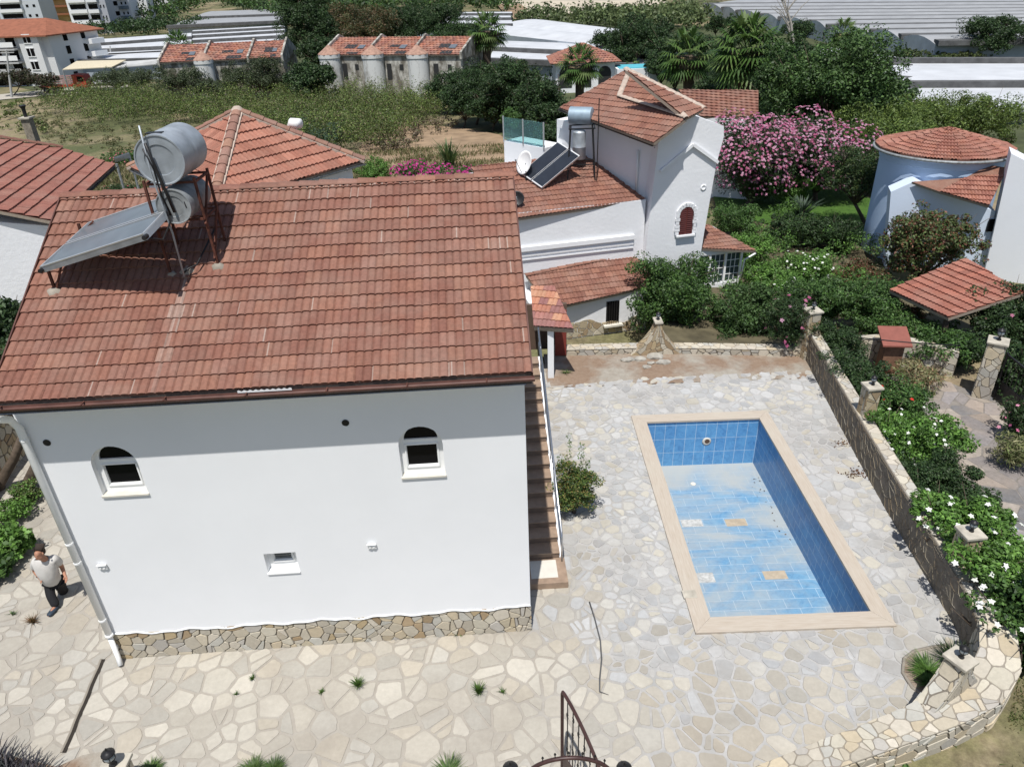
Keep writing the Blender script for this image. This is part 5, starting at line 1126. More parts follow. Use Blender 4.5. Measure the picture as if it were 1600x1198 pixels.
# upper wall with mouldings
eu = (W2[0] + W2[1] * .25, W2[1], W2[2]); u1 = onwall(eu, 800, 343); u2 = onwall(eu, 1008, 312)
uz = (u1.z + u2.z) / 2; a_ = onwall(W2, 780, 430); b_ = onwall(W2, 1004, 400)
mb = MB(); mb.prism([Vector((p.x, p.y, z)) for p, z in ((a_, za), (b_, za), (b_, uz + .02), (a_, uz + .02))], -W2[1] * 6); mb.build('upper_wall', RP, V1)
m1 = onwall(W2, 818, 398); m2 = onwall(W2, 990, 367)
for k, (dz_, pr_, hh) in enumerate(((0, .10, .16), (-.20, .05, .05), (-.34, .05, .05))):
    mb = MB(); zc = (m1.z + m2.z) / 2 + dz_; p0 = Vector((a_.x, a_.y, zc)); p1 = Vector((m2.x, m2.y, zc)); mb.prism([p0, p1, p1 + Vector((0, 0, hh)), p0 + Vector((0, 0, hh))], W2[1] * pr_); mb.build('moulding', M['plaster'], V1)
nr2, Uu, Vu = slope_normal(u1, u2, R(20), u1 - W2[1] * 5)
o_, PU = roof_px('middle_roof', V1, u1, nr2, Uu, [(798, 343), (1009, 312), (912, 240), (735, 262)], ns=3, tw=.28, course=.27, seed=33)
# block with the hipped roof behind
g1 = onpl(912, 243, u1, nr2); g2 = onpl(1000, 298, u1, nr2); W3 = vplane(g1, g2)
t1 = onwall(W3, 870, 172); t2 = onwall(W3, 1018, 225); tz_ = (t1.z + t2.z) / 2
UD = (g2 - g1); UD.z = 0; UD.normalize(); IN = -W3[1]
gs = g1 - UD * 3.0
mb = MB(); near = g2 + UD * .5; far = t1.copy()
mb.prism([Vector((p.x, p.y, z)) for p, z in ((far, za - .5), (near, za - .5), (near, tz_), (far, tz_))], IN * 2.6); mb.build('main_block', RP, V1)
eb = (W3[0] + W3[1] * .3, W3[1], W3[2]); r1 = onwall(eb, 872, 168); r2 = onwall(eb, 1020, 224); n3, U3, V3 = slope_normal(r1, r2, R(27), r1 + IN * 5)
o_, PB = roof_px('main_roof', V1, r1, n3, U3, [(874, 169), (1021, 224), (1072, 186), (978, 110)], ns=3, tw=.28, course=.29, seed=35)
apx = PB[3]; crn = PB[2]; fdir = Vector((-UD.y, UD.x, 0)); 
if fdir.dot(IN) < 0: fdir = -fdir
n4, U4, V4 = slope_normal(crn, crn + fdir, R(30), apx - UD * 3 if False else crn - UD * 3)
o_, PC = roof_px('main_roof', V1, crn, n4, U4, [(1072, 186), (1100, 171), (978, 110)], ns=3, tw=.28, course=.29, seed=36)
caps('ridge_tiles', V1, apx + Vector((0, 0, .04)), crn + Vector((0, 0, .04)), .11, .32, M['ridgem'], seed=5); caps('ridge_tiles', V1, apx + Vector((0, 0, .04)), PC[1] + Vector((0, 0, .04)), .11, .32, M['ridgem'], seed=6)
caps('ridge_tiles', V1, onpl(982, 118, r1, n3) + n3 * .05, onpl(968, 152, r1, n3) + n3 * .05, .10, .22, M['ridgem'], seed=7); caps('ridge_tiles', V1, onpl(968, 152, r1, n3) + n3 * .05, onpl(1068, 184, r1, n3) + n3 * .05, .10, .26, M['ridgem'], seed=8)
gutter('gutter', r1 - Vector((0, 0, .05)), r2 - Vector((0, 0, .05)), .06, M['black'], V1)
dpq = onwall(W3, 997, 235, .06); mb = MB(); mb.tube([dpq, Vector((dpq.x, dpq.y, onwall(W3, 995, 298).z))], .04, 8); mb.build('downpipe', M['upvc'], V1, smooth=True)
# tower
K = r2; W4 = (r2 + W1[1] * .12, W1[1], W1[2])
mouth = [(1030, 214), (1082, 180), (1131, 197), (1131, 214), (1119, 258), (1100, 365), (1088, 440), (1003, 440)]
tw_, TP = wallpoly('tower', V1, W4, mouth, 2.2, RP)
b0 = TP[-1]; b1 = TP[-2]; mb = MB(); mb.prism([b0, b1, Vector((b1.x, b1.y, za - .3)), Vector((b0.x, b0.y, za - .3))], -W4[1] * 2.2); mb.build('tower_base', RP, V1)
ch = [onwall(W4, x, y, .05) for x, y in ((1032, 268), (1083, 226), (1122, 254))]; mb = MB(); mb.bar(ch[0], ch[1], .08, .10); mb.bar(ch[1], ch[2], .08, .10); mb.build('chevron_moulding', RP, V1)
wc = onwall(W4, 1071, 352); Wt = Vector(W4[2]) if W4[2].x > 0 else -W4[2]
hw = .26; zs_ = .42
def aw(k, s=1.0, out=0.0): 
    return wc + Wt * (hw * s * math.cos(k)) + Vector((0, 0, zs_ + hw * s * math.sin(k))) + W4[1] * out
lp = [wc + Wt * -hw + Vector((0, 0, -.32)), wc + Wt * hw + Vector((0, 0, -.32))] + [aw(PI * k / 12) for k in range(13)]
mb = MB(); mb.prism([p + W4[1] * .005 for p in lp], W4[1] * .03); wo_ = mb.build('window', plain('brown_shutter', (.12, .03, .025), .6), V1, label='arched window with closed brown shutters')
mb = MB()
for s in (-1, 1):
    for k in range(13): z = -.28 + k * .075; x_ = s * hw * .5; mb = MB() if False else mb; mb.box(wc + Wt * x_ + Vector((0, 0, z)) + W4[1] * .045, (hw * .82, .014, .045), Matrix((Wt, W4[1], Vector((0, 0, 1)))).transposed() @ Matrix.Rotation(.5, 3, 'X'))
tag(mb.build('shutter_slats', plain('dark_shutter', (.09, .022, .02), .6), wo_))
mb = MB(); rr = random.Random(5)
for k in range(9): a = PI * (k + .5) / 9; mb.box(aw(a, 1.28, .03), (.15 * rr.uniform(.8, 1.2), .07, .13), Matrix((Wt, W4[1], Vector((0, 0, 1)))).transposed() @ Matrix.Rotation(rr.uniform(-.3, .3) - a + PI / 2, 3, 'Y'))
for s in (-1, 1):
    for k in range(6): mb.box(wc + Wt * s * hw * 1.3 + Vector((0, 0, -.26 + k * .125)) + W4[1] * .03, (.15 * rr.uniform(.7, 1.3), .07, .105), Matrix((Wt, W4[1], Vector((0, 0, 1)))).transposed())
mb.build('stone_surround', RP, wo_); mb = MB(); mb.box(wc + Vector((0, 0, -.36)) + W4[1] * .06, (.72, .14, .06), Matrix((Wt, W4[1], Vector((0, 0, 1)))).transposed()); mb.build('sill', M['plaster'], wo_)
q = onwall(W4, 1099, 293); mb = MB(); mb.lathe([(.10, 0), (.11, .02), (.07, .03), (.06, .015), (.001, .012)], q, 16, Matrix((Wt, Vector((0, 0, 1)), W4[1])).transposed()); mb.build('round_vent', RP, V1, smooth=True)
# conservatory on the right of the tower
W5 = (TP[4] - W4[1] * .6, W4[1], W4[2]); cr = [onwall(W5, x, y) for x, y in ((1085, 408), (1160, 393), (1155, 436), (1085, 462))]
zt_ = max(onwall(W5, 1105, 392).z, onwall(W5, 1162, 388).z); zb_ = cr[2].z - .05
q0 = Vector((cr[0].x, cr[0].y, 0)); q1 = Vector((cr[1].x, cr[1].y, 0)); LC = (q1 - q0).length
mb = MB(); mb.prism([Vector((p.x, p.y, z)) for p, z in ((q0, za - .3), (q1, za - .3), (q1, zb_), (q0, zb_))], -W5[1] * 2.5); mb.prism([Vector((p.x, p.y, z)) for p, z in ((q0, cr[1].z + .02), (q1, cr[1].z + .02), (q1, zt_ + .05), (q0, zt_ + .05))], -W5[1] * 2.5)
cs = mb.build('conservatory_wall', M['plaster'], V1)
for k in range(4):
    mb = MB(); p = q0.lerp(q1, k / 3); mb.bar(Vector((p.x, p.y, zb_)) - W5[1] * .03, Vector((p.x, p.y, cr[1].z + .02)) - W5[1] * .03, .08, .08); mb.build('window_post', M['upvc'], V1)
for k in range(3):
    p = q0.lerp(q1, k / 3 + .03); p2 = q0.lerp(q1, (k + 1) / 3 - .03); z0_, z1_ = zb_ + .03, cr[1].z - .02; mb = MB()
    mb.prism([Vector((a.x, a.y, z)) - W5[1] * .06 for a, z in ((p, z0_), (p2, z0_), (p2, z1_), (p, z1_))], -W5[1] * .02); pw = mb.build('window', glassm('conservatory_glass', (.05, .07, .075)), V1); mb = MB()
    for j in range(1, 3): a = p.lerp(p2, j / 3); mb.bar(Vector((a.x, a.y, z0_)) - W5[1] * .05, Vector((a.x, a.y, z1_)) - W5[1] * .05, .02)
    for j in range(0, 5): z = z0_ + (z1_ - z0_) * j / 4; mb.bar(Vector((p.x, p.y, z)) - W5[1] * .05, Vector((p2.x, p2.y, z)) - W5[1] * .05, .02)
    mb.build('glazing_bars', M['upvc'], pw)
c1 = Vector((q0.x, q0.y, zt_ + .06)) + W5[1] * .3; c2 = Vector((q1.x, q1.y, zt_ + .06)) + W5[1] * .3; n5, U5, V5 = slope_normal(c1, c2, R(14), c1 - W5[1] * 4)
roof_px('conservatory_roof', V1, c1, n5, U5, [(1085, 388), (1182, 392), (1108, 352), (1090, 352)], ns=3, tw=.25, course=.25, seed=38)
mb = MB(); q = onwall(W5, 1160, 400, .1); mb.tube([q + Vector((.5, 0, .1)), q + Vector((.1, 0, -.15)), q + Vector((.05, 0, -.9))], .035, 8); mb.build('downpipe', M['upvc'], V1, smooth=True)
# balcony at the back corner
bc = onwall(W3, 884, 232, .0); mb = MB(); o = Vector((bc.x, bc.y, 0)) + W3[1] * .0; zz = bc.z
bx_ = [o - UD * .2, o - UD * .2 + W3[1] * 1.0, o - UD * 2.4 + W3[1] * 1.0, o - UD * 2.4]
mb.prism([Vector((p.x, p.y, za)) for p in bx_], (0, 0, zz + .15 - za)); mb.build('balcony', M['plaster'], V1)
gl, gn, gk, gb = newmat('balcony_glass', .05); gb.inputs['Base Color'].default_value = (.35, .6, .6, 1); gb.inputs['Transmission Weight'].default_value = .85; gb.inputs['IOR'].default_value = 1.1
mb = MB(); mb.prism([Vector((p.x, p.y, zz + .2)) for p in (bx_[0] + W3[1] * .95, bx_[2], bx_[2] - UD * .02, bx_[0] + W3[1] * .97)], (0, 0, .85)); mb.build('balcony_glass', gl, V1)
for p in (bx_[1], bx_[2], bx_[1].lerp(bx_[2], .5)): mb = MB(); mb.tube([Vector((p.x, p.y, zz + .1)), Vector((p.x, p.y, zz + 1.08))], .03, 6); mb.build('balcony_post', M['alu'], V1)
# ---- its solar heater
def rp(px, py, h=0.0): p = onpl(px, py, u1, nr2); return p + Vector((0, 0, h))
f0 = rp(872, 288); S2 = thing('solar_water_heater', "second solar heater with dark panels and a tall tank on the villa's middle roof", 'solar heater', f0)
def lift(px, py, foot): return ony(px, py, foot.y)
PA = lift(813, 270, rp(818, 278)); PBb = lift(846, 293, rp(850, 300)); PT = lift(906, 243, rp(902, 285)); PD = PA + (PT - PBb)
Nn = (PBb - PA).cross(PD - PA).normalized(); Nn = Nn if Nn.z > 0 else -Nn
for k in range(2):
    a = PA.lerp(PBb, k * .52); b = PA.lerp(PBb, k * .52 + .48); c = PD.lerp(PT, k * .52 + .48); d = PD.lerp(PT, k * .52); mb = MB(); mb.prism([p - Nn * .09 for p in (a, b, c, d)], Nn * .08); pn = mb.build('collector_panel', M['alu'], S2)
    cc = (a + b + c + d) / 4; mb = MB(); mb.add([cc + (p - cc) * .95 - Nn * .006 for p in (a, b, c, d)], [(0, 1, 2, 3)]); mb.build('collector_glass', M['darkpanel'], pn)
TC = lift(908, 181, rp(905, 262)); UX = Vector((.93, -.36, 0)); Mt = Matrix((Vector((.36, .93, 0)), Vector((0, 0, 1)), UX)).transposed()
mb = MB(); mb.lathe([(.001, -.02), (.26, -.02), (.30, 0), (.30, .8), (.26, .82), (.001, .82)], TC - UX * .40, 28, Mt); autosmooth(mb.build('tank', plain('blue_grey_tank', (.28, .36, .42), .5, .3), S2, label='horizontal blue-grey tank on top'))
T2 = lift(905, 233, rp(905, 262)); mb = MB(); mb.lathe([(.001, 0), (.22, 0), (.24, .03), (.24, .42), (.25, .44), (.24, .46), (.24, .95), (.2, 1.0), (.001, 1.02)], T2 - Vector((0, 0, .35)), 24); autosmooth(mb.build('tank', M['galv'], S2, label='upright silver tank under the first'))
ft = rp(905, 275)
for dx, dy in ((-.45, -.3), (.55, -.3), (-.35, .45), (.6, .5)):
    b = Vector((ft.x + dx, ft.y + dy, 0)); b.z = u1.z - (nr2.x * (b.x - u1.x) + nr2.y * (b.y - u1.y)) / nr2.z; mb = MB(); mb.bar(b, Vector((ft.x + dx * .8, ft.y + dy * .8, TC.z - .28)), .045); mb.build('leg', M['black'], S2)
mb = MB()
for z in (TC.z - .3, T2.z - .38):
    for a, b in (((-.4, -.28), (.5, -.28)), ((.5, -.28), (.55, .45)), ((.55, .45), (-.32, .42)), ((-.32, .42), (-.4, -.28))): mb.bar(Vector((ft.x + a[0], ft.y + a[1], z)), Vector((ft.x + b[0], ft.y + b[1], z)), .04)
mb.build('stand_frame', M['black'], S2); mb = MB(); mb.tube([Vector((ft.x + .62, ft.y - .32, TC.z + .7)), Vector((ft.x + .6, ft.y - .3, u1.z + .3))], .018, 6); mb.build('pole', M['black'], S2)
for px, py in ((822, 283), (880, 270)): a = rp(px, py); mb = MB(); mb.bar(a, a + Vector((0, 0, .35 if px < 850 else .9)), .04); mb.build('leg', M['black'], S2)
def dish(name, label, p, aim, r, mat, base_h=.5):
    t_ = thing('satellite_dish', label, 'dish', Vector(p) - Vector((0, 0, base_h)), 0, 'satellite dishes'); aim = Vector(aim).normalized(); x = aim.cross(Vector((0, 0, 1))).normalized(); y = x.cross(aim); Mx = Matrix((x, y, aim)).transposed()
    mb = MB(); prf = [(r * k / 6, .25 * r * (k / 6) ** 2) for k in range(1, 7)]; mb.lathe([(.001, 0)] + prf + [(r * 1.0, .25 * r - .015)] + [(a, b - .015) for a, b in prf[::-1]][1:], p, 20, Mx); mb.build('reflector', mat, t_, smooth=True)
    mb = MB(); mb.tube([Vector(p), Vector(p) - Vector((0, 0, base_h))], .025, 6); mb.build('mast', M['galvd'], t_)
    mb = MB(); mb.tube([Vector(p) - y * r * .8 + aim * .2 * r, Vector(p) + aim * r * 1.1], .012, 5); mb.box(Vector(p) + aim * r * 1.12, (.06, .06, .06)); mb.build('feed_arm', M['galvd'], t_)
p = rp(822, 275, .45); dish('d', 'white satellite dish seen edge-on beside the solar panels', p, (-.75, -.5, .35), .42, M['white'])
p = rp(808, 322, .25); dish('d', 'dark satellite dish behind the right edge of the main roof', p, (-.1, -.9, .4), .26, M['black'], .3)
# ---------------------------------------------------------------- hipped house right behind
RH = thing('rear_house', 'house with a pyramid roof of orange tiles behind the main roof', 'house', (-7.7, 22.8, -1.2))
ap = onz(371, 174, 7.0); cR = onz(570, 252, 5.4); cL = onz(203, 262, 5.4); cF = Vector((ap.x + .25, ap.y - 4.0, 5.4)); cB = Vector((ap.x, ap.y + 3.8, 5.4))
cen_ = Vector((ap.x, ap.y, 0))
for i, (a, b) in enumerate(((cL, cF), (cF, cR), (cR, cB), (cB, cL))):
    U = (b - a).normalized(); N = U.cross(ap - a).normalized(); N = N if N.z > 0 else -N; V = N.cross(U); V = V if V.z > 0 else -V
    pts = [((p - a).dot(U), (p - a).dot(V)) for p in (a, b, ap)]; roofplane('roof', RH, a, U, V, pts, ns=5 if i < 2 else 2, tw=.30, course=.36, seed=41 + i, pal=[(.30, .13, .09), (.27, .115, .08), (.33, .15, .105)], amp=.04, step=.05)
for i, c in enumerate((cF, cR, cL, cB)): caps('hip_tiles', RH, c + Vector((0, 0, .05)), ap + Vector((0, 0, .05)), .13, .36, seed=51 + i, pal=[(.26, .14, .10), (.24, .13, .10), (.29, .16, .11)]); 
for i, c in enumerate((cF, cR, cL)): 
    mb = MB(); mb.bar(c + Vector((0, 0, .0)), ap, .34, .07); mb.build('hip_mortar', M['ridgem'], RH)
mb = MB(); mb.lathe([(.20, -.12), (.17, .06), (.08, .14), (.001, .15)], ap, 12); mb.build('finial', M['ridgem'], RH, smooth=True)
mb = MB(); k_ = .88; sh_ = lambda c: Vector((cen_.x + (c.x - cen_.x) * k_, cen_.y + (c.y - cen_.y) * k_, -1.4)); mb.prism([sh_(cL), sh_(cF), sh_(cR), sh_(cB)], (0, 0, 6.75)); mb.build('wall', M['plaster'], RH)
gutter('gutter', cF - Vector((0, 0, .06)), cR - Vector((0, 0, .06)), .06, M['galvd'], RH); gutter('gutter', cL - Vector((0, 0, .06)), cF - Vector((0, 0, .06)), .06, M['galvd'], RH)
p = ony(455, 192, ap.y + .8); mb = MB(); mb.tube([p + Vector((.0, 0, -.9)), p + Vector((0, 0, -.1)), p + Vector((.05, -.05, 0)), p + Vector((.3, -.2, 0))], .15, 12); mb.build('vent_pipe', M['upvc'], RH, smooth=True)
# ---------------------------------------------------------------- left neighbour
LN = thing('left_house', 'white house with a large red tiled roof at the left edge', 'house', G(40, 420))
E1 = onz(83, 346, 4.6); E2 = onz(180, 258, 4.6); nl, Ul, Vl = slope_normal(E1, E2, R(20), E1 + Vector((-5, 0, 0)))
o_, PL_ = roof_px('roof', LN, E1, nl, Ul, [(83, 346), (180, 258), (96, 232), (-20, 214), (-140, 200), (-200, 290)], ns=3, tw=.26, course=.36, seed=61, step=.05, amp=.012, pal=[(.25, .105, .08), (.235, .10, .077), (.26, .112, .085)], var=.05)
gutter('gutter', E1 + Vector((0, 0, -.05)), E2 + Vector((0, 0, -.05)), .07, M['black'], LN)
Wl = vplane(E1 + Vector((-.25, .15, 0)), onpl(-60, 318, E1, nl) + Vector((0, .15, 0))); x0 = onwall(Wl, 75, 345); x1 = onwall(Wl, -120, 330)
mb = MB(); mb.prism([Vector((x0.x, x0.y, -.2)), Vector((x1.x, x1.y, -.2)), Vector((x1.x, x1.y, x1.z - .15)), Vector((x0.x, x0.y, x0.z - .15))], -Wl[1] * 5); mb.build('wall', RP, LN)
caps('ridge_tiles', LN, PL_[3] + nl * .05, PL_[2] + nl * .05, .11, .33, seed=8)
cw = onpl(50, 225, E1, nl); mb = MB(); cw = ony(52, 216, cw.y + 4); mb.box((cw.x, cw.y, cw.z), (.32, .32, 1.5)); ch_ = mb.build('chimney', plain('stone_chimney', (.22, .19, .15), .9, var=.4, scale=12), LN); mb = MB(); mb.box((cw.x, cw.y, cw.z + .78), (.44, .44, .06)); mb.build('chimney_cap', M['capstone'], ch_)
mb = MB(); mb.lathe([(.07, 0), (.07, .3), (.13, .42), (.12, .44)], (cw.x, cw.y, cw.z + .81), 12); mb.build('chimney_pot', M['black'], ch_)
# small porch roofs between the houses
AW = thing('garden_shed', 'small roof of corrugated sheet on posts between the two tiled roofs', 'shed', (-12.2, 21.5, 0)); p1, p2 = onz(178, 262, 4.3), onz(212, 300, 4.3)
mb = MB(); mb.prism([onz(180, 254, 4.2), onz(205, 247, 4.2), onz(202, 240, 4.4), onz(178, 248, 4.4)], (0, 0, .05)); mb.build('sheet_roof', M['greysheet'], AW); 
for q_ in ((182, 256), (203, 248)): p = onz(*q_, 4.2); mb = MB(); mb.tube([p, Vector((p.x, p.y, -1))], .05, 6); mb.build('post', M['galvd'], AW)
# ---------------------------------------------------------------- round tower house, right
RT_ = thing('tower_house', 'white house with a round tower under a tiled cone roof at the right edge', 'house', G(1450, 400))
bl_ = onz(1363, 388, -1.2); ydp = bl_.y; eL = ony(1387, 232, ydp); rT = 2.35; ax_ = Vector((eL.x + rT, ydp, 0)); zE = eL.z
zE = zE; mb = MB(); nn = 40
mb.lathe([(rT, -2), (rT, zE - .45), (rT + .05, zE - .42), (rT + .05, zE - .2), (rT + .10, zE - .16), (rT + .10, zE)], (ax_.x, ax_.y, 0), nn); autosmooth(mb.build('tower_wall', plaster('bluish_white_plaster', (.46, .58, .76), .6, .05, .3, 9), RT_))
apx2 = ony(1489, 198, ydp + .6); zA = apx2.z; ec = Vector((ax_.x, ax_.y, 0)); ap2 = Vector((apx2.x * .5 + ax_.x * .5, ax_.y + .3, zA)); ns_ = 14; re = rT + .28
for k in range(ns_):
    a0, a1 = 2 * PI * k / ns_, 2 * PI * (k + 1) / ns_; A = Vector((ec.x + re * math.cos(a0), ec.y + re * math.sin(a0), zE)); B2 = Vector((ec.x + re * math.cos(a1), ec.y + re * math.sin(a1), zE))
    U = (B2 - A).normalized(); N = U.cross(ap2 - A).normalized(); N = N if N.z > 0 else -N; V = N.cross(U); V = V if V.z > 0 else -V
    roofplane('roof', RT_, A, U, V, [((p - A).dot(U), (p - A).dot(V)) for p in (A, B2, ap2)], ns=3, tw=.24, course=.30, seed=70 + k, amp=.04, step=.05, pal=[(.30, .13, .09), (.27, .115, .085), (.33, .15, .11)], thick=.05)
mb = MB(); mb.tube([(ec.x + (re + .04) * math.cos(2 * PI * k / 36), ec.y + (re + .04) * math.sin(2 * PI * k / 36), zE - .06) for k in range(36)], .06, 6, closed=True); mb.build('gutter', M['galvd'], RT_, smooth=True)
# lower curved roof in front of the tower and the tall white end wall
WR = vplane(Vector((ax_.x + .6, ax_.y - rT - .9, 0)), Vector((ax_.x + 4.5, ax_.y - rT - 2.2, 0)))
lwp, LPn = wallpoly('front_wall', RT_, WR, [(1392, 300), (1430, 283), (1470, 302), (1555, 330), (1535, 450), (1380, 450)], .9, plaster('bluish_lit_wall_plaster', (.60, .68, .80), .6, .05, .3, 9))  # part of the bluish tone is light, put into the wall's colour
f1 = onwall(WR, 1428, 288, .25); f2 = onwall(WR, 1552, 326, .25); f2.z = f1.z; nf, Uf, Vf = slope_normal(f1, f2, R(24), f1 - WR[1] * 4)
roof_px('front_roof', RT_, f1, nf, Uf, [(1425, 284), (1470, 300), (1545, 322), (1575, 262), (1545, 258), (1508, 278)], ns=3, tw=.24, course=.28, seed=90, amp=.04, step=.05, pal=[(.30, .13, .09), (.27, .115, .085), (.33, .15, .11)])
WE = vplane(onwall(WR, 1545, 440, .5), onwall(WR, 1545, 440, .5) + Vector((3, -1.6, 0)))
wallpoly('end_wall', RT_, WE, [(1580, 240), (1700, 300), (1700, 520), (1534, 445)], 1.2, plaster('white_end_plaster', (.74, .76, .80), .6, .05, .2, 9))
c = onwall(WR, 1549, 352, .02); mb = MB(); mb.box(c, (.30, .06, .5)); mb.build('window', M['glass'], RT_)
# canopy
CN = thing('canopy', 'low red tiled canopy beside the round tower house', 'canopy', G(1480, 500)); k1 = onz(1390, 454, 1.1); k2 = onz(1482, 497, 1.1); k3 = onz(1556, 462, 1.1); nc_, Uc, Vc = slope_normal(k1, k2, R(12), k1 + Vector((2, 3, 0)))
o_, PK = roof_px('canopy_roof', CN, k1, nc_, Uc, [(1390, 454), (1482, 497), (1600, 458), (1510, 404), (1430, 435)], ns=3, tw=.24, course=.30, seed=95, amp=.02, step=.05, pal=[(.30, .12, .085), (.27, .11, .08)])
for i in (0, 1, 2): p = PK[i] * .9 + (sum(PK, Vector()) / 5) * .1; mb = MB(); mb.bar(Vector((p.x, p.y, -1)), Vector((p.x, p.y, p.z - .05)), .12); mb.build('post', plain('dark_timber', (.05, .035, .03)), CN)
# ================================================================ far buildings
def P2(px, py, y): return ony(px, py, y)
def blockbox(mb, base, ux, uy, w, d, z0, z1):
    b = Vector((base.x, base.y, 0)); q = [b, b + ux * w, b + ux * w + uy * d, b + uy * d]; mb.prism([Vector((p.x, p.y, z0)) for p in q], (0, 0, z1 - z0))
M['old'] = weathered('stained_old_plaster', (.62, .62, .60), (.20, .18, .15), .50, .66, .6); M['old2'] = weathered('badly_stained_plaster', (.55, .53, .48), (.16, .145, .12), .36, .56, 1.2)
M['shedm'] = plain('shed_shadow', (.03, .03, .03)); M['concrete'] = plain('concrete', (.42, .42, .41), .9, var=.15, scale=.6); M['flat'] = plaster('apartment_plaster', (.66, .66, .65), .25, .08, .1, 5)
M['road'] = plain('dusty_road', (.38, .35, .30), .95, var=.12, scale=.5)
OLDT = [(.30, .12, .08), (.24, .10, .075), (.33, .15, .10), (.20, .09, .07), (.27, .13, .10)]
def flatroof(name, parent, quad, pal=OLDT, seed=1, mat=None, tw=.5, course=.6):
    a, b, c, d = [Vector(q) for q in quad]; U = (b - a).normalized(); N = U.cross(d - a).normalized(); N = N if N.z > 0 else -N; V = N.cross(U); V = V if V.z > 0 else -V
    return roofplane(name, parent, a, U, V, [((p - a).dot(U), (p - a).dot(V)) for p in (a, b, c, d)], mat=mat or M['tile_far'], ns=2, rolls=1, tw=tw, course=course, amp=.05, step=.07, seed=seed, pal=pal, thick=.12, var=.2)
def hole_patch(mb, a, b, c, d, s0, s1, t0, t1, up):
    f = lambda s, t: (a + (b - a) * s).lerp(d + (c - d) * s, t) + up; mb.add([f(s0, t0), f(s1, t0), f(s1, t1), f(s0, t1)], [(0, 1, 2, 3)])
def ruin(label, xs_, ybase, yeave, yridge, towers, seed, name='ruined_villa', tone='old2', right_gable=True):
    """row of abandoned white villas: bays between round stair towers with tile caps"""
    b0 = G(xs_[0], ybase[0]); b1 = G(xs_[-1], ybase[1]); t_ = thing(name, label, 'ruin', b0); zb = min(b0.z, b1.z) - .3
    ux = b1 - b0; ux.z = 0; W_ = ux.length; ux.normalize(); uy = Vector((-ux.y, ux.x, 0)); ze = ony(xs_[0], yeave[0], b0.y).z; zr_ = ze + 1.7; D = 5.5; rr = random.Random(seed)
    at_ = lambda px: (onpl(px, (ybase[0] + ybase[1]) / 2, b0, uy) - b0).dot(ux)
    mb = MB(); blockbox(mb, b0 + uy * .3, ux, uy, W_, D * 2 - .6, zb, ze); mb.build('wall', M[tone], t_)
    bb = Vector((b0.x, b0.y, 0)); E = lambda s, o, z: bb + ux * s + uy * o + Vector((0, 0, z))
    edges = [at_(x) for x in xs_]
    for i in range(len(edges) - 1):
        s0, s1 = edges[i] + .15, edges[i + 1] - .15; q = [E(s0, 0, ze), E(s1, 0, ze), E(s1, D, zr_), E(s0, D, zr_)]; flatroof('roof', t_, q, seed=seed + i)
        q2 = [E(s1, 2 * D, ze), E(s0, 2 * D, ze), E(s0, D, zr_), E(s1, D, zr_)]; flatroof('roof', t_, q2, seed=seed + i + 20)
        for (u0, u1, v0, v1) in [(rr.uniform(.35, .5), rr.uniform(.58, .68), rr.uniform(.3, .4), rr.uniform(.48, .6)), (rr.uniform(.3, .7), rr.uniform(.8, .95), 0.02, rr.uniform(.12, .2))]:
            hp_ = MB(); hole_patch(hp_, *q, u0, u1, v0, v1, Vector((0, -.02, .10))); hp_.build('roof_hole', M['shedm'], t_)
        pn = MB(); f0 = rr.uniform(.62, .72); hole_patch(pn, *q, f0, f0 + .14, .3, .5, Vector((0, -.02, .16))); pn.build('skylight', M['panelglass'], t_)
        for s_, w_, z0_, z1_ in ((s0 + (s1 - s0) * .42, .7, ze - 3.1, ze - 1.1), (s0 + (s1 - s0) * .72, .55, ze - 1.9, ze - 1.2)):
            wm = MB(); wm.prism([E(s_, .28, z0_), E(s_ + w_, .28, z0_), E(s_ + w_, .28, z1_), E(s_, .28, z1_)], uy * -.02); wm.build('window', M['shedm'], t_)
        cm_ = MB(); cm_.bar(E(s0, .24, ze - .18), E(s1, .24, ze - .18), .16, .2); cm_.build('cornice', M['old2'], t_)
    for e in edges:
        g = MB(); g.prism([E(e - .14, -.1, ze - .5), E(e - .14, -.1, ze + .35), E(e - .14, D, zr_ + .45), E(e - .14, 2 * D, ze + .3), E(e - .14, 2 * D, ze - .6)], ux * .28); g.build('party_wall', M[tone], t_)
    for x0_, x1_ in towers:
        a = at_(x0_); b = at_(x1_); r = (b - a) / 2; c = bb + ux * (a + r) + uy * (-r * .25); tb = MB(); zt = ze + .15; tb.lathe([(r, zb), (r, zt - .5), (r * 1.06, zt - .45), (r * 1.06, zt)], c, 22); tt = autosmooth(tb.build('stair_tower', M['old'], t_)); rc = MB(); rc.lathe([(r * 1.1, zt), (r * 1.08, zt + .08), (.05, zt + 1.15)], c, 10); rc.build('tower_roof', plain('pinkish_tile_cap', (.33, .20, .15), .9, var=.3, scale=3), tt)
    return t_
ruin('abandoned white row of villas with three round towers and broken tile roofs', (512, 579, 648, 724), (150, 153), (86, 84), 74, ((512, 540), (577, 606), (645, 674)), 3)
ruin('abandoned stained villa row half hidden by olive shrubs at the left', (262, 330, 400, 452), (160, 152), (98, 92), 84, ((318, 346),), 17)
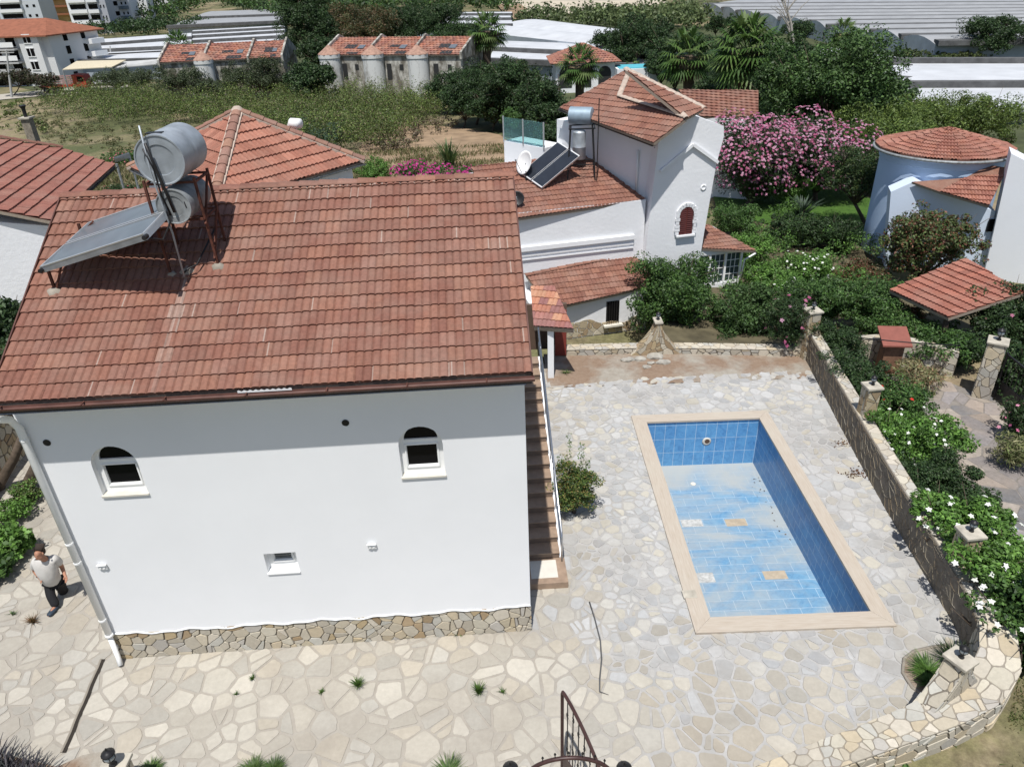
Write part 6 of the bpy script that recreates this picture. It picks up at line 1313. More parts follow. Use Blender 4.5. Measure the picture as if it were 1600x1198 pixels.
# apartment house far left
AB = thing('apartment_house', 'grey four-storey apartment house with balconies and orange hipped roof', 'apartment block', G(95, 132))
c0 = G(99, 134); ux = Vector((-1, .10, 0)).normalized(); uy = Vector((.28, 1, 0)).normalized(); zb = c0.z - .3; zt = ony(62, 55, c0.y).z; flr = (zt - zb) / 4; w, d = 17, 11
mb = MB(); blockbox(mb, c0, ux, uy, w, d, zb, zt); mb.build('wall', M['flat'], AB)
mb = MB(); q = Vector((c0.x, c0.y, 0)) + ux * 1.2 - uy * .9; blockbox(mb, q, ux, uy, 3.4, 2, zb, zt); mb.build('bay', M['flat'], AB)
o = Vector((c0.x, c0.y, 0)); rE = lambda s, t, z: o + ux * s + uy * t + Vector((0, 0, z))
for quad, sd_ in (((rE(w + .8, -1.3, zt), rE(-.8, -1.3, zt), rE(4, d / 2, zt + 2.2), rE(w - 4, d / 2, zt + 2.2)), 1), ((rE(-.8, -1.3, zt), rE(-.8, d + .8, zt), rE(4, d / 2, zt + 2.2), rE(4, d / 2, zt + 2.2 - .001)), 2), ((rE(-.8, d + .8, zt), rE(w + .8, d + .8, zt), rE(w - 4, d / 2, zt + 2.2), rE(4, d / 2, zt + 2.2)), 3)):
    mb = MB(); qq = list(quad); mb.add(qq + [p - Vector((0, 0, .2)) for p in qq], [(0, 1, 2, 3), (7, 6, 5, 4), (0, 4, 5, 1), (1, 5, 6, 2), (3, 7, 4, 0)]); mb.build('roof', plain('orange_tile_roof', (.25, .095, .055), .85, var=.2, scale=1.5), AB)
for k in range(4):
    z = zb + k * flr
    if k:
        mb = MB(); blockbox(mb, rE(5.2, -1.5, 0), ux, uy, 11, 1.5, z - .1, z + .1); mb.build('balcony', M['concrete'], AB); mb = MB(); mb.bar(rE(5.2, -1.48, z + .75), rE(16.2, -1.48, z + .75), .05, .75); mb.build('parapet', M['white'] if k > 1 else M['concrete'], AB)
    for s_, w_ in ((6, 1.6), (9, 2.4), (13, 1.8)):
        mb = MB(); mb.prism([rE(s_, -.02, z + .4), rE(s_ + w_, -.02, z + .4), rE(s_ + w_, -.02, z + 2.2), rE(s_, -.02, z + 2.2)], uy * -.03); mb.build('window', M['glass'], AB)
    mb = MB(); mb.prism([rE(2.4, -.93, z + .9), rE(3.6, -.93, z + .9), rE(3.6, -.93, z + 2.1), rE(2.4, -.93, z + 2.1)], uy * -.03); f_ = mb.build('window', M['glass'], AB); mb = MB(); mb.bar(rE(2.3, -.95, z + 2.15), rE(3.7, -.95, z + 2.15), .12, .12); mb.bar(rE(2.3, -.95, z + .85), rE(3.7, -.95, z + .85), .12, .12); mb.bar(rE(3.0, -.98, z + .85), rE(3.0, -.98, z + 2.15), .08, .08); mb.build('frame', M['white'], f_)
    for t in (3, 7):
        mb = MB(); mb.prism([rE(-.02, t, z + .8), rE(-.02, t + .9, z + .8), rE(-.02, t + .9, z + 2.0), rE(-.02, t, z + 2.0)], ux * -.03); mb.build('window', M['glass'], AB)
    if k: mb = MB(); blockbox(mb, rE(-1.3, 7.5, 0), ux, uy, 1.3, 3, z - .1, z + .7); mb.build('balcony', M['white'], AB)
# high-rises
TG = 'white high-rise blocks on the skyline'
def highrise(label, px, py, wpx, hgt, fl, seed, col_=(.70, .71, .71), yaw=.15, curved=False, d=12):
    b = G(px, py); t_ = thing('high_rise', label, 'apartment block', b, 0, TG); dist = (b - CO).length; w = wpx * dist / FPX; ux = Vector((math.cos(yaw), math.sin(yaw), 0)); uy = Vector((-ux.y, ux.x, 0)); m_ = plaster('high_rise_plaster', col_, .1, .06, .05, 3)
    mb = MB(); blockbox(mb, b, ux, uy, w, d, b.z - .5, b.z + hgt); mb.build('wall', m_, t_); o = Vector((b.x, b.y, 0)); f = lambda s, t, z: o + ux * s + uy * t + Vector((0, 0, z)); nf = int(hgt / fl)
    for k in range(1, nf):
        z = b.z + k * fl; mb = MB()
        if curved: mb.prism([f(w * .55 + w * .4 * (1 - math.cos(PI * j / 8)) / 2, -1.6 * math.sin(PI * j / 8), z - .15) for j in range(9)], (0, 0, 1.0)); mb.build('balcony', plain('bluish_glass_balcony', (.12, .16, .20), .2), t_)
        else: blockbox(mb, f(w * .05, -1.3, 0), ux, uy, w * .55, 1.3, z - .15, z + .8); mb.build('balcony', M['white'], t_)
        mb = MB(); mb.prism([f(w * .08, -.03, z + 1.0), f(w * .55, -.03, z + 1.0), f(w * .55, -.03, z + 2.3), f(w * .08, -.03, z + 2.3)], uy * -.04); mb.build('window', M['glass'], t_)
        if k < 8:
            for s_ in (.68, .84): mb = MB(); mb.prism([f(w * s_, -.03, z + 1.2), f(w * (s_ + .06), -.03, z + 1.2), f(w * (s_ + .06), -.03, z + 2.0), f(w * s_, -.03, z + 2.0)], uy * -.04); mb.build('window', M['glass'], t_)
highrise('white high-rise with stacked balconies above the orange roof', 118, 54, 38, 34, 3.0, 1); highrise('grey plain high-rise wall right of the white balconied block', 148, 54, 22, 34, 3.0, 2, (.42, .43, .46), .25)
highrise('white high-rise with dark curved balconies', 172, 46, 30, 36, 3.0, 3, (.66, .67, .70), .2, True); highrise('pale high-rise right of the curved balconies', 200, 36, 28, 34, 3.0, 4, (.68, .68, .68), .2)
highrise('low white apartment block farthest right of the high-rises', 226, 20, 36, 20, 3.0, 5, (.64, .64, .64), .2); highrise('pale apartment tower behind the orange roof at the far left', 8, 50, 48, 30, 3.0, 6, (.52, .55, .58), .1)
YB = thing('unfinished_block', 'yellow and brown apartment block between the towers', 'apartment block', G(62, 36)); b = G(60, 36); mb = MB(); blockbox(mb, b, Vector((1, .1, 0)), Vector((-.1, 1, 0)), 48 * b.length / FPX, 10, b.z, b.z + 12); mb.build('wall', plain('ochre_wall', (.40, .28, .12), .9, var=.3, scale=.3), YB)
for k in range(4): mb = MB(); blockbox(mb, b + Vector((.5, -1.2, 0)), Vector((1, .1, 0)), Vector((-.1, 1, 0)), 45 * b.length / FPX, 1.2, b.z + 2.4 + k * 2.9, b.z + 3.1 + k * 2.9); mb.build('balcony', plain('rust_balcony', (.25, .10, .05)), YB)
# sheds and greenhouses
GHM = plain('white_plastic_sheet', (.50, .51, .525), .6, var=.10, scale=.35); GHG = plain('grey_plastic_sheet', (.29, .295, .30), .6, var=.10, scale=.4); GAP = plain('roof_gutter_grey', (.10, .10, .10), .9, var=.3, scale=1.0); GHB = plain('bluish_end_film', (.36, .40, .44), .4, var=.15, scale=.6)
def shedroof(name, label, rows, hgt, mat, cat='greenhouse', group=None, gut=True, end=None, arch_=.9):
    """multi-span roof: each row is one bay given by its left and right end on the ground picture plane (px, py)"""
    pts = [(onz(*a, zg), onz(*b, zg)) for (a, b, zg) in rows]; t_ = thing(name, label, cat, G(*rows[-1][0]), 0, group)
    for i in range(len(pts) - 1):
        a0, b0 = pts[i + 1]; a1, b1 = pts[i]          # near edge, far edge
        mb = MB(); n = 6; V = []
        for k in range(n + 1):
            t = k / n; h = arch_ * (math.sin(PI * t)) if arch_ else 0
            for s in (0, 1): e = (a0 if s == 0 else b0).lerp(a1 if s == 0 else b1, t); V.append(Vector((e.x, e.y, e.z + h)))
        mb.add(V, [(2 * k, 2 * k + 1, 2 * k + 3, 2 * k + 2) for k in range(n)]); mb.build('roof_bay', mat, t_)
        if gut: g = MB(); g.bar(a0 + Vector((0, 0, .30)), b0 + Vector((0, 0, .30)), 2.6 if mat is GHG else 1.1, .7); g.build('valley_gutter', GAP, t_)
        e = MB(); e.add([V[2 * k] for k in range(n + 1)] + [Vector((a1.x, a1.y, a1.z - hgt)), Vector((a0.x, a0.y, a0.z - hgt))], [tuple(range(n + 3))]); e.build('end_wall', end or GHB, t_)
    a, b = pts[-1]; w_ = MB(); w_.prism([a, b, b - Vector((0, 0, hgt)), a - Vector((0, 0, hgt))], (0, .1, 0)); w_.build('side_wall', end or GHB, t_)
    return t_
def rows(xl, xr, ys_l, ys_r, z): return [((xl[i], ys_l[i]), (xr, ys_r[i]), z) for i in range(len(ys_l))]
shedroof('greenhouse', 'huge grey plastic greenhouse of many long parallel bays at the upper right', rows([1210, 1100, 1128, 1150, 1185, 1215, 1260, 1290, 1358, 1405, 1462], 1900, [2, 9, 15, 20, 26, 31, 37, 44, 52, 60, 70], [2, 6, 11, 16, 21, 26, 31, 37, 45, 54, 64], -2.5), 2.5, GHG, arch_=.9)
shedroof('greenhouse', 'white-roofed greenhouse with two broad bays behind the round tower', rows([1385, 1392, 1400, 1420], 1950, [95, 99, 137, 190], [95, 99, 136, 186], -2.6), 3, GHM, arch_=.25)
shedroof('greenhouse', 'white greenhouse end sloping down behind the big palm', rows([1285, 1240, 1200], 1420, [72, 90, 110], [92, 110, 130], -3.0), 2.5, GHM, arch_=.2)
shedroof('greenhouse', 'bright white plastic roof in the upper middle beyond the palms', rows([862, 780, 760], 1000, [33, 40, 52], [52, 64, 78], -2.5), 2.5, GHM, arch_=.8, gut=False); shedroof('greenhouse', 'low white greenhouse roof behind the small tiled pavilion', rows([790, 770, 765], 1010, [64, 80, 98], [72, 92, 108], -2.8), 2.5, GHM, arch_=.3)
shedroof('greenhouse', 'white stepped greenhouse roofs behind the dark tree line', rows([670, 660, 655, 650], 800, [20, 25, 33, 42], [19, 25, 32, 42], -2.5), 2.5, GHM, arch_=.4)
shedroof('greenhouse', 'white ribbed greenhouse roofs behind the left ruined villas', rows([305, 298, 292, 285, 280], 445, [48, 54, 61, 69, 80], [40, 46, 52, 60, 72], -2.8), 2.5, GHM, arch_=.4)
shedroof('greenhouse', 'white plastic greenhouse with pointed ends beside the parking shed', rows([120, 122, 120, 119], 300, [64, 75, 84, 100], [52, 62, 76, 96], -2.3), 3, GHM, arch_=.5)
shedroof('greenhouse', 'pale grey greenhouse roofs far behind the casuarina', rows([330, 300, 262], 445, [18, 30, 44], [14, 25, 36], -2.5), 2.5, GHG, arch_=.4)
SH = thing('parking_shed', 'beige lean-to roof over parked vehicles beside the apartment house', 'shed', G(150, 135)); q = [onz(98, 110, -1.6), onz(175, 106, -1.6), onz(197, 95, -.9), onz(120, 97, -.9)]; mb = MB(); mb.prism(q, (0, 0, .12)); mb.build('roof', plain('beige_sheet', (.50, .44, .32), .8), SH)
q2 = [onz(175, 108, -1.8), onz(262, 100, -1.8), onz(262, 93, -1.2), onz(192, 98, -1.2)]; mb = MB(); mb.prism(q2, (0, 0, .12)); mb.build('roof', M['concrete'], SH)
for p in q[:2] + q2[:2]: mb = MB(); mb.tube([p, Vector((p.x, p.y, T(p.x, p.y)))], .12, 6); mb.build('post', M['galvd'], SH)
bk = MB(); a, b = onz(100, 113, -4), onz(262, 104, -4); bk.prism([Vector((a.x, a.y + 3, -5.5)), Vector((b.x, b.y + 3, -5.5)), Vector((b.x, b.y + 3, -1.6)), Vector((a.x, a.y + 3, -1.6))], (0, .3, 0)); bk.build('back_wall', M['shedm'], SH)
# road, field tracks and quarry
mb = MB(); q = [G(-60, 163), G(60, 152), G(130, 146), G(200, 139), G(200, 132), G(120, 137), G(40, 145), G(-60, 154)]; mb.add([p + Vector((0, 0, .06)) for p in q], [tuple(range(8))]); tag(mb.build('road', M['road']), kind='structure')
def patchg(name, pix, mat, lift=.03):
    q = [G(*p) for p in pix]; mb = MB(); bm = bmesh.new(); vs = [bm.verts.new(p + Vector((0, 0, lift))) for p in q]; es = [bm.edges.new((vs[i], vs[(i + 1) % len(vs)])) for i in range(len(vs))]; bmesh.ops.triangle_fill(bm, edges=es, use_beauty=True, normal=(0, 0, 1)); bm.verts.index_update(); mb.v = [tuple(v.co) for v in bm.verts]; mb.f = [tuple(v.index for v in f.verts) for f in bm.faces]; bm.free(); return tag(mb.build(name, mat), kind='structure')
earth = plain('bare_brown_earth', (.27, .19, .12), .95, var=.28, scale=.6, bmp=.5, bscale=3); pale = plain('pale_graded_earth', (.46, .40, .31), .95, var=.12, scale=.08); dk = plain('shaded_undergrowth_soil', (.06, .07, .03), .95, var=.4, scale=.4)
patchg('clearing', [(560, 232), (590, 205), (640, 195), (720, 200), (800, 215), (830, 240), (800, 270), (700, 285), (590, 290)], earth)
patchg('quarry_ground', [(800, 36), (806, 18), (770, 2), (1040, 2), (1045, 14), (960, 20), (905, 22)], pale, .3); patchg('quarry_bank', [(775, 8), (808, 6), (824, 16), (806, 34), (795, 32)], earth, .5)
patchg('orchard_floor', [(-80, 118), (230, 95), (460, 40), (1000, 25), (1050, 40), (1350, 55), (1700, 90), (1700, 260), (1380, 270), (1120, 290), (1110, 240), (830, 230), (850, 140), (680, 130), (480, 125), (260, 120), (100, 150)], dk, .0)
patchg('garden_floor', [(1000, 560), (1130, 380), (1110, 300), (1380, 290), (1380, 430), (1600, 520), (1700, 640), (1500, 520), (1260, 500), (1255, 540)], plain('garden_soil', (.10, .085, .05), .95, var=.4, scale=1.5), .02)
# power pole and vehicles
PP = 'poles by the road'
for px, by, ty, lab in ((19, 154, 78, 'concrete power pole at the left edge by the road'), (176, 108, 72, 'pole rising above the parking shed')):
    b = G(px, by); t = ony(px - (by - ty) * .12, ty, b.y); po_ = thing('power_pole', lab, 'pole', b, 0, PP); mb = MB(); mb.tube([b, Vector((t.x, t.y, t.z))], [.18, .12], 8); mb.build('mast', M['concrete'], po_); mb = MB(); mb.bar(t + Vector((-1, 0, -.4)), t + Vector((1, 0, -.4)), .12); mb.build('crossarm', M['concrete'], po_)
def wheel(parent, c, r, w):
    Mx = Matrix.Rotation(R(90), 3, 'X'); mb = MB(); mb.lathe([(r * .55, -w / 2), (r * .95, -w / 2), (r, -w * .3), (r, w * .3), (r * .95, w / 2), (r * .55, w / 2)], c, 16, Mx); wo_ = mb.build('wheel', M['black'], parent); mb = MB(); mb.lathe([(r * .55, -w * .42), (r * .2, -w * .52), (r * .2, w * .52), (r * .55, w * .42)], c, 12, Mx); mb.build('rim', M['alu'], wo_)
b = G(103, 147); tr = thing('truck', 'red truck with slatted load bed parked by the roadside', 'truck', b); red = plain('truck_red', (.42, .05, .03), .5)
mb = MB(); mb.prism([b + Vector((x, 0, z)) for x, z in ((1.6, .7), (3.6, .7), (3.6, 1.5), (3.35, 2.5), (1.6, 2.6))], (0, 2.2, 0)); cbn = mb.build('cab', red, tr, bevel=.06); mb = MB(); mb.prism([b + Vector((x, -.02, z)) for x, z in ((2.4, 1.6), (3.35, 1.6), (3.2, 2.3), (2.4, 2.35))], (0, .02, 0)); mb.build('window', M['glass'], cbn)
mb = MB(); mb.prism([b + Vector((x, 0, z)) for x, z in ((-3.8, .9), (1.4, .9), (1.4, 1.15), (-3.8, 1.15))], (0, 2.2, 0)); bd = mb.build('load_bed', red, tr)
for k in range(4): mb = MB(); mb.box(b + Vector((-1.2, 0, 1.35 + k * .3)), (5.2, .06, .18)); mb.box(b + Vector((-1.2, 2.2, 1.35 + k * .3)), (5.2, .06, .18)); mb.build('side_slats', plain('pinkish_slats', (.36, .24, .22)), bd)
for x in (-2.8, -1.8, 2.6):
    for y in (.05, 2.15): wheel(tr, b + Vector((x, y, .48)), .48, .3)
b = G(150, 136); ca = thing('car', 'white car parked in the shade of the shed', 'car', b); mb = MB(); wp = plain('white_car_paint', (.65, .66, .68), .3); mb.prism([b + Vector((x, 0, z)) for x, z in ((-1.0, .35), (3.0, .35), (3.05, .8), (2.3, .95), (1.7, 1.42), (.1, 1.45), (-.6, .98), (-1.05, .85))], (0, 1.7, 0)); bo = mb.build('body', wp, ca, bevel=.08); mb = MB(); mb.prism([b + Vector((x, -.01, z)) for x, z in ((-.4, .98), (2.1, .98), (1.6, 1.36), (.15, 1.38))], (0, 1.72, 0)); mb.build('window', M['glass'], bo)
for x in (-.3, 2.2):
    for y in (.05, 1.65): wheel(ca, b + Vector((x, y, .32)), .32, .2)
# small tiled pavilion house and roof terrace behind the villa
PVB = G(915, 150); pvy = PVB.y; PV = thing('pavilion_house', 'small white house with arched veranda and pointed tile roof behind the palm', 'house', PVB)
a = ony(860, 100, pvy); b = ony(971, 98, pvy); top = ony(915, 68, pvy + 3.5); w_ = (b.x - a.x); cx = (a.x + b.x) / 2; ze = (a.z + b.z) / 2 ; D_ = w_
cs_ = [Vector((a.x, pvy, ze)), Vector((b.x, pvy, ze)), Vector((b.x, pvy + D_, ze)), Vector((a.x, pvy + D_, ze))]; ap_ = Vector((cx, pvy + D_ / 2, top.z))
for i in range(4):
    A_, B2 = cs_[i], cs_[(i + 1) % 4]; U = (B2 - A_).normalized(); N = U.cross(ap_ - A_).normalized(); N = N if N.z > 0 else -N; V = N.cross(U); V = V if V.z > 0 else -V; roofplane('roof', PV, A_, U, V, [((p - A_).dot(U), (p - A_).dot(V)) for p in (A_, B2, ap_)], ns=2, rolls=1, tw=.4, course=.5, seed=110 + i, pal=OLDT, amp=.05, step=.06)
mb = MB(); mb.box((cx, pvy + D_ / 2, (ze + T(cx, pvy) - .5) / 2), (w_ * .84, D_ * .84, ze - T(cx, pvy) + .5)); wl_ = mb.build('wall', M['plaster'], PV)
for k in range(3):
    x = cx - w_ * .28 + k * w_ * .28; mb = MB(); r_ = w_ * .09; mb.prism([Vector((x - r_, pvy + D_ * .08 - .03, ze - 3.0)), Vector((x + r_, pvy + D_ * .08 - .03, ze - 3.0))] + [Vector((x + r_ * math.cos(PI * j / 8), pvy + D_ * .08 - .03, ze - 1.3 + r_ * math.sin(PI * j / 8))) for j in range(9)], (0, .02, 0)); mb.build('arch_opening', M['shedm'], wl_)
TB = thing('roof_terrace', 'white walled roof terrace with turquoise floor and railing behind the villa', 'terrace', G(1010, 140)); ty = G(1010, 150).y; a = ony(965, 98, ty); b = ony(1030, 104, ty); mb = MB(); mb.box(((a.x + b.x) / 2, ty + 2, (a.z + T(a.x, ty)) / 2 - .8), (b.x - a.x, 4, a.z - T(a.x, ty))); mb.build('wall', M['plaster'], TB); mb = MB(); mb.box(((a.x + b.x) / 2, ty + 2, a.z - .75), ((b.x - a.x) * .9, 3.6, .1)); mb.build('floor', plain('turquoise_floor', (.10, .40, .48)), TB)
for k in range(7): x = b.x + .3 + k * .55; mb = MB(); mb.tube([(x, ty, a.z - 1.8), (x, ty, a.z - .5)], .04, 5); mb.build('railing_post', M['alu'], TB)
for z in (a.z - .5, a.z - 1.1): mb = MB(); mb.tube([(b.x, ty, z), (b.x + 3.8, ty, z)], .035, 5); mb.build('rail', M['alu'], TB)
dish('d', 'white satellite dish on the roof terrace', (b.x + 2.1, ty + .5, a.z + .0), (-.6, -.5, .6), .9, M['white'], 1.2)
# second tiled roof behind the villa and its wall
BR = thing('back_wing', 'long red tiled wing behind the villa beside the big palm', 'house', G(1140, 230)); z_ = 2.6; k1, k2 = onz(1100, 182, z_), onz(1145, 184, z_); k3 = onz(1190, 190, z_)
nb, Ub, Vb = slope_normal(k1, k3, R(18), k1 + Vector((0, 5, 0))); roof_px('roof', BR, k1, nb, Ub, [(1095, 183), (1185, 184), (1185, 142), (1060, 141)], ns=2, rolls=1, tw=.3, course=.32, seed=120, pal=TILES, amp=.03, step=.05)
mb = MB(); mb.prism([Vector((k1.x - .5, k1.y + .3, -2.5)), Vector((k3.x, k3.y + .3, -2.5)), Vector((k3.x, k3.y + .3, z_ - .05)), Vector((k1.x - .5, k1.y + .3, z_ - .05))], (0, 3, 0)); mb.build('wall', M['plaster'], BR)
# fence by the clearing
FN = thing('field_fence', 'light metal rail fence with stone post beside the clearing', 'fence', G(820, 245)); fa, fb = G(793, 222), G(832, 246); nn = 9
for k in range(nn): p = fa.lerp(fb, k / (nn - 1)); mb = MB(); mb.tube([p, p + Vector((0, 0, 1.1))], .03, 5); mb.build('post', M['galvd'], FN)
for z in (.25, .55, .85, 1.1): mb = MB(); mb.tube([fa + Vector((0, 0, z)), fb + Vector((0, 0, z))], .02, 5); mb.build('rail', M['galvd'], FN)
mb = MB(); mb.box(fb + Vector((.35, 0, .55)), (.4, .4, 1.2)); mb.build('end_post', M['capstone'], FN)
# ================================================================ trees and shrubs
def palm(px, by, ty, wpx, label, seed, skirt=True, nf=34, group='fan palms', yb=None, tk=1.3):
    b = G(px, by) if yb is None else ony(px, by, yb); b.z = T(b.x, b.y)
    top = ony(px, ty, b.y); d = (top - CO).length; Rf = wpx * .5 * d / FPX; zc = top.z - Rf * .75; t_ = thing('fan_palm', label, 'palm', b, 0, group); rng = np.random.default_rng(seed); rr = random.Random(seed)
    mb = MB(); n = 10; mb.tube([Vector((top.x + (b.x - top.x) * (1 - k / n), b.y, b.z + (zc - b.z) * k / n)) for k in range(n + 1)], [Rf * tk * (.17 - .04 * k / n) * (1.25 if k == 0 else 1) for k in range(n + 1)], 10); mb.build('trunk', M['bark'], t_, smooth=True)
    C0 = np.array((top.x, b.y, zc))
    def fans(name, nfan, e0, e1, pal, L, mat, droop, var=.2):
        Vs = []; Cs = []
        for i in range(nfan):
            a = 2.4 * i + rr.uniform(-.3, .3); el = R(e0 + (e1 - e0) * ((i + .5) / nfan)) + rr.uniform(-.12, .12); dr = np.array((math.cos(a) * math.cos(el), math.sin(a) * math.cos(el), math.sin(el))); sd_ = np.array((-math.sin(a), math.cos(a), 0)); up_ = np.cross(sd_, dr) * -1
            st = C0 + dr * L * .12; hb = C0 + dr * L * (.52 if name == 'fronds' else .2) + np.array((0, 0, -.04 * L)); w = L * .012
            Vs.append(np.array([st - sd_ * w, st + sd_ * w, hb + sd_ * w, hb - sd_ * w])); c = np.array(rr.choice(pal)) * rr.uniform(1 - var, 1 + var); Cs.append(c)
            ns = 15; fl = L * (.50 if name == 'fronds' else .55) * rr.uniform(.85, 1.1)
            for k in range(ns):
                q = R(-105 + 210 * k / (ns - 1)); dd = dr * math.cos(q) + sd_ * math.sin(q) * .95; p1 = hb + dd * fl * .55 - up_ * 0; p2 = hb + dd * fl + np.array((0, 0, -droop * fl * (.25 + .2 * abs(math.sin(q))))); pw = np.cross(dd, np.array((0, 0, 1.))); pw = pw / (np.linalg.norm(pw) + 1e-6) * fl * .065
                Vs.append(np.array([hb, p1 + pw, p2, p1 - pw])); Cs.append(c * rr.uniform(.85, 1.15))
        return leafmesh(name, np.concatenate(Vs), np.array(Cs), mat, t_)
    fans('fronds', nf, 76, -50, [(.06, .12, .025), (.045, .095, .02), (.085, .15, .035), (.11, .16, .05)], Rf * 1.12, M['leaf'], .9)
    if skirt: fans('dead_fronds', 46, 5, -80, [(.24, .17, .10), (.17, .12, .07), (.30, .23, .15)], Rf * .95, M['dryleaf'], 1.1)
    return t_
# --- the garden between the villa and the pool terrace
bush(1048, 462, 146, 3.0, 'dense dark green citrus tree in front of the white tower', 'tree', 'citrus_tree', [(.03, .065, .015), (.045, .09, .02), (.022, .05, .012), (.06, .11, .025)], dens=1.3, leaf=.085, k=9)
bush(1165, 492, 128, 2.1, 'rounded dark bush right of the citrus tree', 'bush', 'round_bush', [(.035, .07, .02), (.05, .09, .025), (.028, .055, .015)], dens=1.3, leaf=.08, k=8)
bush(1236, 505, 86, 1.8, 'oleander bush with a few pink flowers beside the tall corner pier', 'oleander', 'oleander_bush', DARK, dens=1.2, leaf=.11, asp=.25, fl=16, flp=PINK, fls=.07)
for i, (px, py, r_, h_) in enumerate(((1060, 537, .35, .35), (1090, 540, .3, .3), (1115, 543, .3, .3), (1145, 543, .35, .4), (1165, 545, .3, .3))):
    p = onz(px, py, -.9); tag(tuft('garden_plant', None, (p.x, p.y, -1.2), r_, h_ * 2.2, 160, BRIGHT, 400 + i, w=.05, droop=.6), ('leafy plant just right of the bottle pier', 'second leafy plant behind the low wall', 'middle one of the leafy plants behind the low wall', 'broad-leaved plant behind the low wall near the round bush', 'leafy plant behind the low wall nearest the corner pier')[i], 'plant', 'low plants behind the low wall')
HH = 'garden hedges'
for (px, py, w, h, lab, pal, le) in ((1150, 345, 90, 1.6, 'hedge directly right of the white tower', GREEN, .09), (1170, 395, 80, 1.5, 'yellowish green bush above the conservatory roof', BRIGHT, .09), (1210, 440, 90, 1.5, 'fine leaved bright green shrub right of the conservatory', BRIGHT, .10),
        (1240, 360, 120, 1.3, 'dark hedge along the near edge of the lawn', DARK, .09), (1300, 365, 90, 1.3, 'darker hedge at the right end of the lawn', DARK, .09), (1262, 425, 80, 1.6, 'white-flowered jasmine bush among the hedges', BRIGHT, .09), (1290, 468, 120, 1.7, 'large light green hedge behind the corner pier', GREEN, .08), (1355, 470, 120, 1.6, 'light green clipped hedge left of the canopy', GREEN, .08),
        (1230, 470, 90, 1.4, 'yellowish hedge between jasmine and oleander', BRIGHT, .08), (1400, 512, 110, 1.2, 'green hedge in front of the canopy', GREEN, .08), (1460, 535, 110, 1.2, 'green hedge behind the driveway wall', GREEN, .08), (1500, 545, 70, 1.2, 'dark hedge end beside the gate post', DARK, .08), (1130, 520, 60, 1.0, 'shaded bush between citrus and round bush', DARK, .08), (1345, 430, 80, 1.2, 'reddish green shrub below the round tower', [(.09, .06, .03), (.05, .07, .02), (.12, .05, .03)], .09)):
    bush(px, py, w, h, lab, 'hedge', 'garden_hedge', pal, dens=1.25, leaf=le, group=HH, fl=50 if 'jasmine' in lab else None, fls=.055)
for i, (px, py, r_, h_, pal, lab) in enumerate(((1252, 338, 1.1, .9, [(.06, .09, .06), (.08, .11, .08)], 'grey green agave rosette on the lawn edge'), (1310, 398, 1.3, 1.3, DARK, 'large dark yucca below the lawn'))):
    p = G(px, py); tag(tuft('agave', None, (p.x, p.y, p.z), r_, h_, 110, pal, 420 + i, w=.05, droop=.35), lab, 'agave')
bush(1420, 495, 60, .9, 'orange flowered shrub behind the red-lidded cabinet', 'shrub', 'shrub', [(.06, .08, .02), (.14, .05, .02)], zb=-.3, dens=1.1, leaf=.07)
OL = 'pink flowering oleanders behind the villa'
bush(1178, 252, 136, 4.8, 'tall oleander covered in pink flowers right of the tower', 'oleander', 'oleander_bush', DARK, dens=1.3, leaf=.15, asp=.3, fl=1900, flp=PINK, fls=.085, group=OL, k=12)
bush(1284, 244, 136, 4.8, 'second tall oleander with paler pink flowers', 'oleander', 'oleander_bush', DARK, dens=1.3, leaf=.15, asp=.3, fl=1900, flp=PINK[1:], fls=.085, group=OL, k=12)
bush(1180, 292, 60, 1.6, 'green shrub at the foot of the oleanders', 'bush', 'bush', GREEN, dens=1.1, leaf=.10); bush(1240, 296, 70, 1.6, 'glossy green bush between the oleanders and the lawn', 'bush', 'bush', BRIGHT, dens=1.1, leaf=.10)
tree(1352, 355, 210, 104, 'dark feathery tree hanging over the lawn', pal=OLIVE[:1] + DARK, leaf=.14, asp=.3, k=11, clump=.34, trunk=.2, dens=1.2)
tree(1312, 268, 46, 205, 'big dense dark green tree behind the oleanders', pal=[(.03, .062, .016), (.045, .085, .02), (.022, .045, .012), (.06, .105, .03)], leaf=.19, k=18, dens=1.6, trunk=.04)
tree(1400, 300, 158, 170, 'light green acacia left behind the round tower', pal=[(.075, .11, .025), (.10, .14, .03), (.05, .08, .02)], leaf=.17, asp=.35, k=12, clump=.36, trunk=.12, dens=1.7)
tree(1495, 275, 134, 215, 'light green feathery acacia above the round tower roof', pal=[(.075, .11, .025), (.10, .14, .03), (.05, .08, .02)], leaf=.17, asp=.35, k=16, clump=.36, trunk=.12, dens=1.7)
bush(1448, 385, 140, 3.4, 'sparse shrubby tree with reddish leaves in front of the round tower', 'tree', 'myrtle_tree', [(.055, .075, .025), (.07, .10, .03), (.12, .05, .03), (.04, .055, .018)], dens=.95, leaf=.11, k=10, clump=.26)
bush(1582, 500, 110, 2.2, 'dark shrub with pink blossoms at the right edge beside the canopy', 'shrub', 'myrtle_tree', DARK, dens=1.2, leaf=.09, fl=14, flp=MAGENTA + PINK, fls=.07, k=8)
bush(1590, 585, 80, 1.3, 'dark oleander foliage behind the driveway gate', 'bush', 'bush', DARK, zb=-.3, dens=1.1, leaf=.10)
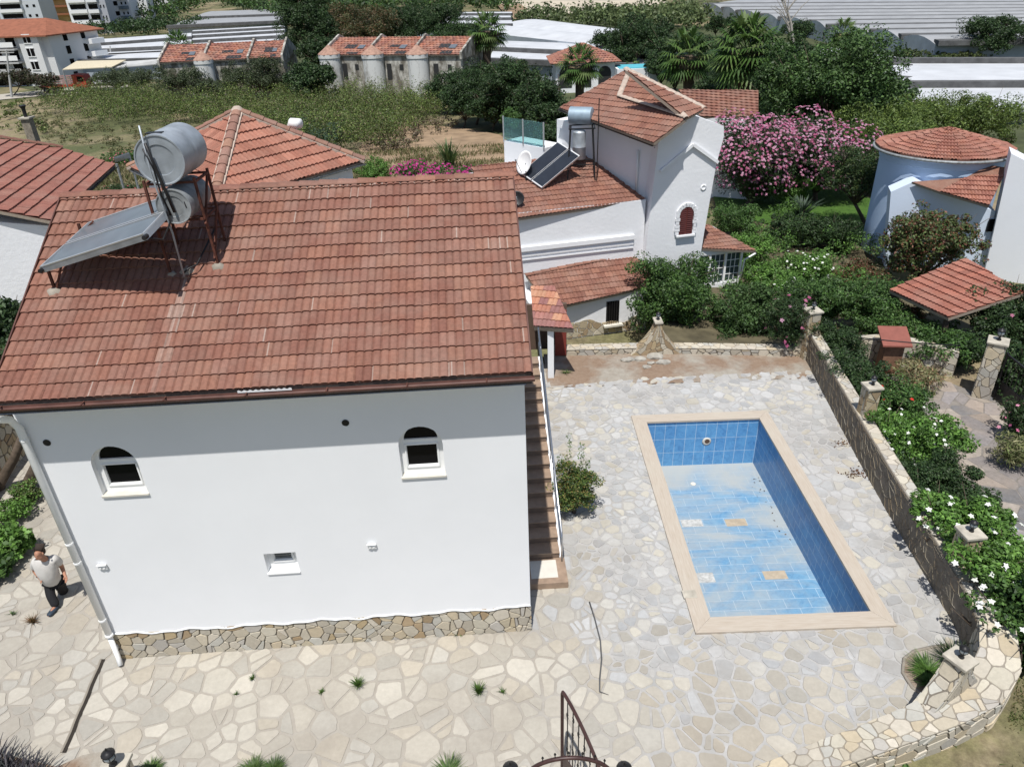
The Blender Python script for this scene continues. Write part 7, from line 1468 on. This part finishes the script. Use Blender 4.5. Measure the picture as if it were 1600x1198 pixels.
# --- palms
palm(1172, 222, 28, 108, 'very large fan palm with a thick skirt right of the villa', 1, nf=56, tk=1.9); palm(1078, 205, 48, 84, 'fan palm left of the very large one', 2, nf=36); palm(906, 200, 72, 66, 'fan palm with brown skirt left of the villa roof', 3, nf=34); palm(760, 140, 20, 62, 'tall fan palm in the dark tree line', 4); palm(275, 100, 50, 42, 'fan palm between the white greenhouses', 5, skirt=False); palm(1322, 130, 30, 44, 'fan palm top rising from the big dark tree', 6); palm(990, 135, 96, 46, 'low fan palm right behind the villa roof', 7, skirt=False, nf=22)
b = G(703, 262); tag(tuft('agave', None, (b.x, b.y, b.z), 1.5, 1.9, 70, [(.10, .16, .05), (.07, .12, .04)], 431, w=.10, droop=.3), 'young palm with stiff leaves among the magenta flowers', 'palm')
BG = 'magenta bougainvilleas behind the main roof'
for (px, py, w, h, lab, f) in ((640, 262, 60, 1.3, 'magenta bougainvillea left of the young palm', 170), (690, 268, 70, 1.1, 'magenta bougainvillea in front of the young palm', 150), (745, 264, 56, .8, 'low magenta bougainvillea right of the young palm', 110)): bush(px, py, w, h, lab, 'bougainvillea', 'bougainvillea', GREEN, dens=.8, leaf=.10, fl=f, flp=MAGENTA, fls=.10, group=BG)
bush(585, 262, 62, 1.5, 'bright green bush right of the pyramid roof', 'bush', 'bush', BRIGHT, dens=1.1, leaf=.10); bush(190, 240, 70, 1.0, 'oleander with dusty pink flowers left of the big tank', 'oleander', 'oleander_bush', GREEN, dens=1.0, leaf=.10, fl=80, flp=[(.45, .12, .16)], fls=.07)
bush(192, 300, 50, 1.2, 'shaded flowering bush between the two tiled roofs', 'bush', 'bush', DARK, dens=1.0, leaf=.09, fl=40, flp=[(.4, .08, .1), (.6, .5, .4)], fls=.06); bush(830, 245, 40, .8, 'grassy green shrub beside the fence post', 'bush', 'bush', BRIGHT, dens=1.0, leaf=.12)
# --- Norfolk pine
b = G(877, 205); nt_ = thing('norfolk_pine', 'small dark tiered Norfolk pine left of the villa', 'conifer', b); tp = ony(872, 116, b.y); mb = MB(); mb.tube([b, Vector((tp.x, b.y, tp.z))], [.14, .03], 7); mb.build('trunk', M['bark'], nt_); bl = []; H_ = tp.z - b.z
for k in range(9):
    z = b.z + H_ * (.12 + .85 * k / 9); r = 1.5 * (1 - k / 9.5)
    for j in range(7): a = 2 * PI * j / 7 + k; bl.append((tp.x + math.cos(a) * r * .6, b.y + math.sin(a) * r * .6, z, r * .42, r * .42, .12))
foliage('crown', nt_, bl, 3600, .14, DARK, 440, asp=.3) if False else foliage('crown', nt_, bl, 3600, .14, DARK, 440, aspect=.3, clump=.5, kper=3)
# --- trees between the ruins and the villa
DT = 'dark trees around the clearing'
for (px, by, ty, w, lab, pal) in ((745, 195, 95, 120, 'very dark spreading tree at the back of the clearing', DARK), (800, 205, 78, 110, 'dark evergreen right of the ruined villas', DARK), (845, 225, 120, 90, 'dark tree close left of the villa balcony', DARK), (700, 178, 112, 70, 'dark feathery tree before the third ruined tower', DARK), (830, 205, 150, 84, 'mid green tree under the dark evergreen', GREEN), (770, 205, 130, 90, 'black-green tree in the middle of the dark group', DARK), (725, 200, 140, 70, 'low dark feathery tree at the left of the dark group', DARK), (815, 215, 165, 70, 'round green tree at the foot of the dark group', GREEN), (860, 235, 150, 60, 'dark tree touching the Norfolk pine', DARK), (800, 150, 92, 60, 'yellow green bushy tree beside the ruins', OLIVE), (868, 250, 195, 60, 'low dark tree beside the fence', DARK)):
    tree(px, by, ty, w, lab, pal=pal, leaf=.19, k=13, dens=1.9, group=DT, trunk=.02)
TL = 'tree line behind the ruined villas'
for (px, by, ty, w, lab, pal) in ((468, 114, -38, 84, 'tall dark casuarina towering between the ruins', DARK), (430, 112, 54, 71, 'dark rounded tree left of the casuarina', DARK), (505, 139, 52, 89, 'dark tree right of the casuarina foot', DARK), (545, 104, 6, 140, 'tree with brownish crown behind the ruined towers', [(.05, .055, .02), (.035, .045, .015), (.09, .055, .025)]), (600, 88, 4, 102, 'dark tree behind the middle of the ruined row', DARK), (655, 90, -2, 140, 'broad dark tree behind the ruined roofs', DARK), (712, 94, 28, 102, 'dark tree behind the right end of the ruins', GREEN[:1] + DARK), (480, 169, 92, 84, 'dense dark ivy-like tree between the two ruined rows', DARK), (500, 150, 120, 40, 'green bush at the left of the first round tower', GREEN)):
    tree(px, by, ty, w, lab, pal=pal, leaf=.28, k=13, dens=1.8, group=TL, trunk=.04)
SS = 'feathery shrubs along the road'
for (px, by, ty, w, lab) in ((175, 148, 106, 66, 'grey green feathery shrub right of the truck'), (210, 150, 108, 60, 'olive feathery shrub before the parking shed'), (288, 158, 100, 96, 'wide olive green feathery tree before the left ruin'), (330, 160, 118, 70, 'low olive shrub in front of the ruined tower'), (392, 155, 84, 92, 'large dark feathery tree before the left ruin gable'), (430, 152, 118, 50, 'small dark shrub right of the feathery trees')):
    tree(px, by, ty, w, lab, pal=[(.045, .06, .03), (.06, .075, .035), (.03, .045, .02)], leaf=.24, asp=.35, k=11, dens=2.2, group=SS, trunk=.02, clump=.38)
for (px, by, ty, w, lab) in ((22, 150, 106, 56, 'dark leafy tree before the apartment house at the left edge'), (60, 150, 112, 50, 'dark reddish tree left of the truck')): tree(px, by, ty, w, lab, pal=[(.04, .045, .02), (.05, .035, .025), (.03, .035, .015)], leaf=.3, k=8, dens=1.2, group='trees before the apartment house', trunk=.15)
RT2 = 'trees among the greenhouses at the right'
for (px, by, ty, w, lab, pal) in ((1565, 96, 22, 84, 'dark rounded tree beside the greenhouse at the right edge', DARK), (1500, 98, 74, 70, 'low olive bush left of the dark rounded tree', OLIVE), (1430, 98, 78, 90, 'low hedge-like bushes along the white roof', OLIVE + DARK), (1120, 60, 22, 30, 'small dark tree before the greenhouse gables', DARK), (1150, 62, 22, 34, 'second small dark tree before the gables', DARK), (1250, 70, 28, 50, 'bushy tree behind the big palm', DARK), (1285, 60, 30, 36, 'small tree behind the bare branches', DARK), (955, 100, 42, 60, 'dark tree behind the pavilion roof', DARK), (1010, 120, 20, 90, 'tall dark trees left of the palms', DARK), (1045, 120, 60, 60, 'dark tree between the roof terrace and the palms', DARK), (1225, 210, 70, 90, 'green leafy tree right of the very large palm', GREEN), (1120, 215, 120, 70, 'dark foliage behind the two palms', DARK), (1225, 235, 110, 110, 'dense dark tree between the very large palm and the big tree', DARK), (1035, 150, 70, 60, 'dark trees just above the roof terrace', DARK), (1395, 240, 110, 80, 'dark green tree at the right foot of the big tree', DARK)):
    tree(px, by, ty, w, lab, pal=pal, leaf=.28 if by < 130 else .2, k=12, dens=1.8, group=RT2, trunk=.04)
b = G(1240, 80); bt_ = thing('bare_tree', 'leafless pale tree rising above the crowns', 'tree', b); rr = random.Random(9); mb = MB(); tp = ony(1222, -10, b.y)
mb.tube([b, b.lerp(tp, .5) + Vector((.5, 0, 0)), tp], [.35, .22, .06], 6)
for k in range(16): q = b.lerp(tp, rr.uniform(.3, .95)); e = q + Vector((rr.uniform(-6, 8), rr.uniform(-2, 2), rr.uniform(2, 7))) * .7; mb.tube([q, q.lerp(e, .5) + Vector((0, 0, .4)), e], [.10, .07, .02], 5)
mb.build('branches', plain('pale_bark', (.36, .33, .29), .9), bt_)
# --- far groves: one mass each
def grove(name, label, pix, n, rmin, rmax, pal, seed, leafs=.9, per=46, h=1.0):
    """far wood that reads as one mass: crowns scattered over an area of ground"""
    rr = random.Random(seed); x0 = min(p[0] for p in pix); x1 = max(p[0] for p in pix); y0 = min(p[1] for p in pix); y1 = max(p[1] for p in pix); bl = []
    tries = 0
    while len(bl) < n and tries < n * 40:
        tries += 1; x = rr.uniform(x0, x1); y = rr.uniform(y0, y1)
        if not inpoly(x, y, pix): continue
        p = G(x, y); r = rr.uniform(rmin, rmax); bl.append((p.x, p.y, p.z + r * .75 * h, r, r, r * .9 * h))
    return tag(foliage(name, None, bl, n * per, leafs, pal, seed, aspect=.6, clump=.4, kper=5, cvar=.35), label, 'wood', kind='stuff')
GP_ = GREEN + DARK + OLIVE[:1]
grove('orchard', 'green orchard filling the background above the white greenhouses', [(205, 40), (260, 8), (330, 2), (810, 2), (800, 24), (640, 26), (460, 48), (420, 34), (330, 12), (250, 44)], 420, 2.8, 5.0, GP_, 501, 1.0, 70)
grove('orchard', 'dark citrus grove along the foot of the left high-rises', [(130, 62), (120, 56), (230, 44), (330, 44), (300, 56), (200, 60)], 130, 1.8, 3.0, DARK, 502, .7)
grove('orchard', 'feathery green plantation below the pale graded ground', [(800, 50), (830, 36), (1000, 32), (1080, 24), (1110, 44), (1060, 56), (900, 46)], 260, 2.2, 3.6, [(.075, .10, .035), (.055, .08, .03), (.09, .115, .045)], 503, .8)
grove('orchard', 'dark woods along the upper right horizon', [(1330, 4), (1700, 4), (1700, 22), (1560, 14), (1450, 8)], 160, 2.5, 4.5, DARK, 504, 1.1, 50)
grove('orchard', 'mixed green trees along the horizon behind the quarry', [(1040, 2), (1340, 0), (1340, 3), (1050, 8)], 60, 2, 4, OLIVE, 505, 1.2, 24)
grove('undergrowth', 'dark undergrowth between the garden trees behind the oleanders', [(1100, 190), (1380, 200), (1400, 130), (1120, 130)], 90, 1.2, 2.0, DARK, 506, .30, 90)
grove('undergrowth', 'low green cover in the shade behind the villa garden hedges', [(1130, 400), (1200, 330), (1380, 380), (1400, 470), (1260, 500), (1140, 500)], 70, .45, .8, GREEN + BRIGHT, 507, .10, 160)
grove('undergrowth', 'dark undergrowth under the trees left of the villa', [(690, 180), (850, 215), (880, 190), (860, 130), (700, 140)], 60, 1.0, 1.8, DARK, 508, .3, 80)
# bramble scrub over the field
SC = [(.075, .11, .025), (.05, .08, .018), (.11, .145, .035), (.035, .05, .015), (.09, .12, .03), (.10, .085, .045)]
grove('bramble_scrub', 'low rambling green brambles over the field beyond the roofs', [(60, 175), (110, 155), (200, 160), (330, 168), (450, 160), (560, 152), (690, 166), (700, 186), (640, 205), (600, 240), (500, 240), (400, 215), (300, 200), (230, 200), (150, 195)], 620, 1.1, 2.8, SC, 509, .17, 210, .75)
grove('dry_scrub', 'dry tufts and low weeds on the bare ground behind the left neighbour', [(40, 215), (60, 178), (140, 195), (240, 205), (330, 215), (330, 240), (200, 250), (100, 225)], 150, .25, .7, [(.13, .115, .055), (.09, .10, .04), (.16, .14, .07), (.06, .08, .025)], 514, .12, 130, .6)
grove('bramble_scrub', 'sparse scrub on the dry ground at the far left', [(-40, 165), (60, 160), (80, 200), (60, 215), (-40, 200)], 40, .6, 1.1, SC, 510, .22, 90, .6)
grove('dry_scrub', 'brownish dry scrub around the clearing', [(590, 205), (650, 190), (720, 196), (640, 235), (590, 240)], 50, .6, 1.1, [(.12, .09, .06), (.09, .07, .05), (.10, .10, .04)], 511, .2, 80, .6)
grove('blue_green_shrubs', 'bluish feathery shrubs behind the pyramid roof', [(440, 205), (470, 185), (500, 190), (540, 235), (500, 240)], 26, .8, 1.5, [(.035, .06, .035), (.045, .075, .045)], 512, .16, 200, 1.0)
def fpt(rng):
    while True:
        x = rng.uniform(-45, 8); y = rng.uniform(26, 68)
        if math.sin(x * .7 + y * .4) + math.sin(y * 1.1 - x * .5) + rng.normal() * .8 > -.2 and x > -45 + (68 - y) * .4: return (x, y, T(x, y) - .04)
grasscover('field_grass', 'dry and green tufts of grass over the field', fpt, 60000, .30, [(.19, .16, .08), (.12, .13, .045), (.09, .11, .03), (.24, .20, .11)], 520, .05)

GB = 'dark trees below the left neighbouring wall'
for px, ty, w, lab in ((18, 422, 120, 'dark leafy tree crown below the white wall at the left edge'), (-30, 450, 120, 'dark tree crown cut by the left edge beside the roof')): tree(px, 700, ty, w, lab, pal=DARK, leaf=.10, k=9, dens=.9, group=GB, yb=14.2, trunk=.25)
for (px, by, ty, w, lab) in ((1130, 178, 58, 100, 'dark tree filling the gap between the two big fan palms'), (1060, 160, 40, 84, 'tall dark tree behind the left fan palm'), (1235, 160, 58, 90, 'tall dark tree behind the bare branches'), (985, 128, 34, 70, 'dark tree directly above the small tiled pavilion')): tree(px, by, ty, w, lab, pal=DARK, leaf=.24, k=12, dens=1.7, group=RT2, trunk=.04)
# ================================================================ the man at the left
def skin(name, verts, edges, rad, mat, parent, sub=2, root=0):
    me = bpy.data.meshes.new(name); A = WM[parent.name].inverted() if parent is not None else Matrix.Identity(4)
    me.from_pydata([tuple(A @ Vector(v)) for v in verts], edges, []); me.materials.append(mat)
    o = bpy.data.objects.new(name, me); col.objects.link(o)
    if parent is not None: o.parent = parent; WM[o.name] = WM[parent.name]
    m = o.modifiers.new('skin', 'SKIN'); m.use_smooth_shade = True
    sk = me.skin_vertices[0].data
    for i, r in enumerate(rad): sk[i].radius = r if hasattr(r, '__len__') else (r, r); sk[i].use_root = (i == root)
    s = o.modifiers.new('subsurf', 'SUBSURF'); s.levels = sub; s.render_levels = sub
    return o
PY = lambda px, py, y: ony(px, py, y)
fF = onz(84, 951, .07); man = thing('person', 'man in pale grey T-shirt and dark trousers walking past the house corner', 'person', (fF.x, fF.y, 0))
pel = PY(84, 908, 10.55); y0_ = 10.55
hipL = pel + Vector((-.085, -.03, -.03)); hipR = pel + Vector((.09, .02, -.03))
kneeF = PY(79, 930, 10.38); ankF = fF + Vector((.01, .07, .03)); toeF = fF + Vector((-.03, -.16, -.03))
kneeR = PY(99, 925, 10.72); ankR = PY(116, 921, 11.02); toeR = ankR + Vector((.0, -.14, -.10))
che = PY(74, 885, 10.46); nek = PY(68, 871, 10.41); hed = PY(61, 863, 10.34); 
shL = PY(54, 877, 10.42); shR = PY(86, 870, 10.50); elL = PY(54, 892, 10.50); elR = PY(97, 886, 10.62); wrL = PY(60, 900, 10.40); wrR = PY(101, 897, 10.50)
bel = pel.lerp(che, .5) + Vector((0, -.05, 0)); fdir_ = Vector((-.35, -.8, -.45)).normalized()
jaw = hed + fdir_ * .035 + Vector((0, 0, -.055)); crn_ = hed + Vector((0, .02, .055)); nose = hed + fdir_ * .108
V = [pel, bel, che, nek, jaw, hed, crn_, nose, shL, elL, wrL, shR, elR, wrR, hipL, kneeF, ankF, toeF, hipR, kneeR, ankR, toeR]
Rr = [.13, .14, .145, .062, .070, .092, .084, .014, .062, .042, .030, .062, .042, .030, .085, .055, .036, .030, .085, .055, .036, .030]
Ed = [(0, 1), (1, 2), (2, 3), (3, 4), (4, 5), (5, 6), (5, 7), (2, 8), (8, 9), (9, 10), (2, 11), (11, 12), (12, 13), (0, 14), (14, 15), (15, 16), (16, 17), (0, 18), (18, 19), (19, 20), (20, 21)]
def hand(w, el, side, base):
    d = (w - el).normalized(); s = d.cross(Vector((0, -1, .2))).normalized() * side; palm = w + d * .06; i0 = len(V); V.append(palm); Rr.append(.026); Ed.append((base, i0)); kn = w + d * .095
    for k, (o_, L_) in enumerate(((-.030, .060), (-.010, .072), (.010, .068), (.030, .052))):
        a = kn + s * o_; b = a + d * L_ * .5 + Vector((0, -.008, 0)); c = b + d * L_ * .4 + Vector((0, -.022, 0)); i = len(V); V.extend([a, b, c]); Rr.extend([.010, .009, .007]); Ed.extend([(i0, i), (i, i + 1), (i + 1, i + 2)])
    a = w + d * .035 - s * .035 + Vector((0, -.01, 0)); b = a + d * .035 - s * .012 + Vector((0, -.012, 0)); i = len(V); V.extend([a, b]); Rr.extend([.011, .009]); Ed.extend([(i0, i), (i, i + 1)])
hand(wrL, elL, 1, 10); hand(wrR, elR, -1, 13)
skinm = plain('tanned_skin', (.36, .18, .115), .6, var=.08); skin('body', V, Ed, Rr, skinm, man)
sh_v = [pel + Vector((0, 0, -.05)), bel, che, che.lerp(nek, .85), shL, shL.lerp(elL, .72), shR, shR.lerp(elR, .72), che + Vector((0, -.05, .0))]
skin('t_shirt', sh_v[:8], [(0, 1), (1, 2), (2, 3), (2, 4), (4, 5), (2, 6), (6, 7)], [(.175, .16), (.18, .17), (.185, .155), .085, .085, .082, .085, .082], plain('pale_grey_cotton', (.52, .50, .47), .9, var=.08, scale=9), man)
tr_v = [pel + Vector((0, 0, .03)), hipL, kneeF, ankF + (ankF - kneeF).normalized() * .05, hipR, kneeR, ankR + (ankR - kneeR).normalized() * .05]
skin('trousers', tr_v, [(0, 1), (1, 2), (2, 3), (0, 4), (4, 5), (5, 6)], [.125, .105, .088, .085, .11, .088, .085], plain('black_cloth', (.012, .012, .014), .85), man)
for nm, a, t in (('shoe', ankF, toeF), ('shoe', ankR, toeR)):
    skin(nm, [a + Vector((0, .05, -.05)), a.lerp(t, .5) + Vector((0, 0, -.02)), t + Vector((0, 0, .01))], [(0, 1), (1, 2)], [.062, (.062, .05), (.055, .042)], plain('dark_blue_shoe', (.03, .045, .065), .6), man)
hv_ = [crn_ + Vector((0, .030, .022)), hed + Vector((0, .055, .01)), nek.lerp(hed, .5) + Vector((0, .05, 0)), crn_ + Vector((0, -.015, .038))]
skin('hair', hv_, [(3, 0), (0, 1), (1, 2)], [.074, .078, .05, .052], plain('short_dark_hair', (.035, .025, .02), .9), man, root=1)
sdv = fdir_.cross(Vector((0, 0, 1))).normalized()
for s in (-1, 1):
    mb = MB(); mb.lathe([(.001, -.012), (.010, -.006), (.012, 0), (.010, .006), (.001, .012)], hed + fdir_ * .084 + sdv * .032 * s + Vector((0, 0, .018)), 8); mb.build('eye', M['black'], man, smooth=True)
    mb = MB(); mb.bar(hed + fdir_ * .088 + sdv * .018 * s + Vector((0, 0, .036)), hed + fdir_ * .082 + sdv * .052 * s + Vector((0, 0, .036)), .010, .008); mb.build('eyebrow', M['black'], man)
    mb = MB(); mb.lathe([(.001, -.03), (.012, -.02), (.016, 0), (.012, .025), (.001, .032)], hed + sdv * .092 * s + Vector((0, .01, -.005)), 8); mb.build('ear', skinm, man, smooth=True)
mb = MB(); mb.bar(hed + fdir_ * .092 - sdv * .025 + Vector((0, 0, -.045)), hed + fdir_ * .092 + sdv * .025 + Vector((0, 0, -.045)), .012, .008); mb.build('mouth', plain('lips', (.22, .08, .07)), man)
mb = MB(); mb.tube([wrL + (Vector((math.cos(a), math.sin(a), 0)) * .034) for a in np.linspace(0, 2 * PI, 12)[:-1]], .008, 6, closed=True); mb.build('watch', M['black'], man)
